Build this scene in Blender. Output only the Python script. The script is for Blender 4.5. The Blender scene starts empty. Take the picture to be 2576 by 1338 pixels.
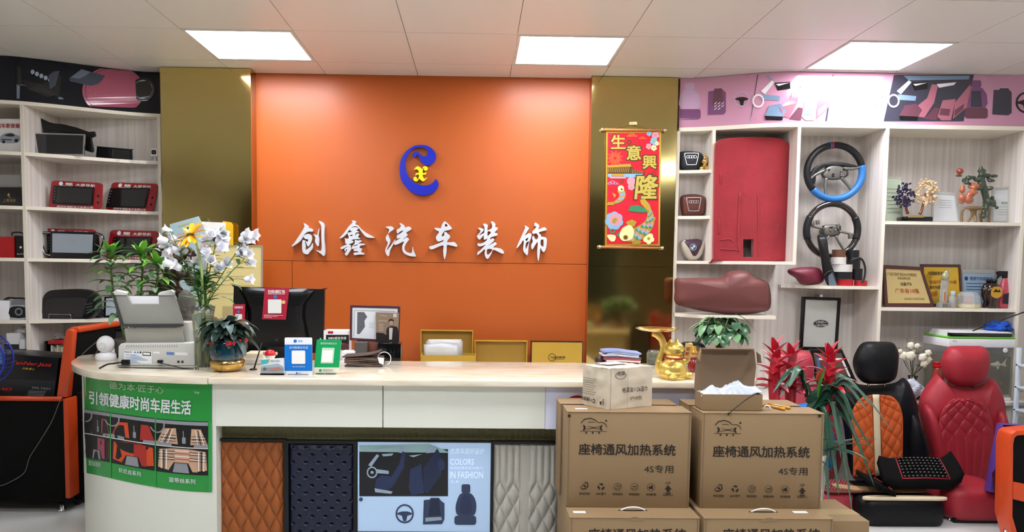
import bpy, bmesh, math, random
from math import sin, cos, pi, radians, sqrt
from mathutils import Vector, Matrix, noise
from mathutils.geometry import tessellate_polygon
random.seed(7)
SC = bpy.context.scene
COL = SC.collection
# -- camera
W_, H_, F_ = 2576.0, 1338.0, 1860.0
CX, CY = 1227.0, 801.0
CAMZ = 1.40
ROT = Matrix.Rotation(radians(-1.0), 3, 'Z') @ Matrix.Rotation(radians(90 - 3.72), 3, 'X') @ Matrix.Rotation(radians(0.69), 3, 'Z')
cam_d = bpy.data.cameras.new('camera')
cam_d.sensor_fit = 'HORIZONTAL'; cam_d.sensor_width = 36.0
cam_d.lens = F_ / W_ * 36.0
cam_d.shift_x = (W_ / 2 - CX) / W_
cam_d.shift_y = (CY - H_ / 2) / W_
cam_d.clip_start = 0.05
cam = bpy.data.objects.new('camera', cam_d); COL.objects.link(cam)
cam.matrix_world = Matrix.Translation((0, 0, CAMZ)) @ ROT.to_4x4()
SC.camera = cam
# -- world + exposure
wd = bpy.data.worlds.new('world'); SC.world = wd; wd.use_nodes = True
wd.node_tree.nodes['Background'].inputs[0].default_value = (0.75, 0.85, 1.0, 1)
wd.node_tree.nodes['Background'].inputs[1].default_value = 0.35
SC.view_settings.view_transform = 'Standard'
SC.view_settings.look = 'None'
SC.view_settings.exposure = 0.25
SC.view_settings.gamma = 1.0
SC.view_settings.use_curve_mapping = False
LAMP = 23.0            # emission strength of every ceiling panel
SC.cycles.use_denoising = True
SC.cycles.max_bounces = 7
SC.cycles.diffuse_bounces = 4
SC.cycles.glossy_bounces = 4
SC.cycles.sample_clamp_indirect = 6.0

# -- photo-to-place geometry
def ray(px, py):
    d = ROT @ Vector(((px - CX) / F_, -(py - CY) / F_, -1.0))
    return d
def U(px, py, Y):                      # point of the place on the vertical plane y = Y
    d = ray(px, py); t = Y / d.y
    return Vector((d.x * t, Y, CAMZ + d.z * t))
def UZ(px, py, Z):                     # point of the place on the level z = Z
    d = ray(px, py); t = (Z - CAMZ) / d.z
    return Vector((d.x * t, d.y * t, Z))
def PX(Y):                             # metres per photo pixel at depth Y
    return Y / F_
def up(pts, Y): return [U(a, b, Y) for a, b in pts]

# -- materials
def lin(c):
    if isinstance(c, str):
        c = c.lstrip('#'); c = [int(c[i:i + 2], 16) / 255 for i in (0, 2, 4)]
    return tuple((x / 12.92 if x <= .04045 else ((x + .055) / 1.055) ** 2.4) for x in c[:3]) + (1.0,)
MATS = {}
def M(key, col='#888888', rough=.5, metal=0., var=.06, scale=12., bump=0., bscale=80., spec=.5, coat=0., trans=0., ior=1.45, emit=None, estr=1., aniso=None, alpha=1., sheen=0.):
    if key in MATS: return MATS[key]
    m = bpy.data.materials.new(key); m.use_nodes = True
    nt = m.node_tree; b = nt.nodes['Principled BSDF']
    c = lin(col)
    tc = nt.nodes.new('ShaderNodeTexCoord')
    if var > 0:
        n = nt.nodes.new('ShaderNodeTexNoise'); n.inputs['Scale'].default_value = scale; n.inputs['Detail'].default_value = 4
        nt.links.new(tc.outputs['Object'], n.inputs['Vector'])
        r = nt.nodes.new('ShaderNodeMix'); r.data_type = 'RGBA'
        r.inputs[6].default_value = tuple(x * (1 - var) for x in c[:3]) + (1,)
        r.inputs[7].default_value = tuple(min(1, x * (1 + var)) for x in c[:3]) + (1,)
        nt.links.new(n.outputs['Fac'], r.inputs[0]); nt.links.new(r.outputs[2], b.inputs['Base Color'])
    else:
        b.inputs['Base Color'].default_value = c
    if bump > 0:
        n2 = nt.nodes.new('ShaderNodeTexNoise'); n2.inputs['Scale'].default_value = bscale; n2.inputs['Detail'].default_value = 5
        nt.links.new(tc.outputs['Object'], n2.inputs['Vector'])
        bp = nt.nodes.new('ShaderNodeBump'); bp.inputs['Strength'].default_value = bump; bp.inputs['Distance'].default_value = .01
        nt.links.new(n2.outputs['Fac'], bp.inputs['Height']); nt.links.new(bp.outputs['Normal'], b.inputs['Normal'])
    b.inputs['Roughness'].default_value = rough; b.inputs['Metallic'].default_value = metal
    b.inputs['Specular IOR Level'].default_value = spec; b.inputs['Coat Weight'].default_value = coat
    b.inputs['Coat Roughness'].default_value = .08
    b.inputs['Transmission Weight'].default_value = trans; b.inputs['IOR'].default_value = ior
    b.inputs['Alpha'].default_value = alpha
    b.inputs['Sheen Weight'].default_value = sheen
    if emit:
        b.inputs['Emission Color'].default_value = lin(emit); b.inputs['Emission Strength'].default_value = estr
    MATS[key] = m
    return m
def streak(key, c0, c1, rough=.45, sx=60, sz=1.5, coat=0., bump=0., detail=5):
    """laminate / stone with streaks along one direction"""
    if key in MATS: return MATS[key]
    m = bpy.data.materials.new(key); m.use_nodes = True
    nt = m.node_tree; b = nt.nodes['Principled BSDF']
    tc = nt.nodes.new('ShaderNodeTexCoord'); mp = nt.nodes.new('ShaderNodeMapping')
    mp.inputs['Scale'].default_value = (sx, sx, sz) if not isinstance(sx, tuple) else sx
    nt.links.new(tc.outputs['Object'], mp.inputs['Vector'])
    n = nt.nodes.new('ShaderNodeTexNoise'); n.inputs['Scale'].default_value = 1; n.inputs['Detail'].default_value = detail
    nt.links.new(mp.outputs['Vector'], n.inputs['Vector'])
    cr = nt.nodes.new('ShaderNodeValToRGB')
    cr.color_ramp.elements[0].position = .32; cr.color_ramp.elements[0].color = lin(c0)
    cr.color_ramp.elements[1].position = .68; cr.color_ramp.elements[1].color = lin(c1)
    nt.links.new(n.outputs['Fac'], cr.inputs[0]); nt.links.new(cr.outputs[0], b.inputs['Base Color'])
    b.inputs['Roughness'].default_value = rough; b.inputs['Coat Weight'].default_value = coat
    MATS[key] = m
    return m

# -- object helpers
def tagit(o, label=None, cat=None, group=None, kind=None):
    if label: o['label'] = label
    if cat: o['category'] = cat
    if group: o['group'] = group
    if kind: o['kind'] = kind
    return o
def thing(name, label, cat, loc, group=None):
    o = bpy.data.objects.new(name, None); COL.objects.link(o)
    o.empty_display_size = .05; o.location = loc
    return tagit(o, label, cat, group)
def wl(o):
    v = Vector((0, 0, 0))
    while o is not None:
        v += o.location; o = o.parent
    return v
def obj(name, vf, mat, parent=None, smooth=False, label=None, cat=None, group=None, kind=None, bevel=0., bseg=2, subd=0, auto=None):
    """vf = (verts, faces[, face material ids]) in place coordinates -> one mesh object"""
    V, Fc = vf[0], vf[1]
    me = bpy.data.meshes.new(name)
    if parent is not None: org = wl(parent)
    else:
        xs = [v[0] for v in V]; ys = [v[1] for v in V]; zs = [v[2] for v in V]
        org = Vector(((min(xs) + max(xs)) / 2, (min(ys) + max(ys)) / 2, min(zs)))
    me.from_pydata([(v[0] - org.x, v[1] - org.y, v[2] - org.z) for v in V], [], Fc)
    mats = mat if isinstance(mat, (list, tuple)) else [mat]
    for m in mats: me.materials.append(m)
    if len(vf) > 2 and vf[2]:
        for i, p in enumerate(me.polygons): p.material_index = vf[2][i]
    if smooth:
        for p in me.polygons: p.use_smooth = True
    me.validate(); me.update()
    bm = bmesh.new(); bm.from_mesh(me)
    if not (len(vf) > 3): bmesh.ops.recalc_face_normals(bm, faces=bm.faces[:])
    if bevel > 0:
        es = [e for e in bm.edges if len(e.link_faces) == 2 and e.calc_face_angle(0) > .5]
        try: bmesh.ops.bevel(bm, geom=es, offset=bevel, segments=bseg, affect='EDGES', clamp_overlap=True, profile=.5)
        except Exception: pass
    bm.to_mesh(me); bm.free()
    if bevel > 0 and bseg > 1:
        for p in me.polygons: p.use_smooth = True
        try: me.set_sharp_from_angle(angle=radians(40))
        except Exception: pass
    if auto:
        for p in me.polygons: p.use_smooth = True
        me.set_sharp_from_angle(angle=radians(auto))
    o = bpy.data.objects.new(name, me); COL.objects.link(o)
    if parent is not None: o.parent = parent
    else: o.location = org
    if subd:
        s = o.modifiers.new('s', 'SUBSURF'); s.levels = subd; s.render_levels = subd
    return tagit(o, label, cat, group, kind)
def dup(o, loc, parent=None, rotz=None, scale=None):
    c = o.copy(); COL.objects.link(c); c.parent = parent if parent is not None else o.parent
    c.location = loc
    if rotz is not None: c.rotation_euler = (0, 0, rotz)
    if scale is not None: c.scale = scale
    return c
# -- geometry generators: return (V, F)
def join(*vfs):
    V, Fc, I = [], [], []
    for i, vf in enumerate(vfs):
        n = len(V); V += list(vf[0]); Fc += [tuple(k + n for k in f) for f in vf[1]]
        I += (list(vf[2]) if len(vf) > 2 and vf[2] else [0] * len(vf[1]))
    return V, Fc, I
def mid(vf, i): return (vf[0], vf[1], [i] * len(vf[1]))
def box(x0, x1, y0, y1, z0, z1):
    V = [(x, y, z) for z in (z0, z1) for y in (y0, y1) for x in (x0, x1)]
    return V, [(0, 2, 3, 1), (4, 5, 7, 6), (0, 1, 5, 4), (2, 6, 7, 3), (0, 4, 6, 2), (1, 3, 7, 5)]
def pbox(px0, py0, px1, py1, Y, d):
    """box whose front face covers the photo rectangle at depth Y, d metres deep"""
    a = U((px0 + px1) / 2, py0, Y); b = U((px0 + px1) / 2, py1, Y)
    l = U(px0, (py0 + py1) / 2, Y); r = U(px1, (py0 + py1) / 2, Y)
    return box(l.x, r.x, Y, Y + d, b.z, a.z)
def xform(vf, m):
    return ([m @ Vector(v) for v in vf[0]],) + tuple(vf[1:])
def move(vf, d): return ([Vector(v) + Vector(d) for v in vf[0]],) + tuple(vf[1:])
def rotated(vf, ang, axis, c):
    c = Vector(c); R = Matrix.Rotation(ang, 3, axis)
    return ([R @ (Vector(v) - c) + c for v in vf[0]],) + tuple(vf[1:])
def prism(outer, thick, holes=(), axis=(0, 1, 0)):
    """3D planar outline (front) pushed back by thick along axis"""
    loops = [list(map(Vector, outer))] + [list(map(Vector, h)) for h in holes]
    ax = Vector(axis).normalized()
    # flatten for tessellation
    u = Vector((1, 0, 0)) if abs(ax.x) < .9 else Vector((0, 1, 0))
    u = (u - ax * u.dot(ax)).normalized(); w = ax.cross(u)
    tri = tessellate_polygon([[Vector((p.dot(u), p.dot(w), 0)) for p in l] for l in loops])
    pts = [p for l in loops for p in l]; n = len(pts)
    V = pts + [p + ax * thick for p in pts]
    Fc = [tuple(t) for t in tri] + [tuple(n + k for k in reversed(t)) for t in tri]
    s = 0
    for l in loops:
        for i in range(len(l)):
            a, b = s + i, s + (i + 1) % len(l)
            Fc.append((a, b, b + n, a + n))
        s += len(l)
    return V, Fc
def pprism(pts, Y, thick, holes=()):
    return prism(up(pts, Y), thick, [up(h, Y) for h in holes])
def tube(pts, r, seg=8, cap=True, closed=False):
    P = [Vector(p) for p in pts]; n = len(P)
    R = r if isinstance(r, (list, tuple)) else [r] * n
    V, Fc = [], []
    prev = None
    for i in range(n):
        if closed: t = P[(i + 1) % n] - P[i - 1]
        else: t = P[min(i + 1, n - 1)] - P[max(i - 1, 0)]
        t = t.normalized() if t.length > 1e-9 else Vector((0, 0, 1))
        if prev is None:
            u = Vector((0, 0, 1)) if abs(t.z) < .9 else Vector((1, 0, 0))
        else: u = prev
        u = (u - t * u.dot(t))
        u = u.normalized() if u.length > 1e-6 else t.orthogonal().normalized()
        prev = u; w = t.cross(u)
        for k in range(seg):
            a = 2 * pi * k / seg
            V.append(P[i] + (u * cos(a) + w * sin(a)) * R[i])
    m = n if closed else n - 1
    for i in range(m):
        for k in range(seg):
            a = i * seg + k; b = i * seg + (k + 1) % seg
            j = ((i + 1) % n) * seg
            Fc.append((a, b, j + (k + 1) % seg, j + k))
    if cap and not closed:
        Fc.append(tuple(range(seg - 1, -1, -1))); Fc.append(tuple((n - 1) * seg + k for k in range(seg)))
    return V, Fc
def spline(pts, n=8):
    P = [Vector(p) for p in pts]; out = []
    for i in range(len(P) - 1):
        p0 = P[max(i - 1, 0)]; p1 = P[i]; p2 = P[i + 1]; p3 = P[min(i + 2, len(P) - 1)]
        for k in range(n):
            t = k / n
            out.append(.5 * ((2 * p1) + (p2 - p0) * t + (2 * p0 - 5 * p1 + 4 * p2 - p3) * t * t + (3 * p1 - p0 - 3 * p2 + p3) * t ** 3))
    out.append(P[-1]); return out
def cspline(pts, n=4):
    """closed smooth outline through 2D/3D points"""
    P = [Vector(p) for p in pts]; m = len(P); out = []
    for i in range(m):
        p0, p1, p2, p3 = P[i - 1], P[i], P[(i + 1) % m], P[(i + 2) % m]
        for k in range(n):
            t = k / n
            out.append(.5 * ((2 * p1) + (p2 - p0) * t + (2 * p0 - 5 * p1 + 4 * p2 - p3) * t * t + (3 * p1 - p0 - 3 * p2 + p3) * t ** 3))
    return out
def cs2(pts, n=4): return [(v[0], v[1]) for v in cspline([(a, b, 0) for a, b in pts], n)]
def lathe(prof, c, seg=20, axis='z', cap=True):
    c = Vector(c); V, Fc = [], []
    for r, h in prof:
        for k in range(seg):
            a = 2 * pi * k / seg
            if axis == 'z': V.append(c + Vector((r * cos(a), r * sin(a), h)))
            elif axis == 'y': V.append(c + Vector((r * cos(a), h, r * sin(a))))
            else: V.append(c + Vector((h, r * cos(a), r * sin(a))))
    for i in range(len(prof) - 1):
        for k in range(seg):
            a = i * seg + k; b = i * seg + (k + 1) % seg
            Fc.append((a, b, b + seg, a + seg))
    if cap:
        if prof[0][0] > 1e-5: Fc.append(tuple(range(seg - 1, -1, -1)))
        if prof[-1][0] > 1e-5: Fc.append(tuple((len(prof) - 1) * seg + k for k in range(seg)))
    return V, Fc
def ball(c, r, seg=14, rings=9):
    rx, ry, rz = r if isinstance(r, (tuple, list)) else (r, r, r)
    V, Fc = [], []
    for i in range(rings + 1):
        t = pi * i / rings
        for k in range(seg):
            a = 2 * pi * k / seg
            V.append((c[0] + rx * sin(t) * cos(a), c[1] + ry * sin(t) * sin(a), c[2] + rz * cos(t)))
    for i in range(rings):
        for k in range(seg):
            a = i * seg + k; b = i * seg + (k + 1) % seg
            Fc.append((a, b, b + seg, a + seg))
    return V, Fc
def grid(nu, nv, fn):
    V = [fn(i / nu, j / nv) for j in range(nv + 1) for i in range(nu + 1)]
    Fc = [(j * (nu + 1) + i, j * (nu + 1) + i + 1, (j + 1) * (nu + 1) + i + 1, (j + 1) * (nu + 1) + i) for j in range(nv) for i in range(nu)]
    return V, Fc
def slabgrid(nu, nv, fn, back):
    """heightfield with a skirt: back(u,v) gives the rear point"""
    V, Fc = grid(nu, nv, fn); n = len(V); per = []
    per += [i for i in range(nu + 1)]
    per += [(j) * (nu + 1) + nu for j in range(1, nv + 1)]
    per += [nv * (nu + 1) + i for i in range(nu - 1, -1, -1)]
    per += [j * (nu + 1) for j in range(nv - 1, 0, -1)]
    for p in per:
        V.append(back((p % (nu + 1)) / nu, (p // (nu + 1)) / nv))
    m = len(per)
    for k in range(m): Fc.append((per[k], per[(k + 1) % m], n + (k + 1) % m, n + k))
    Fc.append(tuple(n + k for k in range(m)))
    return V, Fc
def pillow(outline, depth, back=.3, rings=5, power=.5, center=None, axis=(0, 1, 0), flat=.0):
    """closed planar outline blown up into a cushion: bulges -axis by depth, +axis by depth*back"""
    P = [Vector(p) for p in outline]; n = len(P); ax = Vector(axis)
    c = Vector(center) if center is not None else sum(P, Vector()) / n
    V, Fc = [], []
    levels = []
    for i in range(rings, 0, -1): levels.append((1 - (i / rings) * (1 - flat) if False else flat + (1 - flat) * (1 - i / rings), +1))
    levels = [(flat + (1 - flat) * i / rings, -1) for i in range(0, rings)] + [(1., 0)] + [(flat + (1 - flat) * i / rings, 1) for i in range(rings - 1, -1, -1)]
    for s, side in levels:
        q = max(0., (s - flat) / (1 - flat)) if flat < 1 else 1
        h = (1 - q ** 2.2) ** power
        d = -depth * h if side < 0 else (depth * back * h if side > 0 else 0)
        for p in P: V.append(c + (p - c) * max(s, .001) + ax * d)
    L = len(levels)
    for i in range(L - 1):
        for k in range(n):
            a = i * n + k; b = i * n + (k + 1) % n
            Fc.append((a, b, b + n, a + n))
    Fc.append(tuple(range(n))); Fc.append(tuple((L - 1) * n + k for k in reversed(range(n))))
    return V, Fc
def rrect(x0, y0, x1, y1, r, n=4):
    """rounded rectangle outline in 2D (works in photo pixels too)"""
    out = []
    sx = 1 if x1 > x0 else -1; sy = 1 if y1 > y0 else -1
    for cx, cy, a0 in ((x1 - r * sx, y1 - r * sy, 0), (x0 + r * sx, y1 - r * sy, 90), (x0 + r * sx, y0 + r * sy, 180), (x1 - r * sx, y0 + r * sy, 270)):
        for k in range(n + 1):
            a = radians(a0 + 90 * k / n)
            out.append((cx + r * sx * cos(a), cy + r * sy * sin(a)))
    return out
def circ(cx, cy, r, n=24, ry=None):
    ry = ry or r
    return [(cx + r * cos(2 * pi * k / n), cy + ry * sin(2 * pi * k / n)) for k in range(n)]
def blob(name, vfs, voxel, mat, parent=None, smooth_it=2, **kw):
    """several solids fused into one continuous skin"""
    V, Fc, _ = join(*vfs)
    me = bpy.data.meshes.new('tmp'); me.from_pydata([tuple(v) for v in V], [], Fc)
    bm = bmesh.new(); bm.from_mesh(me); bmesh.ops.recalc_face_normals(bm, faces=bm.faces[:]); bm.to_mesh(me); bm.free()
    t = bpy.data.objects.new('tmp', me); COL.objects.link(t)
    r = t.modifiers.new('r', 'REMESH'); r.mode = 'VOXEL'; r.voxel_size = voxel
    if smooth_it:
        s = t.modifiers.new('s', 'SMOOTH'); s.iterations = smooth_it; s.factor = .5
    dg = bpy.context.evaluated_depsgraph_get()
    ev = t.evaluated_get(dg); m2 = bpy.data.meshes.new_from_object(ev)
    VV = [v.co.copy() for v in m2.vertices]; FF = [tuple(p.vertices) for p in m2.polygons]
    bpy.data.objects.remove(t); bpy.data.meshes.remove(me); bpy.data.meshes.remove(m2)
    return obj(name, (VV, FF), mat, parent, smooth=True, **kw)
# -- lettering
TXT = {}
def glyphs(s, bold=0., shear=0., space=1.):
    k = (s, bold, shear, space)
    if k not in TXT:
        c = bpy.data.curves.new('t', 'FONT'); c.body = s; c.offset = bold; c.shear = shear; c.resolution_u = 2; c.space_character = space
        o = bpy.data.objects.new('t', c); COL.objects.link(o)
        me = bpy.data.meshes.new_from_object(o.evaluated_get(bpy.context.evaluated_depsgraph_get()))
        V = [(v.co.x, v.co.y) for v in me.vertices]; Fc = [tuple(p.vertices) for p in me.polygons]
        bpy.data.objects.remove(o); bpy.data.curves.remove(c); bpy.data.meshes.remove(me)
        x0 = min(v[0] for v in V); x1 = max(v[0] for v in V); y0 = min(v[1] for v in V); y1 = max(v[1] for v in V)
        TXT[k] = ([((a - x0) / (x1 - x0), (b - y0) / (y1 - y0)) for a, b in V], Fc, (x1 - x0) / (y1 - y0))
    return TXT[k]
def nearer(P, k):
    """lift printed layers a hair off each other so that no two share a plane"""
    c = Vector((0, 0, CAMZ)); return [c + (Vector(p) - c) * (1 - k) for p in P]
def gtext(s, fn, x0, y0, x1, y1, bold=0., shear=0., space=1., mi=0):
    """text stretched into the rectangle (x0,y0 = top left, x1,y1 = bottom right); fn maps (x,y) to 3D"""
    V, Fc, asp = glyphs(s, 0., shear, space)
    sh = [(0, 0)]
    if bold > 0:
        bx, by = bold / asp * .9, bold * .8
        sh = [(-bx, -by), (bx, -by), (bx, by), (-bx, by)]
    VV, FF = [], []
    for i, (dx, dy) in enumerate(sh):
        n = len(VV)
        VV += nearer([fn(x0 + (a + dx) * (x1 - x0), y1 + (b + dy) * (y0 - y1)) for a, b in V], i * 3e-5)
        FF += [tuple(k + n for k in f) for f in Fc]
    return VV, FF, [mi] * len(FF)
def gpoly(pts, fn, mi=0, holes=()):
    loops = [list(pts)] + [list(h) for h in holes]
    tri = tessellate_polygon([[Vector((a, b, 0)) for a, b in l] for l in loops])
    return [fn(a, b) for l in loops for a, b in l], [tuple(t) for t in tri], [mi] * len(tri)
def grect(x0, y0, x1, y1, fn, mi=0, nu=1, nv=1):
    V, Fc = grid(nu, nv, lambda u, v: fn(x0 + (x1 - x0) * u, y0 + (y1 - y0) * v))
    return V, Fc, [mi] * len(Fc)
def gring(cx, cy, r0, r1, fn, mi=0, n=24, ry=1.):
    return gpoly(circ(cx, cy, r1, n, r1 * ry), fn, mi, [circ(cx, cy, r0, n, r0 * ry)])
def gline(pts, w, fn, mi=0):
    """flat printed stroke"""
    L, R = [], []
    n = len(pts)
    Wd = w if isinstance(w, (list, tuple)) else [w] * n
    for i in range(n):
        a = pts[max(0, i - 1)]; b = pts[min(n - 1, i + 1)]
        dx, dy = b[0] - a[0], b[1] - a[1]; d = sqrt(dx * dx + dy * dy) or 1
        L.append((pts[i][0] - dy / d * Wd[i] / 2, pts[i][1] + dx / d * Wd[i] / 2)); R.append((pts[i][0] + dy / d * Wd[i] / 2, pts[i][1] - dx / d * Wd[i] / 2))
    V = [fn(*p) for p in L] + [fn(*p) for p in R]
    return V, [(i, i + 1, n + i + 1, n + i) for i in range(n - 1)], [mi] * (n - 1)
def pix(Y, lift=.0012):
    """printing surface: photo pixel -> plane at depth Y, a hair in front"""
    return lambda a, b: U(a, b, Y - lift)
def art(name, mats, parent, *pieces, **kw):
    n = len(pieces)
    pieces = [(nearer(q[0], .0003 * i / n),) + tuple(q[1:]) for i, q in enumerate(pieces)]
    V, Fc, I = join(*pieces)
    return obj(name, (V, Fc, I, 1), mats, parent, **kw)
# == helpers on curved upright surfaces
def RC(curve, lift=.0015):
    """photo pixel -> point on an upright surface whose plan is the polyline curve"""
    def fn(a, b):
        d = ray(a, b); best = None
        n = len(curve)
        for i in range(n - 1):
            x0, y0 = curve[i]; x1, y1 = curve[i + 1]
            ex, ey = x1 - x0, y1 - y0
            den = d.x * ey - d.y * ex
            if abs(den) < 1e-9: continue
            t = (x0 * ey - y0 * ex) / den
            s = (x0 * d.y - y0 * d.x) / den
            lo = -.5 if i == 0 else -1e-6; hi = 1.5 if i == n - 2 else 1 + 1e-6
            if lo <= s <= hi and t > 0 and (best is None or t < best): best = t
        if best is None: best = curve[-1][1] / d.y
        L = sqrt(d.x ** 2 + d.y ** 2) * best
        best *= (1 - lift / L)
        return Vector((d.x * best, d.y * best, CAMZ + d.z * best))
    return fn
def Q(fn, p00, p10, p11, p01):
    """unit square (u right, v down) -> quad of photo pixels -> fn"""
    def q(u, v):
        a = [(1 - u) * (1 - v) * p00[k] + u * (1 - v) * p10[k] + u * v * p11[k] + (1 - u) * v * p01[k] for k in (0, 1)]
        return fn(*a)
    return q
# == materials of the room
m_ceil = M('ceiling_panel', '#e2dfd8', .35, var=.02, scale=3)
m_orange = M('orange_paint', '#b3571f', .36, var=.05, scale=2.5, spec=.5, bump=.02, bscale=220)
m_gold = M('gold_mirror_steel', '#cbb878', .10, 1.0, var=.05, scale=2.)
m_lam = streak('beige_laminate', '#d0c7be', '#e8e1da', .45, 40, 1.0)
m_lamedge = M('cream_edge_band', '#f2ead8', .4, var=.03)
m_floor = M('white_floor_tile', '#dcdcd8', .12, var=.04, scale=2, coat=.3)
m_wallw = M('off_white_paint', '#d8d4cc', .6, var=.03)
m_black = M('black_plastic', '#0b0b0d', .38, var=.1)
m_blackgl = M('black_gloss', '#08090b', .12, var=.05, coat=.4)
m_dark = M('dark_gap', '#16140f', .8, var=.1)
m_white = M('white_plastic', '#eeeef0', .35, var=.02)
m_ink = M('black_ink', '#14100c', .6, var=.05)
m_wink = M('white_ink', '#f4f4f2', .5, var=.02)
m_silver = M('silver_trim', '#c9ccd0', .25, 1.0, var=.03)
m_lamp = M('led_diffuser', '#ffffff', .5, var=0, emit='#f6f8ff', estr=LAMP)
# == shell of the room
CZ, YW = 2.70, 5.07
XL, XR, YF, YB = -4.0, 4.35, -3.2, 5.32
obj('floor', box(XL, XR, YF, YB, -.06, 0), m_floor, kind='structure')
ceil = obj('ceiling', box(XL, XR, YF, YB, CZ + .014, CZ + .06), m_ceil, kind='structure')
PIT = .6167; X0 = -1.633
cols = range(-4, 10)
lampcells = {(c, r) for c in (0, 3, 6) for r in (0, 3, 6)}  # last row is out of view, added to brighten surfaces facing the camera
ty0 = 4.165
first = None
def tilecell(c, r): return X0 + c * PIT, ty0 - r * PIT
for c in cols:
    for r in range(-1, 12):
        if (c, r) in lampcells: continue
        x, y = tilecell(c, r)
        x1 = min(x + PIT, XR); y1 = min(y + PIT, YW + .02)
        if x1 <= x + .1 or y1 <= y + .05: continue
        if x < XL: x = XL
        g = .0022
        if r == -1 or x1 - x < PIT - .01:
            obj('ceiling_tile', box(x + g, x1 - g, y + g, y1 - g, CZ, CZ + .014), m_ceil, ceil)
        elif first is None:
            V, Fc = box(-PIT / 2 + g, PIT / 2 - g, -PIT / 2 + g, PIT / 2 - g, 0, .014)
            cl = wl(ceil)
            first = obj('ceiling_tile', ([Vector(v) + cl for v in V], Fc), m_ceil, ceil)
            first.location = Vector((x + PIT / 2, y + PIT / 2, CZ)) - cl
        else:
            dup(first, Vector((x + PIT / 2, y + PIT / 2, CZ)) - cl, ceil)
names = {0: 'left', 3: 'middle', 6: 'right'}
m_lframe = M('lamp_frame', '#e6e2da', .4, .0)
for (c, r) in sorted(lampcells):
    x, y = tilecell(c, r)
    if x < XL or x + PIT > XR + .3: continue
    if r == 0 and c in names:
        lab = {0: 'square white ceiling light above the left gold panel and orange wall', 3: 'square white ceiling light nearest the red hanging scroll', 6: 'square white ceiling light above the pink car interior banner'}[c]
        t = thing('ceiling_light', lab, 'ceiling light', (x + PIT / 2, y + PIT / 2, CZ - .004), 'square ceiling lights in the front row')
    else:
        t = thing('ceiling_light', 'square ceiling light of the %s row from the wall, %s of three' % ({3: 'second', 6: 'added unseen third'}[r], {0: 'leftmost', 3: 'middle', 6: 'rightmost'}[c]), 'ceiling light', (x + PIT / 2, y + PIT / 2, CZ - .004), 'ceiling lights over the shop floor')
    a, b = x + .008, x + PIT - .008; e, f = y + .012, y + PIT - .04
    w = .014
    ox = [Vector(p) for p in ((a, e, CZ - .004), (b, e, CZ - .004), (b, f, CZ - .004), (a, f, CZ - .004))]
    ix = [Vector(p) for p in ((a + w, e + w, CZ - .004), (b - w, e + w, CZ - .004), (b - w, f - w, CZ - .004), (a + w, f - w, CZ - .004))]
    obj('frame', prism(ox, .016, [ix], (0, 0, 1)), m_lframe, t)
    obj('diffuser', box(a + w, b - w, e + w, f - w, CZ - .002, CZ + .004), m_lamp, t)
obj('wall_back', box(XL, XR, YB - .02, YB, 0, CZ + .06), m_wallw, kind='structure')
obj('wall_left', box(XL - .06, XL, YF, YB, 0, CZ + .06), m_wallw, kind='structure')
obj('wall_right', box(XR, XR + .06, YF, YB, 0, CZ + .06), m_wallw, kind='structure')
m_front = M('brown_front_wall', '#6b5c48', .6, var=.15, scale=1.5)
obj('wall_front', join(box(XL, -2.4, YF - .08, YF, 0, CZ + .06), box(2.6, XR, YF - .08, YF, 0, CZ + .06), box(-2.4, 2.6, YF - .08, YF, 2.25, CZ + .06))[:2], m_front, kind='structure')
m_glass_dark = M('dark_shop_glass', '#39413f', .05, var=.2, scale=1.2)
wn = obj('window_1', box(-2.4, 2.6, YF - .05, YF - .03, 0, 2.25), m_glass_dark, kind='structure')
for x in (-2.4, -.9, .05, 1.0, 2.55):
    obj('window_frame', box(x, x + .05, YF - .06, YF, 0, 2.25), m_silver, wn)
# -- orange feature wall: three boards with open joints
xo0, xo1 = U(638, 400, YW).x, U(1481, 400, YW).x
ow = obj('wall_orange', box(xo0 - .1, xo1 + .1, YW + .012, YW + .1, 0, CZ), m_orange, kind='structure')
zj = U(1060, 660, YW).z; xj = U(735, 700, YW).x
g = .0016
obj('panel', box(xo0, xo1, YW, YW + .012, zj + g, CZ), m_orange, ow, bevel=.001, bseg=1)
obj('panel', box(xo0, xj - g, YW, YW + .012, 0, zj - g), m_orange, ow, bevel=.001, bseg=1)
obj('panel', box(xj + g, xo1, YW, YW + .012, 0, zj - g), m_orange, ow, bevel=.001, bseg=1)
# -- gold mirror columns
def wavy(x0, x1, Y, z0, z1, amp, seed):
    nu, nv = 10, 40
    def f(u, v):
        x = x0 + (x1 - x0) * u; z = z0 + (z1 - z0) * v
        k = amp * noise.noise(Vector((x * 1.3 + seed, z * 1.1, seed)))
        return (x, Y + k * sin(pi * u) * min(1, 4 * v, 4 * (1 - v)), z)
    return slabgrid(nu, nv, f, lambda u, v: (x0 + (x1 - x0) * u, Y + .02, z0 + (z1 - z0) * v))
YGL, YGR = 4.95, 5.0
gl0, gl1 = U(406, 400, YGL).x, U(632, 400, YGL).x
t1 = obj('trim_1', box(gl0, gl1, YGL + .02, YB - .02, 0, CZ), M('gold_side', '#b0945a', .2, 1.0), kind='structure')
obj('panel', wavy(gl0, gl1, YGL, 0, CZ - .004, .010, 3.1), m_gold, t1, smooth=False, auto=30)
gr0, gr1 = U(1485, 400, YGR).x, U(1701, 400, YGR).x
t2 = obj('trim_2', box(gr0, gr1, YGR + .02, YB - .02, 0, CZ), M('gold_side'), kind='structure')
zs = U(1590, 671, YGR).z
obj('panel', wavy(gr0, gr1, YGR, zs + .002, CZ - .004, .006, 8.4), m_gold, t2, auto=30)
obj('panel', wavy(gr0, gr1, YGR, 0, zs - .002, .003, 1.7), m_gold, t2, auto=30)
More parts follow.
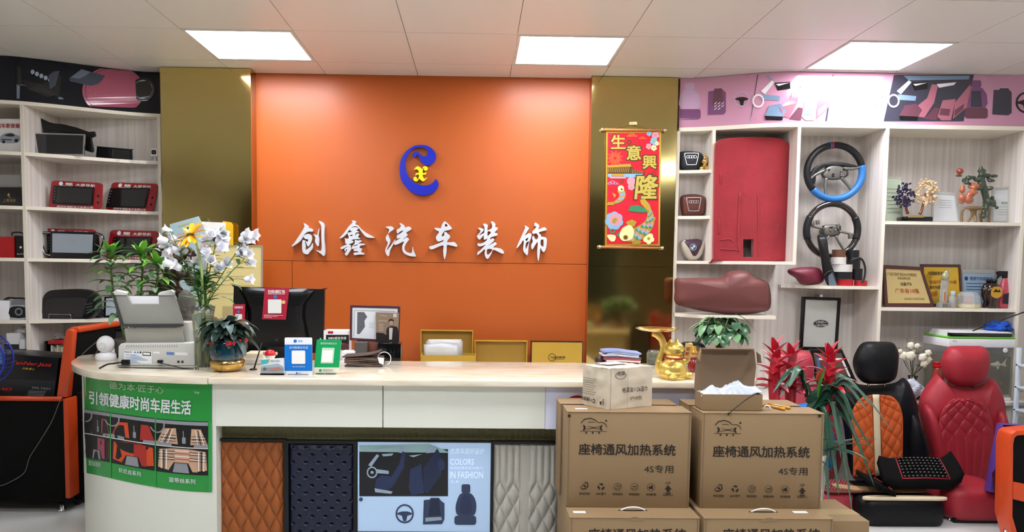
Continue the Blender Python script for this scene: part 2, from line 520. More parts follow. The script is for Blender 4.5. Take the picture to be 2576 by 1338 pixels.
obj('trim_3', box(xo0 - .012, xo0, YGL + .01, YW, 0, CZ), M('pale_edge', '#d8b89a', .4), kind='structure')
obj('trim_4', box(xo1, gr0, YGR - .01, YW, 0, CZ), M('rust_edge', '#a8502a', .35), kind='structure')

# == shelving
def sm(t): t = max(0, min(1, t)); return t * t * (3 - 2 * t)
def fl(x):                       # front line of the left unit in plan
    return 5.10 - .36 * sm((-2.10 - x) / .95)
def fr(x):                       # front line of the right unit
    return 5.03 - .22 * sm((x - 1.30) / .75)
YBL, YBR = 5.17, 5.13
def board(x0, x1, fn, yb, z0, z1, n=14, inset=0.):
    pts = [Vector((x0 + (x1 - x0) * k / n, fn(x0 + (x1 - x0) * k / n) + inset, z0)) for k in range(n + 1)]
    pts += [Vector((x1, yb, z0)), Vector((x0, yb, z0))]
    return prism(pts, z1 - z0, (), (0, 0, 1))
def fascia(x0, x1, fn, z0, z1, th, n=30):
    def f(u, v): x = x0 + (x1 - x0) * u; return (x, fn(x), z0 + (z1 - z0) * v)
    return slabgrid(n, 1, f, lambda u, v: (x0 + (x1 - x0) * u, fn(x0 + (x1 - x0) * u) + th, z0 + (z1 - z0) * v))
def curve_of(fn, x0, x1, n=40): return [(x0 + (x1 - x0) * k / n, fn(x0 + (x1 - x0) * k / n)) for k in range(n + 1)]
# -- left unit
LX0, LX1 = -3.62, U(404, 500, 5.08).x
LU = thing('shelf_unit', 'beige laminate wall shelving with dark audio banner beside left gold panel', 'shelving', ((LX0 + LX1) / 2, 5.0, 0))
obj('back_panel', box(LX0, LX1, YBL, YBL + .015, 0, CZ - .005), m_lam, LU)
zl = [U(240, y, fl(U(240, y, 4.9).x)).z for y in (283, 405, 535, 660, 810)]   # undersides
TH = .022
LZ = [z for z in zl]                                                          # list of board bottoms
for i, z in enumerate(LZ + [U(240, 912, 4.88).z]):
    obj('shelf', board(LX0, LX1, fl, YBL, z, z + TH), m_lamedge if i == 0 else m_lam, LU)
    obj('edge_band', fascia(LX0, LX1, lambda x: fl(x) - .001, z, z + TH, .001), m_lamedge, LU)
xd = U(70, 500, 4.83).x
for x in (xd, LX1 - .02, LX0):
    obj('side_panel', box(x, x + .02, fl(x + .01), YBL, 0.0, LZ[0]), [m_lam], LU)
    obj('edge_band', box(x - .0005, x + .0205, fl(x + .01) - .004, fl(x + .01), 0.0, LZ[0]), m_lamedge, LU)
m_ban = M('dark_banner_film', '#0b101c', .08, var=.3, scale=5, coat=.35, spec=.3)
fbL = obj('fascia', fascia(LX0, LX1, lambda x: fl(x) + .004, LZ[0] + TH, CZ - .002, .02), m_ban, LU, auto=30)
# -- right unit
RX0, RX1 = U(1704, 500, 5.02).x, 4.33
RU = thing('shelf_unit', 'beige laminate display shelving with pink banner on the right wall', 'shelving', ((RX0 + RX1) / 2, 5.0, 0))
obj('back_panel', box(RX0, RX1, YBR, YBR + .015, U(2470, 1008, 4.70).z, CZ - .005), m_lam, RU)
def zr(px, py): return U(px, py, fr(U(px, py, 4.82).x)).z
zR0 = zr(2100, 320)
obj('shelf', board(RX0, RX1, fr, YBR, zR0, zR0 + TH, 24), m_lamedge, RU)
obj('edge_band', fascia(RX0, RX1, lambda x: fr(x) - .0015, zR0 - .002, zR0 + TH + .002, .0015), m_lamedge, RU)
m_pink = M('pink_banner_film', '#cf95b0', .1, var=.12, scale=2, coat=1.0)
fbR = obj('fascia', fascia(RX0, RX1, lambda x: fr(x) + .004, zR0 + TH, CZ - .002, .02, 40), m_pink, RU, auto=30)
def vpan(px, py0, py1, w=.02, name='side_panel', z0=None, z1=None):
    ym = (py0 + py1) / 2; x = U(px, ym, fr(U(px, ym, 4.83).x)).x
    a = zr(px, py1) if z0 is None else z0; b = zr(px, py0) if z1 is None else z1
    obj(name, box(x - w / 2, x + w / 2, fr(x), YBR, a, b), m_lam, RU)
    obj('edge_band', box(x - w / 2 - .0005, x + w / 2 + .0005, fr(x) - .004, fr(x), a, b), m_lamedge, RU)
    return x
zBn = U(2470, 1008, 4.70).z
zNb = zr(1850, 660)       # underside of the red niche
xA = vpan(1702, 500, 500, z0=zBn, z1=zR0)
xB = vpan(1789, 500, 500, z0=zNb, z1=zR0)
xC = vpan(2004, 500, 500, z0=zNb - .012, z1=zR0)
xD = vpan(2222, 560, 560, z0=zBn, z1=zR0)
xE = vpan(2572, 560, 560, z0=zBn, z1=zR0)
def hpan(x0, x1, zb, fn=fr, th=.02, name='shelf'):
    obj(name, board(x0, x1, fn, YBR, zb, zb + th), m_lam, RU)
    obj('edge_band', fascia(x0, x1, lambda x: fn(x) - .0015, zb - .0005, zb + th + .0005, .0015), m_lamedge, RU)
    return zb + th
zN1 = hpan(xA, xB, zr(1748, 436)); zN2 = hpan(xA, xB, zr(1745, 551)); zN3 = hpan(xA, xC, zNb - .012)
# half round dashboard shelf
def fdash(x):
    t = (x - xA) / .62
    return YBR - .34 * sqrt(max(0, min(1, .15 + t * 3.0))) if t < .3 else YBR - .34
xdr = U(1950, 795, 4.80).x
zD = hpan(xA, xdr, U(1850, 800, 4.80).z - .004, fdash, .022)
# middle bay shelf with clipped corner
xm0 = U(1985, 715, 4.95).x
def fmid(x):
    return YBR - .05 - (fr(2.3) * 0 + .27) * sm((x - xm0) / .22)
zM = hpan(xm0, xD, zr(2120, 727), fmid, .02)
zS1 = hpan(xD, xE, zr(2400, 566)); zS2 = hpan(xD, xE, zr(2380, 783))
# low bench cabinet under the right bays
m_cab = M('cream_cabinet', '#d9d2c6', .4, var=.03)
zBn = U(2470, 1008, 4.70).z
BC = thing('bench_cabinet', 'low cream cabinet bench under the right shelves, carrying the fish tank', 'cabinet', (2.85, 4.85, 0))
obj('bench_top', box(RX0, RX1, 4.66, YBR - .005, zBn - .025, zBn), m_cab, BC, bevel=.003)
for k in range(6):
    a = RX0 + (RX1 - RX0) * k / 6; b = RX0 + (RX1 - RX0) * (k + 1) / 6
    obj('cabinet_door', box(a + .004, b - .004, 4.70, 4.72, .08, zBn - .03), m_cab, BC, bevel=.002)
obj('cabinet_body', box(RX0, RX1, 4.722, YBR - .005, 0, zBn - .026), m_cab, BC)
# -- printed pictures on the two banners
cL = curve_of(lambda x: fl(x) + .004, LX0, LX1); fL1, fL2, fL3 = RC(cL, .0015), RC(cL, .003), RC(cL, .0045)
c_ = lambda k, h='#888888', **kw: M(k, h, **{**dict(rough=.15, var=.08, coat=.8), **kw})
mm = [c_('print_navy', '#10151f'), c_('print_grey', '#6d7a90'), c_('print_pinkred', '#b0556e'), c_('print_steel', '#3e4a5c'), c_('print_pale', '#aab6c8'), c_('print_black', '#0a0c11')]
cl_ = lambda fn: (lambda a, b: fn(a, min(max(b, 150 + a * .085), 262 + a * .026)))
pcs = [gpoly(circ(285, 228, 78, 60, 62), cl_(fL1), 2)]
for k in range(7): pcs.append(gring(285, 228, 70 - k * 9, 71.3 - k * 9, cl_(fL2), 0, 48, .8))
pcs += [gpoly([(42, 212), (72, 214), (158, 246), (160, 250), (42, 248)], fL1, 1), gpoly([(42, 165), (120, 168), (155, 190), (150, 246), (92, 220), (45, 215)], fL1, 5)]
for k in range(5): pcs.append(gpoly(circ(82 + k * 11, 181 + k * 5, 5, 10, 6), fL2, 4))
pcs += [gpoly([(205, 174), (312, 204), (312, 216), (275, 226), (176, 205), (174, 196)], fL2, 3), gpoly([(205, 174), (245, 186), (215, 200), (178, 195)], fL3, 1),
        gpoly([(122, 190), (135, 180), (150, 178), (140, 215), (125, 225)], fL2, 3), gpoly([(55, 200), (100, 210), (140, 240), (120, 244), (70, 225)], fL2, 5),
        gpoly([(300, 215), (330, 218), (338, 240), (330, 255), (285, 250), (280, 232)], fL3, 4), gpoly(circ(303, 219, 27, 24, 6), fL3, 3)]
for (a, b, r) in ((248, 234, 10), (273, 234, 12), (360, 225, 30)):
    pcs += [gpoly(circ(a, b, r, 24), fL3, 5), gring(a, b, r * .62, r * .8, RC(cL, .006), 4), gpoly(circ(a, b, r * .35, 16), RC(cL, .006), 1)]
art('picture', mm, fbL, *pcs, label='printed head units, amplifier and speakers on dark film')
cR = curve_of(lambda x: fr(x) + .004, RX0, RX1); fR1, fR2, fR3 = RC(cR, .0015), RC(cR, .003), RC(cR, .0045)
mr = [c_('print_interior', '#3b3a48'), c_('print_rose', '#b06a7a'), c_('print_plum', '#7d4a78'), c_('print_black'), c_('print_lilac', '#c9a6c6'), c_('print_blue_grey', '#7f98b4'), c_('print_white', '#f2eef2'), c_('print_dkrose', '#6a3f4e')]
def seatpic(x, y, s, fn, c0, c1, c2):
    """little printed car seat, centre x, top y, scale s"""
    k = lambda pts: [(x + a * s, y + b * s) for a, b in pts]
    return [gpoly(k(rrect(-.13, 0, .13, .2, .05)), fn, c0), gpoly(k([(-.16, .2), (.16, .2), (.27, .36), (.3, .6), (.22, .74), (-.22, .74), (-.3, .6), (-.27, .36)]), fn, c0),
            gpoly(k(rrect(-.3, .72, .3, 1, .07)), fn, c2), gpoly(k([(-.12, .28), (.12, .28), (.15, .7), (-.15, .7)]), fn, c1)]
def wheelpic(x, y, r, fn, c0, c1, ry=1.):
    return [gring(x, y, r * .82, r, fn, c0, 28, ry), gpoly([(x - r * .8, y - r * .08), (x - r * .3, y - r * .25), (x + r * .3, y - r * .25), (x + r * .8, y - r * .08), (x + r * .8, y + r * .08), (x + r * .3, y + r * .22), (x + r * .16, y + r * .8), (x - r * .16, y + r * .8), (x - r * .3, y + r * .22), (x - r * .8, y + r * .08)], fn, c1)]
pcs = []
pcs += seatpic(1735, 208, 92, fR1, 4, 5, 2)
pcs += [gpoly([(1782, 230), (1796, 228), (1797, 223), (1815, 222), (1826, 233), (1826, 282), (1820, 288), (1780, 289)], fR1, 2), gpoly([(1797, 223), (1815, 222), (1820, 260), (1792, 265)], fR2, 7)]
for k in range(8): pcs.append(gline([(1797 + (k % 3) * 9, 262 + (k // 3) * 7), (1803 + (k % 3) * 9, 257 + (k // 3) * 7)], 1.6, fR3, 6))
pcs += wheelpic(1866, 249, 20, fR1, 4, 3)
art('picture', mr, fbR, *pcs, label='printed seat, mat and wheel on pink film')
def interior(x0, x1, xs, fn1, fn2, fn3, warm):
    s = x1 - x0
    q = lambda pts: [(x0 + a * s + (1 - b) * xs, 188 + b * 117) for a, b in pts]
    a, b2, c3 = (4, 5, 1) if not warm else (1, 7, 1)
    return [gpoly(q([(0, 0), (1, 0), (1, 1), (0, 1)]), fn1, 0), gpoly(q([(.12, .02), (.95, .02), (.95, .1), (.2, .12)]), fn2, 5),
            gpoly(q([(.08, .35), (.2, .12), (.24, .16), (.14, .42)]), fn2, 6), gpoly(q([(.24, .17), (.44, .15), (.46, .3), (.3, .34)]), fn2, 3),
            gpoly(q([(.26, .2), (.44, .17), (.3, .24)]), fn3, 6), gpoly(q([(.56, .2), (.8, .16), (.78, .22), (.6, .28)]), fn3, 6),
            gpoly(q([(.10, .42), (.34, .46), (.34, .56), (.14, .54)]), fn2, 5),
            gpoly(q([(.22, .66), (.36, .62), (.45, .76), (.42, .9), (.18, .88)]), fn3, b2), gpoly(q([(.18, .88), (.42, .9), (.42, .98), (.2, .97)]), fn3, 3),
            gpoly(q([(.42, .9), (.36, .7), (.48, .5), (.5, .2), (.58, .22), (.58, .6), (.5, .92)]), fn2, c3),
            gpoly(q([(.68, .55), (.84, .52), (.84, .98), (.72, .98), (.66, .9)]), fn2, a), gpoly(q([(.68, .72), (.8, .74), (.8, .88), (.68, .86)]), fn3, b2),
            gpoly(q([(.84, .6), (.98, .2), (1, .3), (1, .7), (.86, .95)]), fn2, c3), gpoly(q([(.86, .76), (.96, .62), (.96, .74), (.87, .9)]), fn3, b2),
            gpoly(q([(.5, .95), (.6, .7), (.66, .72), (.66, .98)]), fn2, 7),
            gring(x0 + .06 * s + .5 * xs, 188 + .56 * 117, 11, 15, fn3, 6, 20, 1.15)]
art('picture', mr, fbR, *interior(1887, 2080, 18, fR1, fR2, fR3, False), label='printed pale car interior')
art('picture', mr, fbR, *interior(2223, 2424, 26, fR1, fR2, fR3, True), label='printed wine red car interior')
pcs = []
pcs += seatpic(2456, 202, 96, fR1, 2, 0, 7)
pcs += [gpoly([(2500, 226), (2514, 226), (2516, 222), (2536, 222), (2540, 227), (2545, 232), (2545, 284), (2536, 290), (2496, 288)], fR1, 0)]
pcs += wheelpic(2582, 258, 27, fR1, 3, 3)
art('picture', mr, fbR, *pcs, label='printed plum seat, mat and wheel at the right end')
pcs = [gtext('车居好设计', Q(fR2, (2096, 215), (2234, 211), (2230, 234), (2092, 236)), 0, 0, 1, 1, .012, .15), gtext('Good design', Q(fR2, (2132, 237), (2191, 236), (2190, 249), (2131, 249)), 0, 0, 1, 1, 0, .2),
       gline([(2092, 243), (2128, 243)], 1.2, fR2), gline([(2198, 243), (2232, 243)], 1.2, fR2)]
art('lettering', m_wink, fbR, *pcs)
for k, w in enumerate((6, 7, 7, 10, 8)):
    x = 2112 + k * 23; pcs = []
    if k == 2: pcs += [gring(x, 265, 4.6, 6.2, fR2), gline([(x - 6, 265), (x + 6, 265)], 2, fR2)]
    elif k == 3: pcs += [gring(x, 264, 8, 10, fR2, 0, 20, .4)]
    elif k == 0: pcs += [gpoly(rrect(x - 6, 262, x + 6, 274, 2), fR2, 0, [rrect(x - 3.5, 264, x + 3.5, 272, 1)]), gpoly(rrect(x - 3, 254, x + 3, 261, 1), fR2, 0)]
    elif k == 1: pcs += [gpoly(rrect(x - 6, 256, x + 6, 274, 2), fR2, 0, [rrect(x - 4.4, 258, x + 4.4, 272, 1)]), gline([(x, 258), (x, 265), (x + 4, 265)], 1.4, fR2)]
    else: pcs += [gpoly([(x - 8, 264), (x - 2, 257), (x + 8, 257), (x + 8, 273), (x - 8, 273)], fR2, 0, [[(x - 6, 264.5), (x - 1, 259), (x + 6, 259), (x + 6, 271), (x - 6, 271)]]), gline([(x - 6, 265), (x + 6, 265)], 1.4, fR2)]
    art('icon', m_wink, fbR, *pcs)
# == raised sign on the orange wall (outlines read off the photograph)
m_sign = M('brushed_silver_letter', '#dfe3ea', .3, .25, var=.05, scale=6)
def zc(ox, oy, s, pts): return [(ox + a / s, oy + b / s) for a, b in pts]
S1 = 10.29
def sign(label, ox, oy, outlines, holes=None):
    t = None
    vfs = []
    for i, pts in enumerate(outlines):
        o = cs2(zc(ox, oy, S1, pts), 3)
        hs = [cs2(zc(ox, oy, S1, h), 3) for h in (holes or {}).get(i, [])]
        vfs.append(pprism(o, YW - .034, .030, hs))
    V, Fc, _ = join(*vfs)
    obj('sign_character', (V, Fc), m_sign, label=label, cat='sign letter', group='raised silver characters on the orange wall', auto=35)
# chuang
sign('raised silver brush character, first from the left on orange wall', 720, 540, [
    [(448, 218), (500, 245), (560, 285), (578, 340), (640, 350), (680, 385), (690, 425), (640, 440), (575, 435), (520, 462), (470, 510), (430, 580), (370, 670), (290, 740), (200, 795), (150, 825), (152, 790), (200, 740), (270, 640), (350, 520), (420, 410), (465, 320), (470, 280)],
    [(450, 520), (480, 530), (530, 500), (600, 500), (655, 545), (668, 610), (640, 720), (575, 820), (545, 795), (500, 700), (480, 700), (505, 800), (495, 905), (560, 880), (640, 810), (680, 735), (690, 840), (650, 910), (600, 960), (560, 1025), (490, 1015), (430, 970), (412, 850), (415, 700), (440, 650), (500, 680), (550, 700), (565, 635), (500, 630), (450, 580)],
    [(840, 165), (890, 170), (960, 220), (990, 300), (978, 450), (980, 650), (1000, 850), (1000, 1000), (965, 1070), (920, 1030), (840, 970), (765, 915), (830, 930), (905, 925), (920, 800), (910, 600), (908, 400), (905, 290), (870, 225)],
    [(700, 500), (750, 515), (800, 525), (820, 450), (850, 340), (852, 420), (832, 530), (850, 600), (850, 700), (835, 800), (805, 808), (745, 695), (755, 590)]])
sign('raised silver brush character with a peaked roof stroke, second from left on orange wall', 720, 540, [
    [(1700, 155), (1770, 152), (1808, 195), (1785, 245), (1850, 270), (1930, 360), (2040, 450), (2180, 530), (2275, 580), (2270, 600), (2110, 590), (2030, 540), (1950, 440), (1860, 330), (1790, 295), (1710, 320), (1620, 400), (1560, 500), (1450, 590), (1370, 610), (1430, 550), (1520, 440), (1620, 300), (1715, 205)],
    [(1680, 345), (1780, 318), (1850, 340), (1860, 375), (1815, 400), (1870, 430), (1872, 455), (1800, 470), (1790, 550), (1830, 485), (1890, 505), (1855, 575), (1908, 610), (1900, 632), (1800, 628), (1700, 650), (1600, 680), (1680, 660), (1745, 690), (1700, 735), (1620, 765), (1670, 790), (1665, 840), (1690, 870), (1640, 960), (1560, 1060), (1515, 1000), (1560, 960), (1510, 930), (1520, 870), (1600, 830), (1540, 840), (1450, 890), (1405, 870), (1430, 830), (1570, 765), (1530, 740), (1525, 650), (1510, 600), (1560, 620), (1620, 600), (1600, 520), (1585, 470), (1660, 450), (1700, 425), (1640, 400)],
    [(1775, 650), (1830, 660), (1930, 660), (1948, 690), (1860, 750), (1970, 740), (2038, 765), (2010, 785), (1920, 800), (1900, 860), (1960, 880), (1930, 960), (2000, 990), (2010, 1030), (1880, 1030), (1770, 1045), (1745, 1010), (1760, 980), (1850, 975), (1860, 950), (1760, 940), (1750, 900), (1850, 850), (1720, 890), (1700, 830), (1770, 740)]],
    {1: [[(1650, 530), (1715, 515), (1710, 545), (1650, 550)], [(1540, 900), (1570, 900), (1570, 930), (1540, 930)]], 2: [[(1745, 800), (1850, 765), (1830, 790), (1750, 815)]]})
sign('raised silver brush character, third from the left on orange wall', 950, 540, [
    [(205, 322), (280, 300), (370, 305), (415, 350), (405, 385), (340, 430), (275, 490), (290, 430), (300, 390), (260, 350)],
    [(262, 505), (280, 560), (318, 640), (315, 730), (265, 830), (235, 925), (300, 850), (380, 740), (460, 635), (440, 690), (370, 830), (320, 920), (290, 1060), (240, 1050), (200, 960), (205, 880), (250, 780), (262, 715), (220, 660), (215, 580)],
    [(580, 215), (640, 240), (695, 290), (710, 335), (770, 310), (830, 312), (872, 370), (820, 410), (735, 468), (775, 510), (745, 560), (650, 630), (700, 610), (750, 585), (810, 630), (770, 700), (715, 780), (690, 870), (730, 950), (840, 990), (885, 975), (895, 900), (905, 825), (930, 940), (985, 1060), (940, 1082), (800, 1060), (690, 1000), (640, 920), (640, 800), (680, 690), (600, 725), (480, 775), (420, 765), (450, 690), (520, 650), (590, 595), (500, 618), (505, 530), (580, 490), (670, 412), (600, 425), (530, 480), (500, 470), (500, 385), (570, 345), (605, 280), (572, 245)]])
sign('raised silver brush character with a long dagger stroke, fourth from the left on orange wall', 950, 540, [
    [(1740, 170), (1800, 210), (1870, 280), (1920, 345), (1895, 380), (1800, 405), (1720, 430), (1655, 550), (1720, 540), (1725, 460), (1770, 445), (1810, 490), (1872, 545), (1860, 600), (1810, 660), (1805, 712), (1900, 712), (1990, 710), (2058, 790), (2040, 830), (1960, 810), (1870, 790), (1795, 785), (1785, 930), (1765, 1060), (1730, 1155), (1705, 1060), (1695, 920), (1700, 795), (1570, 830), (1420, 895), (1350, 880), (1340, 825), (1420, 800), (1560, 750), (1690, 690), (1700, 655), (1580, 695), (1520, 640), (1515, 560), (1590, 445), (1500, 390), (1472, 340), (1540, 340), (1635, 345), (1660, 270), (1700, 200)]],
    {0: [[(1745, 250), (1770, 232), (1812, 290), (1750, 305)]]})
sign('raised silver brush character, fifth from the left on orange wall', 1170, 540, [
    [(335, 345), (420, 345), (475, 370), (470, 420), (380, 510), (372, 540), (430, 500), (490, 470), (500, 330), (465, 245), (530, 232), (588, 275), (580, 400), (690, 345), (695, 250), (665, 190), (720, 175), (785, 240), (780, 320), (840, 330), (840, 375), (765, 460), (830, 480), (835, 530), (740, 560), (665, 590), (650, 640), (715, 610), (760, 650), (680, 740), (590, 800), (700, 750), (775, 710), (820, 760), (730, 835), (800, 850), (930, 880), (1000, 950), (1000, 1005), (940, 1000), (820, 940), (725, 910), (680, 1010), (590, 1145), (520, 1080), (505, 980), (515, 890), (430, 960), (330, 1040), (315, 1030), (335, 945), (360, 950), (450, 860), (540, 765), (430, 815), (340, 810), (325, 740), (420, 745), (540, 680), (570, 610), (505, 655), (480, 600), (485, 530), (430, 590), (370, 645), (325, 600), (308, 545), (350, 500), (400, 420)]],
    {0: [[(590, 430), (672, 455), (610, 530), (580, 540)], [(572, 895), (705, 900), (640, 1000), (572, 1030)]]})
sign('raised silver brush character, sixth and rightmost on orange wall', 1170, 540, [
    [(1545, 285), (1600, 300), (1655, 350), (1620, 410), (1550, 540), (1640, 480), (1700, 485), (1722, 530), (1690, 640), (1660, 720), (1640, 880), (1615, 1045), (1550, 1000), (1505, 920), (1510, 800), (1520, 720), (1505, 660), (1450, 740), (1380, 830), (1335, 868), (1370, 760), (1450, 580), (1530, 400), (1555, 330)],
    [(1800, 220), (1840, 210), (1920, 280), (1895, 375), (1980, 345), (2060, 325), (2115, 380), (2080, 405), (1970, 435), (1905, 465), (1960, 520), (1970, 560), (2060, 580), (2112, 620), (2110, 780), (2080, 910), (2030, 968), (1985, 920), (1950, 860), (1940, 960), (1905, 1190), (1880, 1150), (1868, 960), (1882, 715), (1830, 760), (1745, 895), (1715, 850), (1715, 770), (1755, 690), (1735, 610), (1765, 540), (1800, 600), (1840, 640), (1890, 600), (1890, 540), (1840, 480), (1770, 500), (1742, 460), (1760, 410), (1820, 350), (1840, 285), (1800, 300)]],
    {0: [[(1560, 640), (1635, 595), (1600, 680)], [(1575, 740), (1655, 690), (1620, 800), (1570, 890)]], 1: [[(1965, 655), (2010, 640), (2030, 660), (2028, 825), (1955, 775)]]})
# emblem
m_eb = M('emblem_blue_acrylic', '#0a1fae', .3, var=.15, scale=10, coat=.3)
m_ey = M('emblem_yellow_acrylic', '#efe21a', .35, var=.05)
e0 = U(1054, 430, YW - .03)
em = thing('wall_emblem', 'blue crescent letter with small yellow blackletter on orange wall', 'emblem', (e0.x, e0.y, U(1054, 492, YW).z))
S2 = 8.92
o = cs2(zc(980, 350, S2, [(1035, 895), (1080, 940), (1097, 1010), (1070, 1100), (990, 1190), (880, 1240), (760, 1255), (620, 1240), (500, 1190), (400, 1110), (300, 990), (245, 860), (225, 700), (232, 560), (270, 430), (340, 310), (430, 220), (540, 155), (640, 130), (760, 128), (880, 160), (980, 240), (1038, 340), (1040, 430), (1000, 510), (930, 565), (850, 585), (770, 565), (700, 500), (670, 420), (650, 365), (610, 345), (595, 390), (565, 410), (525, 380), (520, 330), (560, 285), (620, 280), (680, 320), (740, 375), (800, 385), (840, 350), (852, 290), (830, 230), (760, 190), (660, 185), (560, 200), (460, 280), (385, 400), (355, 540), (365, 680), (420, 830), (510, 940), (640, 1015), (770, 1038), (900, 1020), (990, 960)]), 3)
obj('blue_letter', pprism(o, YW - .03, .026), m_eb, em, auto=35)
o = cs2(zc(980, 350, S2, [(545, 690), (580, 640), (630, 605), (700, 640), (735, 680), (745, 630), (790, 605), (840, 620), (855, 660), (830, 700), (790, 705), (770, 680), (775, 635), (755, 660), (742, 720), (745, 755), (790, 755), (822, 730), (815, 780), (790, 793), (745, 795), (750, 850), (790, 890), (850, 855), (800, 910), (750, 945), (690, 910), (660, 880), (640, 925), (600, 945), (550, 930), (535, 885), (560, 845), (600, 850), (618, 890), (600, 915), (640, 890), (655, 840), (655, 795), (610, 795), (580, 815), (590, 770), (620, 755), (655, 750), (650, 710), (620, 680), (580, 675)]), 2)
obj('yellow_letter', pprism(o, YW - .036, .032), m_ey, em, auto=35)

# == hanging scroll on the right gold panel
YS = YGR - .022
m_red = M('scroll_red', '#d3122a', .45, var=.06, scale=30)
m_gf = M('gold_foil', '#d9b64a', .3, .7, var=.12, scale=60)
m_glit = M('gold_glitter', '#d2bc5a', .35, .45, var=.35, scale=300)
sc_l = U(1525, 330, YS); sc_r = U(1661, 330, YS)
scroll = thing('hanging_scroll', 'red and gold festive hanging scroll on the right gold panel', 'scroll', (U(1592, 475, YS).x, YS, U(1592, 622, YS).z))
sheet = obj('scroll_sheet', pprism([(1525, 331), (1663, 331), (1660, 618), (1522, 618)], YS, .004), m_gf, scroll)
obj('red_field', pprism([(1529, 334), (1659, 334), (1656, 614), (1526, 614)], YS - .0012, .001), m_red, sheet)
for (a, b, c, d) in ((1519, 326, 1670, 328), (1512, 621, 1663, 624)):
    p, q = U(a, b, YS - .006), U(c, d, YS - .006)
    rod = obj('scroll_rod', tube([p, q], .0085, 12), M('rod_wood', '#b5763a', .4, var=.2), scroll, smooth=True)
    for s, e in ((p, (p - q).normalized()), (q, (q - p).normalized())):
        obj('rod_cap', tube([s - e * .002, s + e * .006, s + e * .012, s + e * .018], [.0095, .0115, .0115, .006], 12), M('cap_silver', '#d7d2b8', .25, .9), rod, smooth=True)
obj('hanging_cord', tube([U(1535, 324, YS - .004), U(1590, 311, YS), U(1650, 324, YS - .004)], .0012, 6), M('brown_cord', '#8a5a2a', .7), scroll)
obj('wall_hook', pprism([(1584, 307), (1602, 306), (1603, 314), (1584, 314)], YS + .012, .008), M('clear_hook', '#cfc48f', .2), scroll)
sp1, sp2, sp3 = pix(YS, .0024), pix(YS, .0034), pix(YS, .0044)
chs = [('生', 1538, 340, 1573, 374), ('意', 1577, 366, 1612, 402), ('興', 1617, 391, 1651, 424), ('隆', 1597, 441, 1655, 500)]
mk_ = M('scroll_outline', '#3a3a12', .5)
pcs = []
for ch, a, b, c, d in chs:
    sh = .12 if ch == '隆' else 0
    pcs.append(gtext(ch, sp1, a - 1.6, b - 1.6, c + 1.6, d + 1.6, .055, sh, mi=0)); pcs.append(gtext(ch, sp2, a, b, c, d, .028, sh, mi=1))
art('lettering', [mk_, m_glit], sheet, *pcs, label='gold glitter characters')
# decoration: clouds, fireworks, roof, blossoms, two carp
ms = [m_gf, M('scroll_pinkfilm', '#d99aa8', .3, .2), M('scroll_bluefilm', '#86b7d4', .3, .2), M('scroll_greenfilm', '#3f8f62', .3, .2), M('scroll_cream', '#efe3a0', .4), M('scroll_brown', '#5a3a1a', .5), M('scroll_red')]
pcs = []
for k in range(22):
    a = 2 * pi * k / 22; r0, r1 = (4, 20) if k % 2 else (8, 15)
    pcs.append(gline([(1547 + r0 * cos(a), 398 + r0 * sin(a)), (1547 + r1 * cos(a), 398 + r1 * sin(a))], 1.0, sp1, 0))
def cloud(x, y, s, mi=0):
    out = []
    for dx, dy, r in ((-.6, .1, .42), (0, -.12, .55), (.6, .1, .4), (1.1, .2, .25), (-1.1, .2, .22)):
        out.append(gring(x + dx * s, y + dy * s, r * s * .72, r * s, sp1, mi, 14, .7))
    return out
pcs += cloud(1590, 340, 10) + cloud(1616, 347, 7) + cloud(1541, 460, 11, 2)
pcs += [gpoly([(1529, 422), (1585, 418), (1588, 412), (1592, 424), (1618, 434), (1622, 430), (1623, 438), (1529, 436)], sp1, 5), gpoly([(1528, 416), (1586, 412), (1589, 419), (1529, 421)], sp2, 0)]
for k in range(12): pcs.append(gline([(1532 + k * 4.6, 420), (1530 + k * 4.6, 433)], 1.2, sp2, 0))
for k in range(7): pcs.append(gline([(1590 + k * 4.4, 425 + k), (1591 + k * 4.4, 436)], 1.0, sp2, 0))
pcs += [gpoly([(1529, 437), (1618, 437), (1606, 446), (1529, 445)], sp1, 2), gpoly([(1534, 444), (1572, 444), (1576, 449), (1534, 449)], sp2, 1), gpoly([(1538, 437), (1570, 437), (1570, 443), (1538, 443)], sp3, 0)]
def flower(x, y, r, mi, n=5):
    out = []
    for k in range(n):
        a = 2 * pi * k / n + .3
        out.append(gpoly(circ(x + r * .6 * cos(a), y + r * .6 * sin(a), r * .52, 10), sp2, mi))
    return out + [gpoly(circ(x, y, r * .3, 8), sp3, 0)]
pcs += flower(1649, 340, 9, 1) + flower(1645, 355, 9, 2) + flower(1632, 368, 7, 1) + flower(1645, 372, 7, 4) + flower(1633, 336, 6, 2) + flower(1653, 361, 5, 4)
pcs += flower(1545, 555, 21, 2, 7) + flower(1548, 552, 15, 1, 6) + flower(1632, 600, 13, 4) + flower(1588, 470, 8, 1, 6) + [gpoly(circ(1588, 456, 11, 16), sp1, 1)]
pcs += [gring(1564, 456, 3.5, 5, sp1, 5), gring(1645, 436, 4, 5.5, sp1, 5), gring(1583, 358, 3, 6, sp1, 5)]
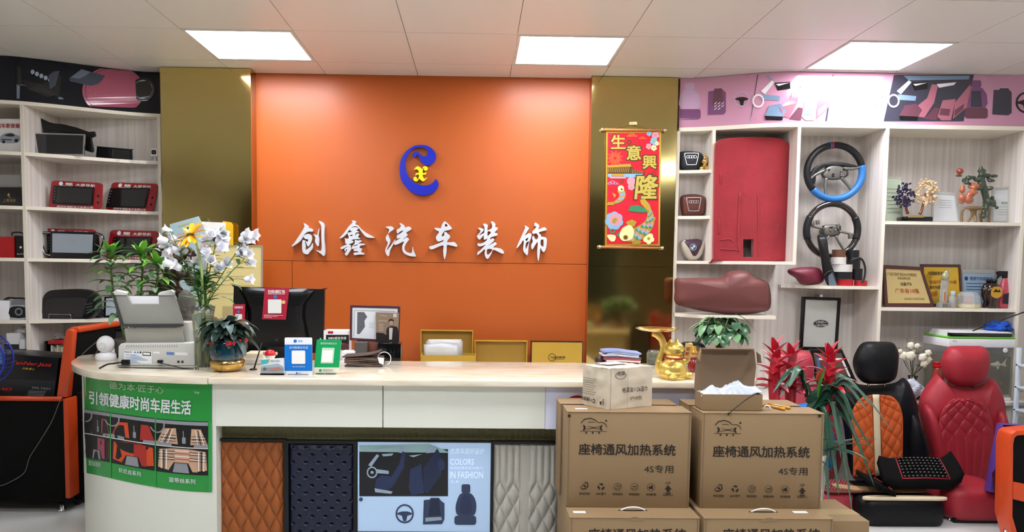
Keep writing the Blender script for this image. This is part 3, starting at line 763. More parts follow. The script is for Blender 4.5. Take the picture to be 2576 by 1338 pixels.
def fish(sp, wds, head, mi_b, mi_s):
    out = []
    L = spline([(a, b, 0) for a, b in sp], 5); n = len(L)
    ws = [wds[0] + 0] * n
    for i in range(n):
        t = i / (n - 1) * (len(wds) - 1); k = min(int(t), len(wds) - 2); ws[i] = wds[k] + (wds[k + 1] - wds[k]) * (t - k)
    P = [(v.x, v.y) for v in L]
    out.append(gline(P, [w + 2 for w in ws], sp1, 0)); out.append(gline(P, ws, sp2, mi_b))
    for i in range(3, n - 2):
        for s in (-.3, 0, .3):
            a, b = P[i], P[i + 1]; dx, dy = b[0] - a[0], b[1] - a[1]; d = sqrt(dx * dx + dy * dy) or 1
            out.append(gpoly(circ(a[0] - dy / d * ws[i] * s, a[1] + dx / d * ws[i] * s, ws[i] * .15, 8), sp3, (mi_s, 2, 1, 0)[(i + int(s * 10)) % 4]))
    return out
pcs += fish([(1577, 594), (1600, 590), (1620, 578), (1634, 560), (1636, 540), (1632, 528)], [26, 34, 30, 22, 14, 8], None, 0, 3)
pcs += [gpoly(cs2([(1558, 592), (1566, 574), (1584, 566), (1594, 578), (1592, 598), (1576, 606), (1564, 604)], 3), sp3, 4), gpoly(circ(1574, 597, 6.5, 16), pix(YS, .0052), 0), gpoly(circ(1574, 597, 4.2, 14), pix(YS, .006), 5),
        gpoly([(1634, 536), (1612, 512), (1610, 502), (1622, 500), (1634, 514), (1640, 532)], sp2, 0), gpoly([(1632, 534), (1604, 534), (1580, 530), (1586, 518), (1606, 516), (1622, 524)], sp2, 3),
        gpoly([(1574, 558), (1590, 552), (1602, 558), (1596, 570), (1582, 572)], sp2, 0), gpoly([(1590, 610), (1602, 600), (1614, 608), (1608, 614), (1590, 614)], sp2, 0), gpoly([(1632, 552), (1650, 546), (1648, 554), (1636, 562)], sp2, 0)]
pcs += fish([(1560, 476), (1566, 490), (1560, 502), (1546, 510)], [14, 15, 11, 5], None, 0, 2)
pcs += [gpoly(circ(1562, 474, 8, 14), sp3, 4), gpoly(circ(1564, 476, 2.6, 10), pix(YS, .0052), 5), gpoly([(1548, 508), (1530, 508), (1526, 516), (1544, 516)], sp2, 0), gpoly([(1550, 490), (1540, 484), (1546, 498)], sp2, 0)]
pcs += [gpoly(cs2([(1527, 592), (1536, 606), (1546, 606), (1549, 594), (1540, 590)], 3), sp1, 4), gring(1541, 580, 4, 7, sp1, 3), gpoly(circ(1556, 590, 5, 10), sp1, 3)]
art('painted_figures', ms, sheet, *pcs)
# == reception counter
ZT = U(1000, 954, 3.26).z                      # level of the worktop
m_marble = streak('cream_marble', '#d9cbb0', '#efe6d2', .18, (5, 18, 30), 5, coat=.4, detail=7)
m_cream = M('cream_lacquer', '#e0e2d6', .35, var=.03, scale=2)
m_lilac = M('pale_lilac_sheet', '#d4d6ea', .4, var=.02)
front_px = [(527, 947), (387, 945), (302, 941), (248, 937), (212, 930), (190, 922), (179, 913), (189, 903), (221, 892)]
lp = [UZ(a, b, ZT) for a, b in front_px]
lp[0].y = 3.262
xs = lp[0].x
left_curve = spline([Vector((xs, 3.262, 0))] + [Vector((v.x, v.y, 0)) for v in lp[1:]] + [Vector((-1.86, 4.22, 0)), Vector((-1.70, 4.28, 0))], 5)
XRE = U(1930, 968, 3.3).x                     # right rounded end
right = [Vector((XRE - .20 + .20 * sin(a), 3.46 - .20 * cos(a), 0)) for a in [k * pi / 2 / 6 for k in range(7)]]
YCB = 3.925
wt1 = [Vector((v.x, v.y, ZT - .031)) for v in left_curve] + [Vector((-1.50, 4.2, ZT - .031)), Vector((-1.42, YCB, ZT - .031)), Vector((xs, YCB, ZT - .031))]
WT = thing('worktop', 'cream marble counter top with rounded ends', 'counter top', (-.3, 3.6, ZT - .031))
obj('slab', prism(wt1, .031, (), (0, 0, 1)), m_marble, WT, bevel=.007, bseg=3, label='curved left end of the stone top')
wt2 = [Vector((xs + .002, 3.26, ZT - .031))] + [Vector((v.x, v.y - 0, ZT - .031)) for v in right] + [Vector((XRE, YCB - .1, ZT - .031)), Vector((XRE - .1, YCB, ZT - .031)), Vector((xs + .002, YCB, ZT - .031))]
obj('slab', prism(wt2, .031, (), (0, 0, 1)), m_marble, WT, bevel=.007, bseg=3, label='long straight run of the stone top')
RCn = thing('reception_counter', 'cream lacquered reception counter with curved left end', 'counter', (-.3, 3.6, 0))
def off(P, d):
    out = []
    for i in range(len(P)):
        a = P[max(0, i - 1)]; b = P[min(len(P) - 1, i + 1)]; t = (b - a).normalized()
        out.append(P[i] + Vector((t.y, -t.x, 0)) * d)
    return out
# the curve runs from the seam to the left and round the back: inside is on its right-hand side
body = off(left_curve, .045)
if (body[3] - Vector((-1.3, 3.8, 0))).length > (left_curve[3] - Vector((-1.3, 3.8, 0))).length: body = off(left_curve, -.045)
b0 = [Vector((v.x, v.y, 0)) for v in body] + [Vector((-1.5, 4.1, 0)), Vector((xs, 4.0 - .15, 0))]
obj('curved_end', prism([Vector((xs + .02, body[0].y, 0))] + b0[1:-2] + [Vector((-1.45, 4.1, 0)), Vector((xs + .02, 3.85, 0))], ZT - .033, (), (0, 0, 1)), m_cream, RCn, auto=30)
YC = 3.305
zf0 = U(900, 1075, YC).z
for a, b in ((541, 962.5), (963.8, 1372)):
    x0, x1 = U(a, 1020, YC).x, U(b, 1020, YC).x
    obj('apron_panel', box(x0 + .001, x1 - .001, YC, YC + .018, zf0, ZT - .034), m_cream, RCn, bevel=.0015, bseg=1)
x0, x1 = U(1372, 1020, YC).x, XRE - .06
obj('apron_panel', box(x0, x1, YC - .002, YC + .018, zf0, ZT - .034), m_lilac, RCn)
m_olive = M('olive_relief_board', '#6f6a45', .4, var=.25, scale=90, bump=.6, bscale=160)
x0, x1 = U(543, 1090, YC + .05).x, XRE - .08
def relief(u, v):
    x = x0 + (x1 - x0) * u; z = zf0 - .16 + .17 * v
    return (x, YC + .084 - .006 * abs(sin(x * 120) * sin(z * 120 + (int(x * 38) % 2) * 1.57)), z)
obj('recess_board', slabgrid(360, 14, relief, lambda u, v: (x0 + (x1 - x0) * u, YC + .092, zf0 - .16 + .17 * v)), m_olive, RCn, smooth=True)
obj('carcass', box(xs + .03, XRE - .08, YC + .095, 3.86, 0, ZT - .033), m_cream, RCn)
obj('end_panel', box(XRE - .10, XRE - .06, YC + .002, 3.86, 0, zf0 - .001), m_cream, RCn)
# -- green poster wrapped round the curved end
pc = [(v.x, v.y) for v in body];
pf = [RC(pc, .002 + .0012 * k) for k in range(6)]
m_green = M('green_poster', '#1b9238', .35, var=.12, scale=4, coat=.3)
top = lambda a: 948 + (a - 212) / 318 * 18 - 0 + 4.5 * sin(pi * (a - 212) / 318)
def ylev(a, t):                    # t = 0 top edge, 1 bottom edge, following the drawn curves of the poster
    yt = 943 + 24 * sin(min(1, (a - 208) / 330) * pi / 2)
    yb = 1188 + 50 * sin(min(1, max(0, (a - 208) / 330)) * pi / 2) ** 1.1
    return yt + (yb - yt) * t
def PF(k):
    f = pf[k]
    return lambda u, t: f(210 + (533 - 210) * u, ylev(210 + (533 - 210) * u, t))
GP = obj('poster', grect(0, 0, 1, 1, PF(0), 0, 40, 1), m_green, RCn, label='green floor mat poster')
mg = [M('poster_black', '#0e0e10', .4), M('poster_maroon', '#6a1f2c', .4), M('poster_orange', '#cf4a1e', .4), M('poster_plaid', '#c9a183', .4), M('poster_grey', '#8d9096', .4), M('poster_white', '#e8e6e2', .4), M('poster_midgreen', '#2f9a48', .35), M('poster_redmat', '#a82a24', .4), M('poster_pink', '#a04458', .4)]
g1, g2, g3 = PF(1), PF(2), PF(3)
pcs = []
cells = [(0.005, .205, 1, 8), (.215, .555, 2, 7), (.565, .97, 3, 3)]
for ci, (u0, u1, ma, mb) in enumerate(cells):
    du = u1 - u0
    X = lambda s: u0 + du * s
    pcs += [grect(u0, .345, u1, .845, g1, 0, 12, 1), grect(u0, .352, u1, .385, g2, 4, 12, 1), grect(u0, .592, u1, .600, g3, 5, 12, 1)]
    # steering wheel, console, front mats
    wl_ = [(X(.02) + .055 * cos(t), .40 + .075 * sin(t)) for t in [k * pi / 10 - .4 for k in range(11)]]
    pcs += [gline(wl_, .012, g3, 4)]
    pcs += [gpoly([(X(.42), .39), (X(.66), .39), (X(.62), .58), (X(.45), .58)], g2, 0), gline([(X(.52), .44), (X(.53), .52)], .006, g3, 4), gpoly(rrect(X(.5), .5, X(.57), .56, .008), g3, 4)]
    pcs += [gpoly([(X(.14), .43), (X(.38), .42), (X(.42), .57), (X(.02), .565)], g2, ma), gpoly([(X(.68), .42), (X(.86), .42), (X(.99), .56), (X(.66), .57)], g2, mb)]
    pcs += [gpoly([(X(.0), .555), (X(.3), .565), (X(.3), .59), (X(.0), .59)], g3, 4), gpoly([(X(.74), .565), (X(1), .56), (X(1), .59), (X(.72), .59)], g3, 4)]
    # rear bench mat
    pcs += [gpoly([(X(.06), .63), (X(.32), .61), (X(.66), .61), (X(.96), .63), (X(.98), .80), (X(.72), .82), (X(.62), .74), (X(.34), .74), (X(.24), .82), (X(.04), .80)], g2, ma), gpoly([(X(.52), .62), (X(.8), .62), (X(.8), .82), (X(.7), .82), (X(.62), .74), (X(.52), .74)], g3, mb),
            gpoly([(X(.36), .745), (X(.6), .745), (X(.64), .835), (X(.32), .835)], g3, 4)]
    if ci == 2:
        for k in range(3):
            for yy in (.645, .70): pcs.append(gline([(X(.05), yy + k * .012), (X(.96), yy + k * .012)], .005, PF(4), (0, 5, 0)[k]))
            for xx in (.1, .82): pcs.append(gline([(X(xx + k * .05), .63), (X(xx + k * .05), .81)], .008, PF(4), (5, 0, 5)[k]))
            for yy in (.49, .52): pcs += [gline([(X(.1 - k * .01), yy + k * .012), (X(.38), yy + k * .012)], .004, PF(4), (0, 5, 0)[k]), gline([(X(.68), yy + k * .012), (X(.93 + k * .02), yy + k * .012)], .004, PF(4), (0, 5, 0)[k])]
            pcs += [gline([(X(.24 + k * .04), .43), (X(.1 + k * .06), .565)], .006, PF(4), (5, 0, 5)[k]), gline([(X(.76 + k * .04), .43), (X(.8 + k * .06), .565)], .006, PF(4), (5, 0, 5)[k])]
        pcs += [gpoly([(X(.36), .61), (X(.64), .61), (X(.64), .74), (X(.36), .74)], PF(5), 3)] + [gline([(X(.36), .63 + k * .026), (X(.64), .63 + k * .026)], .007, PF(5), (5, 7)[k % 2]) for k in range(4)]
for uu in (.21, .56): pcs.append(grect(uu - .004, .345, uu + .004, 1, g3, 6, 1, 8))
pcs.append(grect(.975, .345, 1, 1, g2, 6, 2, 2))
art('picture', mg, GP, *pcs)
def garc(s, u0, u1, t0, t1, bold, mi=0, sp=1.):
    return gtext(s, lambda a, b: g3(a, b), u0, t0, u1, t1, bold, 0, sp, mi)
pl_ = [M('poster_letter', '#dfe3e6', .4), M('poster_pale', '#b8cfa8', .4)]
art('slogan', pl_, GP, garc('引领健康时尚车居生活', .045, .835, .155, .285, .03)); art('heading', pl_, GP, garc('德为本·匠于心', .2, .625, .035, .105, .004, 1))
for c_a in (('轩尼丝系列', .275, .445, .878, .925, .01), ('蓝带丝系列', .665, .87, .885, .93, .012), ('雪尼丝系列', .04, .13, .865, .915, .01), ('TM', .86, .9, .07, .09, 0)): art('caption', pl_, GP, garc(*c_a))
obj('red_sticker', pprism(cs2([(1426, 1008), (1432, 1000), (1446, 995), (1462, 996), (1466, 1010)], 3), YC - .004, .001), M('red_sticker', '#a01522', .4), RCn)

# == display panels let into the counter front
YD = YC + .05
m_tan = M('tan_leather', '#95501f', .45, var=.1, scale=30, bump=.15, bscale=300)
m_navy = M('navy_leather', '#121a30', .36, var=.15, scale=30, bump=.15, bscale=300)
m_grey = M('grey_leather', '#b5b2a8', .45, var=.06, scale=30, bump=.15, bscale=300)
def framed(label, px0, py0, px1, py1, fr_w, hfun, mat, nu, nv, dp=.022, low=1365):
    """black frame with padded leather in it, standing behind the counter front line"""
    a = U(px0, py0, YD); b = U(px1, low, YD)
    t = thing('leather_sample', label, 'leather sample', ((a.x + b.x) / 2, YD + .02, b.z))
    w = fr_w * PX(YD)
    O = [Vector((a.x, YD, a.z)), Vector((b.x, YD, a.z)), Vector((b.x, YD, b.z)), Vector((a.x, YD, b.z))]
    I = [Vector((a.x + w, YD, a.z - w)), Vector((b.x - w, YD, a.z - w)), Vector((b.x - w, YD, b.z + w)), Vector((a.x + w, YD, b.z + w))]
    obj('frame', prism(O, .024, [I]), m_black, t, bevel=.002, bseg=1)
    X0, X1, Z1, Z0 = a.x + w, b.x - w, a.z - w, b.z + w
    def f(u, v):
        x = X0 + (X1 - X0) * u; z = Z0 + (Z1 - Z0) * v
        e = min(1, 12 * u, 12 * (1 - u), 14 * v, 14 * (1 - v)) ** .5
        return (x, YD + .022 - dp * e * hfun((x - X0), (Z1 - z)), z)
    obj('padding', slabgrid(nu, nv, f, lambda u, v: (X0 + (X1 - X0) * u, YD + .0235, Z0 + (Z1 - Z0) * v)), mat, t, smooth=True)
    return t
s_ = PX(YD)
def diamonds(x, z):
    # long vertical lozenges 36 px wide, 62 px high
    a = (x / s_ / 36 + z / s_ / 66); b = (x / s_ / 36 - z / s_ / 66)
    return .28 + .72 * (abs(sin(pi * a)) * abs(sin(pi * b))) ** .45
def tufts(x, z):
    px, pz = x / s_, z / s_
    h = 1.
    r = round(pz / 20.0);
    for rr in (r - 1, r, r + 1):
        offx = 16.5 * (rr % 2)
        k = round((px - 10 - offx) / 33.0)
        dx = px - 10 - offx - 33.0 * k; dz = pz - 20.0 * rr - 8
        h -= .75 * math.exp(-(dx * dx / 22 + dz * dz / 9))
    return max(.2, h) * (.8 + .2 * abs(cos(pi * px / 33)))
def greyquilt(x, z):
    px, pz = x / s_, z / s_
    if 68 < px < 94: return .55 + .1 * sin((px - 68) / 26 * pi)
    q = px if px < 68 else px - 94
    if pz < 92: return .25 + .75 * abs(sin(pi * q / 17.5)) ** .4
    a = q / 35 + pz / 66; b = q / 35 - pz / 66
    k = min(1, (pz - 92) / 20)
    return .25 + .75 * ((1 - k) * abs(sin(pi * q / 17.5)) ** .4 + k * (abs(sin(pi * a)) * abs(sin(pi * b))) ** .45)
framed('framed tan leather panel quilted in tall diamonds on counter front', 541, 1103, 720, 1340, 7, diamonds, m_tan, 150, 190)
framed('framed navy leather panel with small tufted pleats on counter front', 716, 1107, 897, 1340, 9, tufts, m_navy, 170, 230, .02)
framed('framed pale grey leather panel with pleats and diamonds beside the cartons', 1234, 1109, 1411, 1340, 8, greyquilt, m_grey, 170, 190)
# -- back-lit poster
a = U(896, 1107, YD); b = U(1236, 1342, YD)
m_lit = M('backlit_blue_sheet', '#a9c4e2', .2, var=.08, scale=2, coat=.5, emit='#9dbde0', estr=.18)
LP = thing('light_box', 'pale blue light box poster of car upholstery on counter front', 'light box', ((a.x + b.x) / 2, YD, b.z))
O = [Vector((a.x, YD - .004, a.z)), Vector((b.x, YD - .004, a.z)), Vector((b.x, YD - .004, b.z)), Vector((a.x, YD - .004, b.z))]
w = 4 * s_
I = [Vector((a.x + w, YD - .004, a.z - w)), Vector((b.x - w, YD - .004, a.z - w)), Vector((b.x - w, YD - .004, b.z + w)), Vector((a.x + w, YD - .004, b.z + w))]
obj('frame', prism(O, .026, [I]), m_black, LP, bevel=.001, bseg=1)
scr = obj('screen', box(a.x + w, b.x - w, YD, YD + .02, b.z + w, a.z - w), m_lit, LP)
q1, q2, q3, q4 = [pix(YD, .0012 * k) for k in (1, 2, 3, 4)]
ml = [M('lb_black', '#0a0d16', .25), M('lb_navy', '#1c2c50', .25), M('lb_steel', '#8fa3b4', .25), M('lb_blueink', '#2a3a58', .25), M('lb_deep', '#122040', .25), M('lb_green', '#8fb0b0', .25)]
pcs = [grect(904, 1130, 1127, 1248, q1, 0), gpoly([(904, 1120), (1080, 1116), (1127, 1136), (1127, 1139), (904, 1136)], q1, 5),
       gpoly([(936, 1130), (1005, 1124), (960, 1122)], q2, 2), gpoly([(1002, 1138), (1006, 1122), (1020, 1121), (1014, 1140)], q2, 2), gpoly([(1072, 1140), (1074, 1124), (1098, 1122), (1090, 1138)], q2, 2),
       gpoly([(946, 1205), (960, 1195), (985, 1198), (1005, 1165), (1012, 1135), (1020, 1138), (1016, 1175), (990, 1222), (970, 1236), (942, 1230)], q2, 1),
       gpoly([(1032, 1180), (1060, 1166), (1066, 1240), (1035, 1246), (1028, 1225)], q2, 1), gpoly([(1066, 1175), (1100, 1128), (1112, 1150), (1110, 1195), (1075, 1242), (1064, 1232)], q2, 4),
       gpoly(cs2([(1102, 1165), (1108, 1154), (1118, 1160), (1118, 1178), (1106, 1184)], 3), q2, 1), gpoly([(948, 1180), (978, 1184), (978, 1192), (946, 1190)], q3, 2),
       gpoly([(926, 1170), (948, 1142), (954, 1146), (934, 1174)], q3, 2), gpoly([(960, 1142), (990, 1140), (986, 1146), (964, 1148)], q3, 2), gpoly([(1028, 1146), (1062, 1142), (1040, 1150)], q3, 2),
       gring(936, 1188, 10, 13.5, q3, 2, 24, 1.1), gpoly(circ(936, 1188, 4, 12), q4, 2), gpoly([(942, 1228), (988, 1236), (984, 1242), (944, 1238)], q3, 2)]
pcs += wheelpic(1018, 1292, 23, q1, 3, 3, 1.05)
pcs += [gpoly([(1066, 1258), (1082, 1256), (1083, 1252), (1104, 1252), (1110, 1260), (1118, 1266), (1118, 1306), (1112, 1318), (1064, 1319)], q1, 3), gpoly([(1070, 1302), (1110, 1300), (1112, 1308), (1070, 1312)], q2, 2), gpoly([(1082, 1256), (1104, 1254), (1108, 1296), (1078, 1298)], q2, 4)]
pcs += [gpoly(rrect(1161, 1218, 1183, 1240, 5), q1, 3), gpoly(cs2([(1160, 1241), (1184, 1241), (1196, 1258), (1198, 1280), (1190, 1297), (1154, 1297), (1146, 1280), (1150, 1258)], 3), q1, 3), gpoly(rrect(1143, 1297, 1198, 1320, 7), q1, 3), gpoly(cs2([(1164, 1248), (1180, 1248), (1186, 1290), (1158, 1290)], 3), q2, 1), gpoly(circ(908, 1256, 5, 14), q1, 3)]
art('picture', ml, scr, *pcs)
m_lw = M('lb_white', '#d6e6f6', .25, emit='#cfe2f6', estr=.25)
for g_ in (gtext('COLORS', q1, 1133, 1154, 1192, 1169, .02), gtext('IN FASHION', q1, 1132, 1186, 1215, 1203, .02), gtext('优质车居好设计', q1, 1133, 1127, 1218, 1142, .006, .2), gtext('时尚经典色彩的魅力', q1, 1133, 1173, 1215, 1181), gtext('玩·美', q1, 1134, 1208, 1154, 1215)): art('lettering', m_lw, scr, g_)
# == things on the left shelves
LT = [z + TH for z in LZ] + [U(240, 912, 4.88).z + TH]        # shelf top levels: 1..4, 5 = lowest
def drop(vf, z):
    m = min(v[2] for v in vf[0])
    return ([Vector((v[0], v[1], v[2] - m + z)) for v in vf[0]],) + tuple(vf[1:])
def lean(vf, z, deg):
    """tip a slab backwards about its lower front edge, then stand it on level z"""
    V = [Vector(v) for v in vf[0]]; y0 = min(v.y for v in V); z0 = min(v.z for v in V)
    c = (0, y0, z0)
    return drop(rotated(vf, radians(deg), 'X', c) if False else rotated(vf, radians(-deg), 'X', c), z)
def Yl(px, d): return fl(U(px, 560, 4.9).x) + d
def stand(name, label, cat, vf, mat, z, group=None, **kw):
    return obj(name, drop(vf, z), mat, label=label, cat=cat, group=group, **kw)
m_redp = M('red_acrylic', '#9c1a22', .22, var=.06, coat=.5)
m_screen = M('dark_screen', '#1a1c1f', .12, var=.08, coat=.6)
m_bezel = M('screen_bezel', '#08080a', .3, var=.1)
m_wtxt = M('white_ink')
def navboard(label, c, s, Y, z, wide=True):
    """c, s: four photo corners of board and of its screen (tl, tr, br, bl)"""
    q = Q(lambda a, b: (a, b), *c)
    out = [q(u, v) for u, v in rrect(0, 0, 1, 1, .09)]
    ol = up(out, Y); zb = min(p.z for p in ol); dz = z - zb
    t = thing('navigation_display_board', label, 'display board', (sum(p.x for p in ol) / len(ol), Y, z), 'red navigation display boards')
    P = [p + Vector((0, 0, dz)) for p in ol]
    bd = obj('board', prism(P, .008), m_redp, t, auto=40)
    sh = lambda pts, d: [U(a, b, Y) + Vector((0, -d, dz)) for a, b in pts]
    obj('head_unit', prism(sh(s, .012), .011), m_bezel, t, bevel=.002)
    k = Q(lambda a, b: (a, b), *s)
    scr_ = obj('screen', prism(sh([k(.1, .07), k(.97, .07), k(.97, .93), k(.1, .93)], .0132), .001), m_screen, t)
    obj('side_keys', join(*[prism(sh([k(.03, .12 + .15 * i), k(.065, .12 + .15 * i), k(.065, .18 + .15 * i), k(.03, .18 + .15 * i)], .013), .001) for i in range(5)])[:2], M('key_grey', '#5d6066', .4), t)
    B = Q(lambda a, b: U(a, b, Y) + Vector((0, -.0015, dz)), *c)
    art('lettering', m_wtxt, bd, gtext('深圳市领航电子有限公司', B, .16, .905, .84, .975, .02), gtext('大屏导航', B, .48, .07, .86, .175, .015), gtext('领航', B, .28, .06, .42, .15, .04), gtext('LING HANG', B, .22, .16, .42, .19), gpoly(circ(.19, .105, .04, 16, .075), B))
    for v in (.5, .74):
        obj('knob', lathe([(.0, -.006), (.006, -.005), (.0075, 0)], Vector(q(.93, v) and U(*q(.93, v), Y)) + Vector((0, 0, dz)), 14, 'y'), m_black, t, smooth=True)
    return t
navboard('red navigation display board on the second shelf, left one of two', [(130, 450), (258, 457), (255, 524), (121, 519)], [(137, 464), (238, 468), (234, 513), (133, 509)], Yl(190, .08), LT[2])
navboard('red navigation display board on the second shelf, beside the gold panel', [(282, 456), (398, 460), (385, 531), (265, 525)], [(279, 472), (377, 470), (367, 521), (268, 519)], Yl(330, .05), LT[2])
navboard('red navigation display board behind the head unit with silver handles', [(108, 574), (241, 577), (243, 652), (106, 650)], [(120, 590), (230, 592), (232, 640), (118, 638)], Yl(175, .13), LT[3])
navboard('red navigation display board half hidden by green leaves on the third shelf', [(278, 580), (399, 583), (385, 656), (266, 654)], [(288, 598), (383, 598), (377, 644), (281, 643)], Yl(330, .05), LT[3])
# -- head unit with handles
Yh = Yl(180, .06)
H = thing('car_head_unit', 'black car head unit with pale screen and silver side handles', 'head unit', (U(183, 650, Yh).x, Yh, LT[3]))
dz = LT[3] - U(183, 650, Yh).z
sh = lambda pts, d: [U(a, b, Yh) + Vector((0, -d, dz)) for a, b in pts]
obj('housing', prism(sh([(125, 580), (240, 583), (244, 648), (236, 650), (132, 650), (124, 644)], 0), .05), m_bezel, H, bevel=.004)
obj('screen', prism(sh([(132, 586), (234, 589), (232, 636), (132, 634)], .002), .002), M('pale_screen', '#98a4ae', .15, coat=.6), H)
for pts in ([(126, 584), (104, 585), (98, 590), (103, 612), (112, 636), (126, 641)], [(240, 587), (250, 589), (257, 596), (255, 610), (248, 626), (242, 632)]):
    P = spline([Vector(p) for p in sh(pts, -.01)], 4)
    hd = obj('handle', tube(P, .0085, 8), m_bezel, H, smooth=True)
    obj('silver_trim', tube([p + Vector((0, -.009, 0)) for p in P], .0032, 6), m_silver, hd, smooth=True)
# -- first shelf
Yf = Yl(150, .05)
dz = LT[1] - U(150, 391, Yf).z
sh = lambda pts, d: [U(a, b, Yf) + Vector((0, -d, dz)) for a, b in pts]
T = thing('screen_frame', 'wide black screen in thin silver frame on top left shelf', 'screen', (U(150, 391, Yf).x, Yf, LT[1]))
O = [(86, 334), (213, 338), (211, 391), (93, 390)]; I = [(89, 337), (210, 341), (208, 388), (96, 387)]
obj('silver_frame', prism(sh(O, 0), .012, [sh(I, 0)]), m_silver, T)
obj('screen', prism(sh(I, -.002), .008), m_screen, T)
stand('dash_bracket', 'black plastic dashboard bracket leaning behind the silver framed screen', 'car part', join(
    pprism([(101, 293), (121, 303), (137, 307), (155, 308), (192, 317), (223, 328), (237, 327), (239, 338), (228, 343), (234, 375), (230, 380), (214, 375), (211, 352), (200, 345), (150, 340), (110, 336), (106, 315)], Yf + .07, .02),
    pprism([(118, 312), (200, 326), (205, 334), (118, 322)], Yf + .062, .01), pprism([(104, 330), (120, 330), (120, 391), (104, 391)], Yf + .08, .01))[:2], m_black, LT[1], bevel=.002)
T = thing('tablet_unit', 'small black tablet style car display on the top left shelf', 'display', (U(287, 400, 5.0).x, Yl(287, .05), LT[1]))
Yt = Yl(287, .05); dz = LT[1] - U(287, 399, Yt).z
sh = lambda pts, d: [U(a, b, Yt) + Vector((0, -d, dz)) for a, b in pts]
obj('housing', prism(sh(cs2([(244, 364), (247, 364), (327, 371), (331, 373), (332, 398), (331, 400), (244, 395), (241, 393)], 2), 0), .012), m_black, T, bevel=.002)
obj('screen', prism(sh([(248, 368), (325, 375), (327, 396), (246, 391)], .0012), .001), m_screen, T)
# -- white camera on the shelf end
def cam_small(label, px, py0, py1, Y, z, r):
    c = U(px, (py0 + py1) / 2, Y)
    t = thing('security_camera', label, 'camera', (c.x, Y, z))
    h = (py1 - py0) * PX(Y)
    obj('base', lathe([(r * .95, 0), (r * .95, .004), (r * .4, .008), (r * .25, h * .4)], (c.x, Y, z), 20), m_white, t, smooth=True)
    obj('head', box(c.x - r, c.x + r, Y - r * .8, Y + r * .6, z + h * .38, z + h), m_white, t, bevel=r * .35, bseg=3)
    f = obj('face', prism([Vector((c.x + a, Y - r * .82, z + h * .69 + b)) for a, b in rrect(-r * .66, -r * .62, r * .66, r * .62, r * .25)], .002), m_blackgl, t)
    obj('lens', lathe([(r * .35, 0), (r * .3, -.003), (0, -.002)], (c.x, Y - r * .83, z + h * .69), 16, 'y'), M('lens_glass', '#1c2436', .05, coat=1), f, smooth=True)
    return t
Yc_ = Yl(391, .025)
cam_small('small white cube camera on the top shelf end beside left gold panel', 390, 372, 404, Yc_, LT[1], .024)
obj('camera_cable', tube(spline([U(396, 402, Yc_ + .02), U(402, 410, Yc_), U(403, 440, Yc_ - .03), U(406, 475, Yc_ - .04), U(408, 520, Yc_ - .04), U(411, 560, Yc_ - .04), U(412, 610, Yc_ - .04)], 6), .0035, 6), m_white, smooth=True, label='thin white cable running down the shelf edge beside left gold panel', cat='cable')
# -- fourth shelf
Yd = Yl(170, .05)
D = thing('dashboard_unit', 'rounded black dashboard head unit in a wire stand', 'dashboard part', (U(170, 800, Yd).x, Yd, LT[4]))
dz = LT[4] - U(170, 799, Yd).z
sh = lambda pts, d: [U(a, b, Yd) + Vector((0, -d, dz)) for a, b in pts]
obj('shell', prism(sh(cs2([(103, 799), (106, 770), (108, 747), (120, 730), (150, 725), (206, 725), (232, 736), (242, 756), (236, 786), (206, 799)], 3), 0), .08), m_black, D, bevel=.006)
obj('screen', prism(sh(cs2([(110, 794), (113, 764), (122, 749), (160, 746), (218, 747), (214, 770), (205, 794)], 2), .003), .003), m_blackgl, D)
obj('chrome_line', tube(sh([(206, 796), (212, 775), (222, 745), (232, 740)], .003), .002, 6), M('dark_chrome', '#50545a', .3, .8), D, smooth=True)
for k in range(4): obj('vent', prism(sh([(214 + k * 1.5, 762 + k * 7), (232, 758 + k * 7), (233, 761 + k * 7), (214 + k * 1.5, 765 + k * 7)], .004), .003), M('dark_chrome'), D)
W = [U(a, b, Yd - .02) + Vector((0, 0, dz)) for a, b in ((122, 801), (123, 787), (178, 788), (179, 801))]
obj('wire_stand', tube(W, .0018, 6), m_silver, D, smooth=True)
Yw = Yl(280, .05)
D = thing('phone_cradle', 'small device with white screen standing behind the green leaves', 'display', (U(279, 798, Yw).x, Yw, LT[4]))
dz = LT[4] - U(279, 797, Yw).z
sh = lambda pts, d: [U(a, b, Yw) + Vector((0, -d, dz)) for a, b in pts]
obj('housing', prism(sh([(262, 744), (299, 742), (296, 796), (260, 797)], 0), .02), m_black, D, bevel=.003)
obj('screen', prism(sh([(267, 748), (295, 746), (292, 790), (266, 791)], .0012), .001), M('white_screen', '#c3d2da', .2), D)
stand('black_camera', 'black round camera body beside the dashboard unit', 'car part', lathe([(.0, -.045), (.02, -.045), (.03, -.03), (.032, 0), (.03, .03)], U(250, 780, Yl(250, .08)), 18, 'y'), m_black, LT[4], smooth=True)
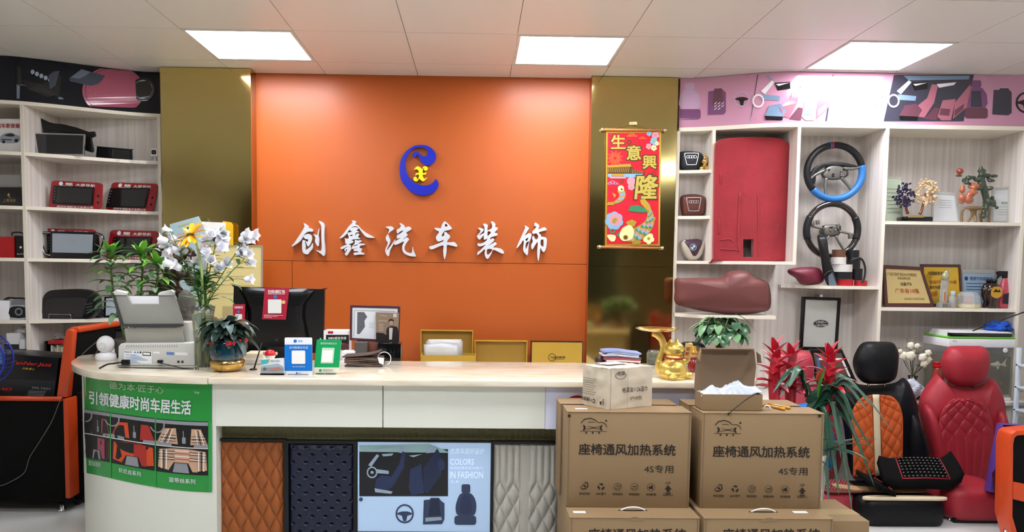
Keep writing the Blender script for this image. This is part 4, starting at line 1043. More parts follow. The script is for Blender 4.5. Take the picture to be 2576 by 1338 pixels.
# -- narrow bay at the left edge
Yp = Yl(35, .05)
P = thing('car_poster', 'white sheet with silver sports car and red characters', 'poster', (U(25, 390, Yp).x, Yp, LT[1]))
dz = LT[1] - U(25, 389, Yp).z
sl = lambda l: (lambda a, b: U(a, b, Yp) + Vector((0, -l, dz)))
sh_ = obj('sheet', prism([sl(0)(a, b) for a, b in ((-60, 304), (64, 306), (64, 389), (-60, 388))], .004), M('poster_white2', '#e4e2e0', .4), P)
art('picture', [M('car_silver', '#9aa0aa', .4), M('car_dark', '#22262c', .4), M('red_ink', '#b02a2a', .5)], sh_, gpoly(cs2([(0, 352), (10, 343), (28, 340), (40, 345), (50, 350), (50, 360), (38, 366), (8, 366), (0, 362)], 3), sl(.002), 0), gpoly(cs2([(12, 347), (28, 342), (38, 347), (30, 350)], 3), sl(.003), 1), gpoly(circ(42, 360, 5, 12), sl(.003), 1), gpoly(circ(10, 363, 4, 12), sl(.003), 1), gline([(4, 357), (30, 358)], 2, sl(.003), 1), gtext('汽车影音鉴赏', sl(.002), -8, 317, 62, 328, .02, mi=2))
Yp = Yl(35, .04)
P = thing('display_case', 'black display box with grey hood and small gold emblem', 'box', (U(25, 520, Yp).x, Yp, LT[2]))
dz = LT[2] - U(25, 519, Yp).z
sl = lambda l: (lambda a, b: U(a, b, Yp) + Vector((0, -l, dz)))
obj('base', prism([sl(0)(a, b) for a, b in ((-60, 472), (59, 472), (60, 519), (-60, 519))], .1), m_blackgl, P, bevel=.002)
obj('hood', prism([sl(-.01)(a, b) for a, b in ((-55, 440), (55, 440), (58, 472), (-60, 472))], .08), M('grey_hood', '#8f8c88', .2), P, bevel=.004)
art('lettering', M('emblem_gold', '#b59a6a', .3, .6), P, gpoly(cs2([(22, 487), (26, 490), (22, 495), (19, 491)], 2), sl(.002)), gline([(22, 495), (27, 499)], 1.5, sl(.002)), gtext('上等佳音', sl(.002), 8, 501, 40, 509))
Yp = Yl(35, .05)
rb = pbox(-40, 596, 35, 649, Yp, .1)
P = obj('red_carton', drop(rb, LT[3]), M('red_card', '#b3161c', .45), label='red cardboard box at the left edge on third shelf', cat='box', bevel=.002)
bb = drop(pbox(36, 594, 60, 650, Yp + .01, .1), LT[3])
P = thing('tool_box', 'black box with carry handle beside the red cardboard box', 'box', (U(52, 650, Yp).x, Yp, LT[3]))
obj('case', bb, m_black, P, bevel=.003)
tz = max(v[2] for v in bb[0]); a, b = U(20, 600, Yp + .06).x, U(62, 600, Yp + .06).x
obj('handle', tube(spline([(a + .03, Yp + .06, tz), (a + .03, Yp + .06, tz + .02), (b - .02, Yp + .06, tz + .022), (b, Yp + .06, tz)], 4), .004, 8), m_black, P, smooth=True)
art('lettering', m_wtxt, P, gtext('AUTO', pix(Yp + .01, .001), 42, 637, 62, 641), gpoly(circ(52, 622, 3, 12), pix(Yp + .01, .001)))
Yp = Yl(35, .04)
stand('white_carton', 'plain white box at the left edge of the fourth shelf', 'box', pbox(-40, 752, 24, 800, Yp, .12), m_white, LT[4], bevel=.002)
P = thing('camera_box', 'box printed with a black camera on the fourth shelf', 'box', (U(48, 800, Yp).x, Yp, LT[4]))
vb = drop(pbox(25, 752, 62, 800, Yp, .12), LT[4]); obj('carton', vb, M('pale_blue_card', '#b9c3ca', .4), P, bevel=.001)
art('picture', [m_ink, M('print_grey2', '#777c82', .4)], P, gpoly(cs2([(24, 776), (38, 770), (60, 772), (70, 780), (69, 798), (26, 798)], 2), pix(Yp, .001), 0), gring(47, 784, 6, 10, pix(Yp, .002), 1), gpoly([(28, 757), (66, 756), (66, 766), (28, 768)], pix(Yp, .001), 1))
random.seed(5)
zz = max(v[2] for v in vb[0])
obj('cable_coil', tube(spline([(U(10 + 6 * k, 740, Yp + .05).x, Yp + .05 + .03 * sin(k * 2.1), zz + .006 + .012 * abs(sin(k * 1.7))) for k in range(10)], 5), .005, 6), m_black, label='coiled black cable lying on the camera box', cat='cable', smooth=True)
# -- lowest shelf, left edge
Yp = Yl(45, .06)
for lab, r, mt in (('long white carton under crumpled paper on the lowest shelf', (16, 838, 50, 866), m_white), ('white carton standing next to the shelf divider on the lowest shelf', (48, 854, 62, 878), m_white), ('flat white carton lying at bottom of the lowest shelf', (16, 880, 62, 903), m_white)):
    vf = pbox(*r, Yp, .12); obj('white_carton', vf if 'flat' not in lab else drop(vf, LT[5]), mt, label=lab, cat='box', bevel=.002)
obj('carton_pile', drop(pbox(10, 866, 62, 880, Yp + .01, .11), U(40, 880, Yp).z), M('brown_dark_card', '#2d2a28', .6), label='dark carton between the white cartons on lowest shelf', cat='box')
def crumple(c, r, amp, seed, seg=18, rings=12):
    V, Fc = ball((0, 0, 0), 1, seg, rings)
    out = []
    for v in V:
        v = Vector(v); n = noise.noise(v * 1.7 + Vector((seed, 0, 0))) + .6 * noise.noise(v * 4.1 + Vector((0, seed, 0)))
        k = 1 + amp * n
        out.append(Vector((c[0] + v.x * r[0] * k, c[1] + v.y * r[1] * k, c[2] + v.z * r[2] * k)))
    return out, Fc
c = U(58, 832, Yp + .05)
obj('crumpled_paper', crumple(c, (.035, .04, .024), .5, 4.2), M('grey_paper', '#c9c7c4', .7), label='crumpled grey paper on top of the lowest white cartons', cat='paper')
Yp = Yl(135, .05)
Bk = thing('magazine_rack', 'black rack holding white books on the lowest shelf', 'rack', (U(135, 905, Yp).x, Yp, LT[5]))
obj('rack', drop(join(pbox(112, 866, 117, 906, Yp, .1), pbox(112, 900, 172, 906, Yp, .1), pbox(112, 866, 172, 906, Yp + .1, .004))[:2], LT[5]), m_black, Bk)
for k in range(6):
    vf = drop(pbox(128 + k * 5, 872 + (k % 3) * 3, 132 + k * 5, 900, Yp + .01, .08), LT[5] + .016)
    obj('book', vf, M('book%d' % (k % 3), ['#d8d6cf', '#9aa8a0', '#c7b98a'][k % 3], .5), Bk)
obj('red_folder', drop(pbox(120, 853, 156, 862, Yp, .1), U(140, 866, Yp).z), M('red_card'), label='red folder lying on the black book rack', cat='folder', bevel=.002)
c = U(147, 846, Yp + .05)
obj('plastic_wrap', crumple(c, (.03, .03, .025), .6, 9.1), M('grey_wrap', '#8f8c8a', .3, alpha=.8), label='crumpled grey plastic on the red folder', cat='plastic')
# == armchair at the left, seen from its side
m_bfab = M('black_fabric', '#090807', .9, var=.4, scale=200, bump=.3, bscale=400, spec=.2)
m_ofab = M('orange_vinyl', '#c9461a', .4, var=.08, scale=8)
YA = 4.12
AC = thing('armchair', 'black armchair with orange piping beside curved counter end', 'armchair', (-2.75, 4.5, 0))
ax1 = U(163, 1100, YA).x; az = U(100, 1004, YA).z; ax0 = -3.25
obj('arm', box(ax0, ax1, YA, YA + .11, .07, az), m_bfab, AC, bevel=.018, bseg=3)
obj('piping', tube([Vector((ax0, YA + .002, az + .002)), Vector((ax1 - .012, YA + .002, az + .002))], .014, 8), m_ofab, AC, smooth=True)
obj('piping', box(ax1 - .012, ax1 + .02, YA + .004, YA + .12, .09, az + .004), m_ofab, AC, bevel=.008)
obj('arm', box(ax0, ax1, YA + .50, YA + .61, .07, az), m_bfab, AC, bevel=.018, bseg=3)
obj('seat_cushion', box(ax0, ax1 - .1, YA + .115, YA + .495, .12, .42), m_bfab, AC, bevel=.03, bseg=3)
# backrest: leaning slab, outer face to the right
bp = [(141, 1000), (150, 930), (158, 870), (163, 836), (170, 826), (184, 832), (178, 905), (170, 1000)]
B = [U(a, b, YA + .01) for a, b in bp]
obj('backrest_edge', prism(B, .05), m_ofab, AC, bevel=.008)
obj('backrest_edge', prism([U(a, b, YA + .01) + Vector((0, .54, 0)) for a, b in bp], .05), m_bfab, AC, bevel=.008)
zt_ = max(v.z for v in B);
obj('backrest', prism([Vector((v.x - .001, v.y + .051, v.z - .006)) for v in B], .488), m_bfab, AC, bevel=.01)
obj('top_band', box(B[3].x - .004, B[5].x + .006, YA + .06, YA + .55, zt_ - .03, zt_ + .004), m_ofab, AC, bevel=.012, bseg=3)
obj('back_panel', box(ax1 - .02, ax1 + .04, YA + .1, YA + .54, .06, az + .02), m_bfab, AC, bevel=.01)
for x in (ax0 + .08, ax1 - .06):
    for y in (YA + .06, YA + .55): obj('leg', lathe([(.022, 0), (.022, .01), (.014, .015), (.014, .075)], (x, y, 0), 12), m_silver, AC, smooth=True)
# black speaker cartons on the armchair
def lettered_box(name, label, vfmaker): pass
YB2 = YA + .15
zsb = U(80, 1004, YB2).z
BX = thing('speaker_carton', 'black carton with red lettering standing in the left armchair', 'carton', (U(75, 1000, YB2).x, YB2 + .15, .42))
a0 = U(-140, 960, YB2).x; a1 = U(147, 960, YB2).x
m_bbox = M('black_carton', '#0c0b0d', .3, var=.2, scale=8)
obj('carton', prism([U(p, q, YB2) for p, q in ((22, 890), (148, 900), (136, 1001), (-40, 1002), (-40, 890))], .22), m_bbox, BX, bevel=.003)
obj('base_block', box(a0, U(134, 990, YB2).x, YB2 + .001, YB2 + .2, .42, zsb), m_bbox, BX)
mR = [M('red_print', '#e0241c', .4, emit='#e0241c', estr=.0), M('gold_print', '#d8b92a', .4), M('grey_print', '#9aa2a8', .4), M('carton_band', '#23282b', .35)]
tq = lambda *c: Q(pix(YB2, .0015), *c)
art('brand_print', mR, BX, gtext('TanNer.Jazz', tq((30, 907), (131, 914), (129, 925), (29, 918)), 0, 0, 1, 1, .012, .25, mi=0), gtext('丹拿.爵士', tq((57, 924), (88, 926), (86, 931), (56, 929)), 0, 0, 1, 1, .01, mi=1))
art('lettering', mR, BX, gpoly([(-40, 950), (140, 958), (136, 1000), (-40, 1000)], pix(YB2, .0008), 3), gtext('YM-Y601', Q(pix(YB2, .002), (80, 972), (127, 975), (126, 981), (79, 979)), 0, 0, 1, 1, .01, .2, mi=2), gtext('4Ω', Q(pix(YB2, .002), (2, 974), (30, 976), (29, 983), (1, 981)), 0, 0, 1, 1, .03, .2, mi=0),
    *[gline([(72 - k, 983 + k * 3.4), (116 - k * 2, 985 + k * 3.4)], 1.2, pix(YB2, .002), 2) for k in range(5)])
obj('wall_cable', tube(spline([U(255, 850, 4.05), U(200, 900, 4.05), U(165, 975, 4.08), U(150, 1010, 4.09), U(130, 1060, 4.095), U(100, 1110, 4.10), U(75, 1150, 4.105), U(60, 1190, 4.105), U(20, 1215, 4.105), U(0, 1222, 4.105)], 6), .0022, 6), M('grey_cable', '#6d6a68', .5), label='thin cable hanging over the left armchair side', cat='cable', smooth=True)
# == blue fan at the left edge
m_fb = M('fan_blue', '#1d2f8f', .35, var=.1)
YFn = 3.96
fc = U(-48, 902, YFn); R = 66 * PX(YFn)
FN = thing('fan', 'blue wire guard fan at the left edge of photo', 'fan', (fc.x, YFn, 0))
for dy in (-.03, .05):
    gcol = obj('guard_ring', tube([fc + Vector((R * cos(2 * pi * k / 40), dy, R * sin(2 * pi * k / 40))) for k in range(40)], .0065 if dy < 0 else .005, 8, closed=True), m_fb, FN, smooth=True)
    for rr in (.35, .6, .8):
        obj('guard_ring', tube([fc + Vector((R * rr * cos(2 * pi * k / 32), dy - .02 * (1 - rr), R * rr * sin(2 * pi * k / 32))) for k in range(32)], .0014, 5, closed=True), m_fb, FN)
V = []
for k in range(40):
    a = 2 * pi * k / 40
    V.append(tube([fc + Vector((0, -.06, 0)), fc + Vector((R * .55 * cos(a), -.055, R * .55 * sin(a))), fc + Vector((R * cos(a), -.03, R * sin(a))), fc + Vector((R * 1.04 * cos(a), .01, R * 1.04 * sin(a))), fc + Vector((R * cos(a), .05, R * sin(a)))], .0013, 4))
obj('guard_wires', join(*V)[:2], m_fb, FN, kind='stuff')
for k in range(3):
    a = 2 * pi * k / 3
    obj('blade', pillow([fc + Vector((cos(a + t) * R * r_, -.0 + .02 * t, sin(a + t) * R * r_)) for t, r_ in ((0, .15), (-.3, .6), (-.25, .85), (.2, .9), (.5, .7), (.45, .2))], .003, 1, 2), M('fan_blade', '#5d7fc0', .3), FN)
obj('motor', lathe([(0, -.02), (.03, -.015), (.045, .05), (.04, .1), (0, .11)], fc, 18, 'y'), m_fb, FN, smooth=True)
obj('pole', tube([fc + Vector((0, .06, 0)), Vector((fc.x - .09, fc.y + .06, .02))], .012, 10), m_black, FN, smooth=True)
obj('base', lathe([(.09, 0), (.09, .012), (.06, .025), (.02, .03)], (fc.x - .09, fc.y + .06, 0), 28), m_black, FN, smooth=True)
# == foliage helpers
def leaf_vf(base, d, L, wd, droop=.3, seg=6, fold=.25, tip=.0, wprof=None, roll=0.):
    """blade from base along direction d, bending down with droop; folded along its midrib"""
    d = Vector(d).normalized(); b = Vector(base)
    side = d.cross(Vector((0, 0, 1)))
    side = side.normalized() if side.length > 1e-4 else Vector((1, 0, 0))
    side = Matrix.Rotation(roll, 3, d) @ side
    V, Fc = [], []
    p = b.copy(); cur = d.copy(); st = L / seg
    for i in range(seg + 1):
        t = i / seg
        w = wd * (wprof(t) if wprof else (sin(pi * min(1, t * .93 + .05)) ** .8))
        if i == seg: w = max(w * .2, .0004)
        n = side.cross(cur).normalized()
        V += [p - side * w / 2 + n * fold * w, p, p + side * w / 2 + n * fold * w]
        cur = (cur + Vector((0, 0, -1)) * droop * (1.6 / seg)).normalized()
        p = p + cur * st
    for i in range(seg):
        a = i * 3
        Fc += [(a, a + 1, a + 4, a + 3), (a + 1, a + 2, a + 5, a + 4)]
    n = len(V); th = Vector((0, 0, -.0012))
    return V, Fc
def leaf(parent, base, d, L, wd, mat, droop=.3, name='leaf', **kw):
    return obj(name, leaf_vf(base, d, L, wd, droop, **kw), mat, parent, smooth=True)
def sph(az, el): return Vector((cos(el) * cos(az), cos(el) * sin(az), sin(el)))
# == desk behind the counter
ZD = .765
DK = thing('back_desk', 'low desk behind the counter against the orange wall', 'desk', (-.3, 4.45, 0))
m_desk = M('desk_cream', '#cfc6b4', .4)
obj('desk_top', prism([Vector((a, b, ZD - .025)) for a, b in ((-1.24, 3.97), (.86, 3.97), (.86, 4.94), (-2.1, 4.94), (-2.1, 4.42), (-1.24, 4.42))], .025, (), (0, 0, 1)), m_desk, DK)
for x in (-2.08, -1.20, -.2, .82): obj('desk_leg', box(x, x + .03, 4.0 if x > -2 else 4.45, 4.9, 0, ZD - .026), m_desk, DK)
# == scanner at the left end of the counter
YSn = 3.55
m_sg = M('scanner_grey', '#c9cac4', .45, var=.03)
m_sd = M('scanner_tray_grey', '#8f8f88', .4, var=.05)
m_sdk = M('scanner_dark', '#3c3b3a', .4)
bz = UZ(390, 925, ZT); YSn = bz.y
dz = ZT - U(390, 925, YSn).z
SN = thing('document_scanner', 'pale grey document scanner with upright paper tray, back towards photo', 'scanner', (U(392, 900, YSn).x, YSn + .1, ZT))
pb = lambda pts, d=0: [U(a, b, YSn) + Vector((0, d, dz)) for a, b in pts]
bd = obj('body', prism(pb([(296, 925), (297, 872), (303, 864), (488, 862), (493, 868), (492, 925)]), .2), m_sg, SN, bevel=.006, bseg=3)
for k in range(22): pass
obj('vent_slots', join(*[prism(pb([(318 + k * 6, 867), (321 + k * 6, 867), (320 + k * 6, 874), (317 + k * 6, 874)], -.0008), .001) for k in range(22)])[:2], M('vent_grey', '#a9aaa4', .5), bd, kind='stuff')
obj('foot_line', prism(pb([(296, 919), (492, 919), (492, 920), (296, 920)], -.0008), .001), m_sdk, bd)
# hinge block and the two tray panels, leaning back
def tilted(pts, y0, y1, th, ztop, zbot):
    P = []
    for a, b in pts:
        t = (b - zbot) / (ztop - zbot)
        P.append(U(a, b, YSn + y0 + (y1 - y0) * t) + Vector((0, 0, dz)))
    n = Vector((0, 1, .35)).normalized()
    return prism(P, th, (), n)
obj('feeder', prism(pb([(318, 864), (470, 864), (462, 812), (330, 812)], .06), .1), m_sg, SN, bevel=.01, bseg=2)
obj('lower_tray', tilted([(312, 828), (455, 822), (464, 862), (318, 864)], .03, .0, .01, 822, 864), M('tray_mid', '#a8a79e', .4), SN, bevel=.002)
tr = obj('paper_tray', tilted([(282, 737), (291, 732), (318, 737), (330, 766), (400, 766), (398, 739), (430, 733), (437, 737), (462, 817), (440, 822), (340, 822), (305, 817)], -.0, .02, .012, 735, 820), m_sd, SN, bevel=.002)
obj('tray_rim', tilted([(282, 737), (286, 736), (310, 816), (460, 815), (462, 820), (440, 824), (340, 824), (303, 819)], -.006, .014, .006, 735, 820), m_sdk, SN)
for q in ([(282, 736), (291, 731), (320, 737), (318, 743), (284, 742)], [(396, 743), (398, 738), (430, 731), (438, 736), (437, 743)]):
    obj('tray_tip', tilted(q, -.006, .014, .02, 735, 820), m_sg, SN, bevel=.002)
obj('paper', tilted([(319, 745), (401, 745), (404, 800), (322, 800)], .02, .035, .002, 735, 820), m_white, SN)
lb = lambda l: (lambda a, b: U(a, b, YSn) + Vector((0, -l, dz)))
art('rating_label', [M('label_white', '#e9eceb', .4), m_ink, M('label_blue', '#5f86c4', .4)], bd, gpoly([(312, 881), (382, 884), (382, 915), (312, 914)], lb(.001), 0), gtext('Panasonic', lb(.002), 314, 883, 332, 886.5, .02, mi=1),
    gpoly([(359, 884.5), (380, 885.5), (380, 895), (359, 894)], lb(.002), 1), gpoly([(361, 886.5), (378, 887.5), (378, 893), (361, 892)], lb(.003), 0), *[gpoly(circ(340 + 7 * k, 886, 2.4, 10), lb(.002), 2 - (k == 2)) for k in range(3)],
    *[gline([(316 + (k % 2) * 14, 892 + k * 3.2), (344 + (k * 7 % 34), 892.6 + k * 3.2)], 1.0, lb(.002), 2) for k in range(7)])
for q_, mi_ in (([(385, 884), (402, 885), (402, 890), (385, 889)], M('label_white')), ([(419, 885), (438, 886), (438, 893), (419, 892)], M('label_blue')), ([(441, 886), (472, 887), (472, 894), (441, 893)], M('label_white'))): art('sticker', mi_, bd, gpoly(q_, lb(.001), 0))
for a, b, c, d in ((309, 904, 328, 917), (399, 905, 411, 912)): obj('plug', prism(pb([(a, b), (c, b), (c, d), (a, d)], -.018), .018), m_black, SN, bevel=.002)
for k in range(2): obj('socket', prism(pb([(446 + k * 10, 907), (452 + k * 10, 907), (452 + k * 10, 913), (446 + k * 10, 913)], -.001), .001), m_sdk, SN)
zk = ZT + .004
obj('power_cable', tube(spline([pb([(310, 910)], -.02)[0], pb([(295, 912)], -.03)[0], UZ(272, 916, zk + .012), UZ(258, 922, zk), UZ(251, 926, zk)], 6), .0042, 8), m_black, label='black power cable lying left of the scanner on counter', cat='cable', smooth=True)
obj('usb_cable', tube(spline([pb([(405, 911)], -.02)[0], UZ(430, 919, zk + .01), UZ(460, 926, zk), UZ(487, 928, zk), UZ(430, 927, zk), UZ(300, 924, zk)], 8), .0022, 6), m_black, label='thin black cable lying along the bottom of the scanner', cat='cable', smooth=True)
# white box and adaptor behind the camera
v = UZ(290, 893, ZT);
obj('white_adaptor', box(v.x - .035, v.x + .03, v.y, v.y + .06, ZT, ZT + .035), m_white, label='small white adaptor between camera and scanner', cat='adaptor', bevel=.006)
# -- round white camera
c = UZ(255, 909, ZT); r = 24.5 * PX(c.y); c.y += r
CM = thing('dome_camera', 'round white indoor camera at the left end of counter', 'camera', (c.x, c.y, ZT))
obj('base', lathe([(r * .92, 0), (r, .006), (r * 1.0, .02), (r * .93, .034), (r * .5, .042)], (c.x, c.y, ZT), 32), m_white, CM, smooth=True)
hc = Vector((c.x - .001, c.y, ZT + .042 + r * .80))
hd = obj('head', ball(hc, (r * .86, r * .86, r * .92), 28, 18), m_white, CM, smooth=True)
obj('side_ring', lathe([(r * .26, 0), (r * .29, -.001), (r * .29, .002)], hc + Vector((.004, -r * .86, -.002)), 20, 'y'), M('ring_grey', '#dfe3e8', .3), hd)
obj('lens_face', ball(hc + Vector((-r * .42, .01, .0)), (r * .5, r * .6, r * .62), 20, 12), m_blackgl, hd, smooth=True)
obj('camera_wire', tube(spline([(c.x - .02, c.y + .02, ZT + .06), (c.x - .05, c.y + .03, ZT + .06), (c.x - .09, c.y + .08, ZT + .03), (c.x - .13, c.y + .12, ZT + .004)], 6), .003, 6), m_black, label='black wire behind the round white camera', cat='cable', smooth=True)
# == leafy green plant behind the scanner
m_lg = M('leaf_fresh', '#6fae3a', .4, var=.25, scale=8); m_ld = M('leaf_mid', '#4c7a45', .42, var=.25, scale=8); m_lp = M('leaf_pale', '#88a884', .45, var=.2, scale=8)
random.seed(11)
YP = 3.92
PB = U(330, 860, YP)
PL = thing('leafy_plant', 'green plant with three stems of narrow leaves behind the scanner', 'plant', (PB.x, YP, ZT))
obj('pot', lathe([(.05, 0), (.075, .01), (.085, .10), (.08, .105), (.07, .09)], (PB.x, YP, ZT), 24), M('pot_grey', '#4b4a46', .4), PL, smooth=True)
for si, (pts, n) in enumerate((([(278, 640), (280, 690), (290, 760), (315, 850)], 38), ([(358, 640), (358, 690), (352, 760), (335, 850)], 34), ([(398, 668), (395, 710), (380, 770), (345, 850)], 32))):
    S = spline([U(a, b, YP + (.02 if si == 1 else 0)) for a, b in pts], 6)
    obj('stem', tube(S, .0055, 8), M('stem_green', '#5f7a3a', .5), PL, smooth=True)
    top = S[0]
    for k in range(7):       # bright crown
        az = k * 2 * pi / 7 + si
        leaf(PL, top + Vector((0, 0, -.006)), sph(az, 1.05 if k % 2 else .75), random.uniform(.085, .11), .036, m_lg, .10, fold=.2)
    for k in range(n):
        t = k / n; p = S[min(len(S) - 1, int(t * .8 * len(S)))]
        az = k * 2.4 + si
        leaf(PL, p, sph(az, .75 - .5 * t), random.uniform(.11, .16), random.uniform(.030, .042), random.choice([m_ld, m_ld, m_lp, m_lg]), .55 + .5 * random.random(), fold=.15, seg=8)
# == carved root ornament with stone buddha head, standing on the desk
YR = 4.12
m_root = M('dark_root', '#2a1a12', .4, var=.4, scale=30, bump=.5, bscale=60)
random.seed(21)
c = U(440, 800, YR)
vf = [tube(spline([Vector((c.x + .03, YR, ZT + .002)), U(450, 800, YR), U(440, 730, YR), U(420, 680, YR), U(405, 640, YR)], 5), [.06, .06, .055, .05, .05, .05, .045, .045, .04, .04, .04, .035, .035, .03, .03, .03, .03, .03, .03, .03, .03], 10)]
for k in range(26):
    a, b = random.uniform(378, 490), random.uniform(616, 660)
    vf.append(ball(U(a, b, YR + random.uniform(-.03, .03)), (random.uniform(.015, .035), .02, random.uniform(.008, .02)), 10, 6))
for k in range(18): vf.append(ball(U(random.uniform(405, 485), random.uniform(650, 800), YR + random.uniform(-.02, .03)), random.uniform(.012, .04), 10, 6))
vf.append(lathe([(.09, 0), (.09, .02), (.05, .04)], (c.x + .03, YR, ZT + .001), 16))
blob('root_carving', vf, .009, m_root, label='dark carved root ornament behind the flower bouquet', cat='carving')
YBd = 3.80
m_stone = M('grey_stone', '#6f6c66', .6, var=.3, scale=40, bump=.4, bscale=120)
hc = U(469, 762, YBd); k = PX(YBd)
BDz = ZT
vf = [ball(hc + Vector((0, 0, .01)), (20 * k, 20 * k, 27 * k), 18, 14), ball(hc + Vector((0, -17 * k, -4 * k)), (3 * k, 5 * k, 7 * k), 8, 6), ball(hc + Vector((0, -15 * k, -17 * k)), (6 * k, 5 * k, 3 * k), 8, 6),
      ball(hc + Vector((-20 * k, 2 * k, -4 * k)), (3 * k, 4 * k, 11 * k), 8, 6), ball(hc + Vector((20 * k, 2 * k, -4 * k)), (3 * k, 4 * k, 11 * k), 8, 6), ball(hc + Vector((0, 0, 26 * k)), (10 * k, 10 * k, 9 * k), 10, 8),
      tube([hc + Vector((0, 0, -20 * k)), hc + Vector((0, 0, -34 * k))], [11 * k, 13 * k], 12), ball(hc + Vector((0, 2 * k, -48 * k)), (26 * k, 15 * k, 18 * k), 14, 9)]
for j in range(4): vf.append(tube(spline([hc + Vector(((-16 + 2 * j) * k, -6 * k, (-36 - 2 * j) * k)), hc + Vector((0, (-15 - j) * k, (-44 - 6 * j) * k)), hc + Vector(((16 - 2 * j) * k, -6 * k, (-36 - 2 * j) * k))], 5), 1.8 * k, 6))
vf.append(tube([hc + Vector((0, 2 * k, -60 * k)), Vector((hc.x, hc.y + .004, ZT + .002))], [16 * k, 22 * k], 14))
random.seed(2)
for j in range(40):
    az = random.uniform(0, 2 * pi); el = random.uniform(.5, 1.5); d = sph(az, el)
    vf.append(ball(hc + Vector((d.x * 20 * k, d.y * 20 * k, d.z * 27 * k + .01)), 3 * k, 6, 4))
blob('stone_head', vf, .0035, m_stone, label='grey stone bust with curled hair between scanner and vase', cat='statue')
obj('card_terminal', drop(pbox(474, 812, 499, 905, 3.66, .05), ZT), m_sg, label='pale grey device tucked between scanner and glass vase', cat='device', bevel=.008, bseg=3)
# == glass vase with bouquet
vb = UZ(512, 931, ZT); YV = vb.y + .035
m_glass = M('clear_glass', '#dfe6d8', .06, trans=.92, ior=1.3, var=0)
m_water = M('vase_stems', '#8a8a3e', .3, var=.4, scale=40, bump=.5, bscale=50)
k = PX(YV); vx = U(512, 930, YV).x
VS = thing('flower_vase', 'ribbed clear glass vase holding white bellflowers and a yellow daisy', 'vase', (vx, YV, ZT))
def ribbed(prof, c, seg=48, amp=.0015):
    V, Fc = lathe(prof, c, seg)
    return [Vector((v[0] + (v[0] - c[0]) * (.05 * cos(12 * math.atan2(v[1] - c[1], v[0] - c[0]))), v[1] + (v[1] - c[1]) * (.05 * cos(12 * math.atan2(v[1] - c[1], v[0] - c[0]))), v[2])) for v in V], Fc
h = (U(512, 770, YV).z - ZT)
obj('glass', ribbed([(20 * k, 0), (20.5 * k, .01), (21 * k, h * .5), (25 * k, h * .85), (29 * k, h), (27.5 * k, h), (23.5 * k, h * .84), (19.5 * k, h * .5), (18.5 * k, .012), (0, .012)], (vx, YV, ZT)), m_glass, VS, smooth=True)
obj('water', lathe([(18 * k, .013), (19 * k, h * .5), (0, h * .5)], (vx, YV, ZT), 24), M('vase_water', '#c8c79a', .08, trans=.8, ior=1.2, var=0), VS, smooth=True)
BQ = thing('bouquet', 'bouquet of pale bellflowers with one yellow daisy in glass vase', 'flowers', (vx, YV, ZT + .014), None)
m_bell = M('bell_petal', '#f3f3fa', .5, var=.05, scale=30); m_stemg = M('stem_green'); m_bl = M('bouquet_leaf', '#4a7a3c', .45, var=.3, scale=10)
C3 = lambda a, b: (200 + a / 3.0417, 520 + b / 3.0417)
bells = [(690, 190), (690, 280), (740, 330), (810, 340), (690, 370), (700, 440), (765, 470), (745, 265), (1055, 195), (970, 275), (970, 370), (1070, 330), (1050, 490), (910, 430), (1240, 250), (1305, 215), (1240, 340), (1272, 362), (1290, 430), (1278, 555), (1095, 445), (1000, 235), (1092, 250), (1275, 262), (665, 300), (1215, 355), (855, 440), (730, 420), (1020, 215), (715, 300), (1085, 215), (1030, 270), (660, 260), (720, 240), (1225, 320), (1255, 215), (800, 310), (940, 340), (1000, 420), (1060, 265)]
random.seed(31)
def bell(p, d, s):
    """open bell blossom, mouth towards d"""
    d = Vector(d).normalized(); q = Vector((0, 0, 1)).rotation_difference(d)
    prof = [(.0, -.0), (.35, .05), (.5, .3), (.52, .6), (.6, .85), (.85, 1.0)]
    V, Fc = [], []
    n = 15
    for r, hh in prof:
        for j in range(n):
            a = 2 * pi * j / n; rr = r * (1 + (.16 if hh > .8 else .03) * cos(5 * a))
            V.append(p + q @ Vector((rr * cos(a) * s * .9, rr * sin(a) * s * .9, (hh + (.08 * cos(5 * a) if hh > .9 else 0)) * s * 1.25)))
    for i in range(len(prof) - 1):
        for j in range(n): Fc.append((i * n + j, i * n + (j + 1) % n, (i + 1) * n + (j + 1) % n, (i + 1) * n + j))
    return V, Fc
anchor = Vector((vx, YV, ZT + .10))
main = [C3(700, 200), C3(760, 330), C3(1060, 200), C3(1000, 300), C3(1270, 250), C3(1260, 400), C3(860, 420)]
stems = []
neck = Vector((vx, YV, ZT + h * .95))
for i, (a, b) in enumerate(main):
    tip = U(a, b, YV + random.uniform(-.04, .05))
    midp = neck.lerp(tip, .5) + Vector((0, 0, .015))
    S = spline([Vector((vx + random.uniform(-.008, .008), YV + random.uniform(-.01, .01), ZT + .018)), neck + Vector((random.uniform(-.015, .015), random.uniform(-.015, .015), 0)), midp, tip], 6)
    obj('stem', tube(S, [.0038 - .002 * j / len(S) for j in range(len(S))], 6), m_stemg, BQ, smooth=True); stems.append(S)
for (a, b) in bells:
    px, py = C3(a, b); p = U(px, py, YV + random.uniform(-.05, .05))
    S = min(stems, key=lambda s: min((q - p).length for q in s)); q = min(S, key=lambda q: (q - p).length + (0 if q.z < p.z else .05))
    d = Vector((p.x - vx, random.uniform(-.10, -.02), random.uniform(-.01, .09)))
    fl_ = obj('flower', bell(p - d.normalized() * .012, d, random.uniform(.031, .040)), m_bell, BQ, smooth=True)
    obj('flower_stalk', tube([q, q.lerp(p, .6) + Vector((0, 0, .006)), p - d.normalized() * .012], .0014, 5), m_stemg, fl_)
    obj('calyx', ball(p - d.normalized() * .012, .0055, 8, 5), m_stemg, fl_, smooth=True)
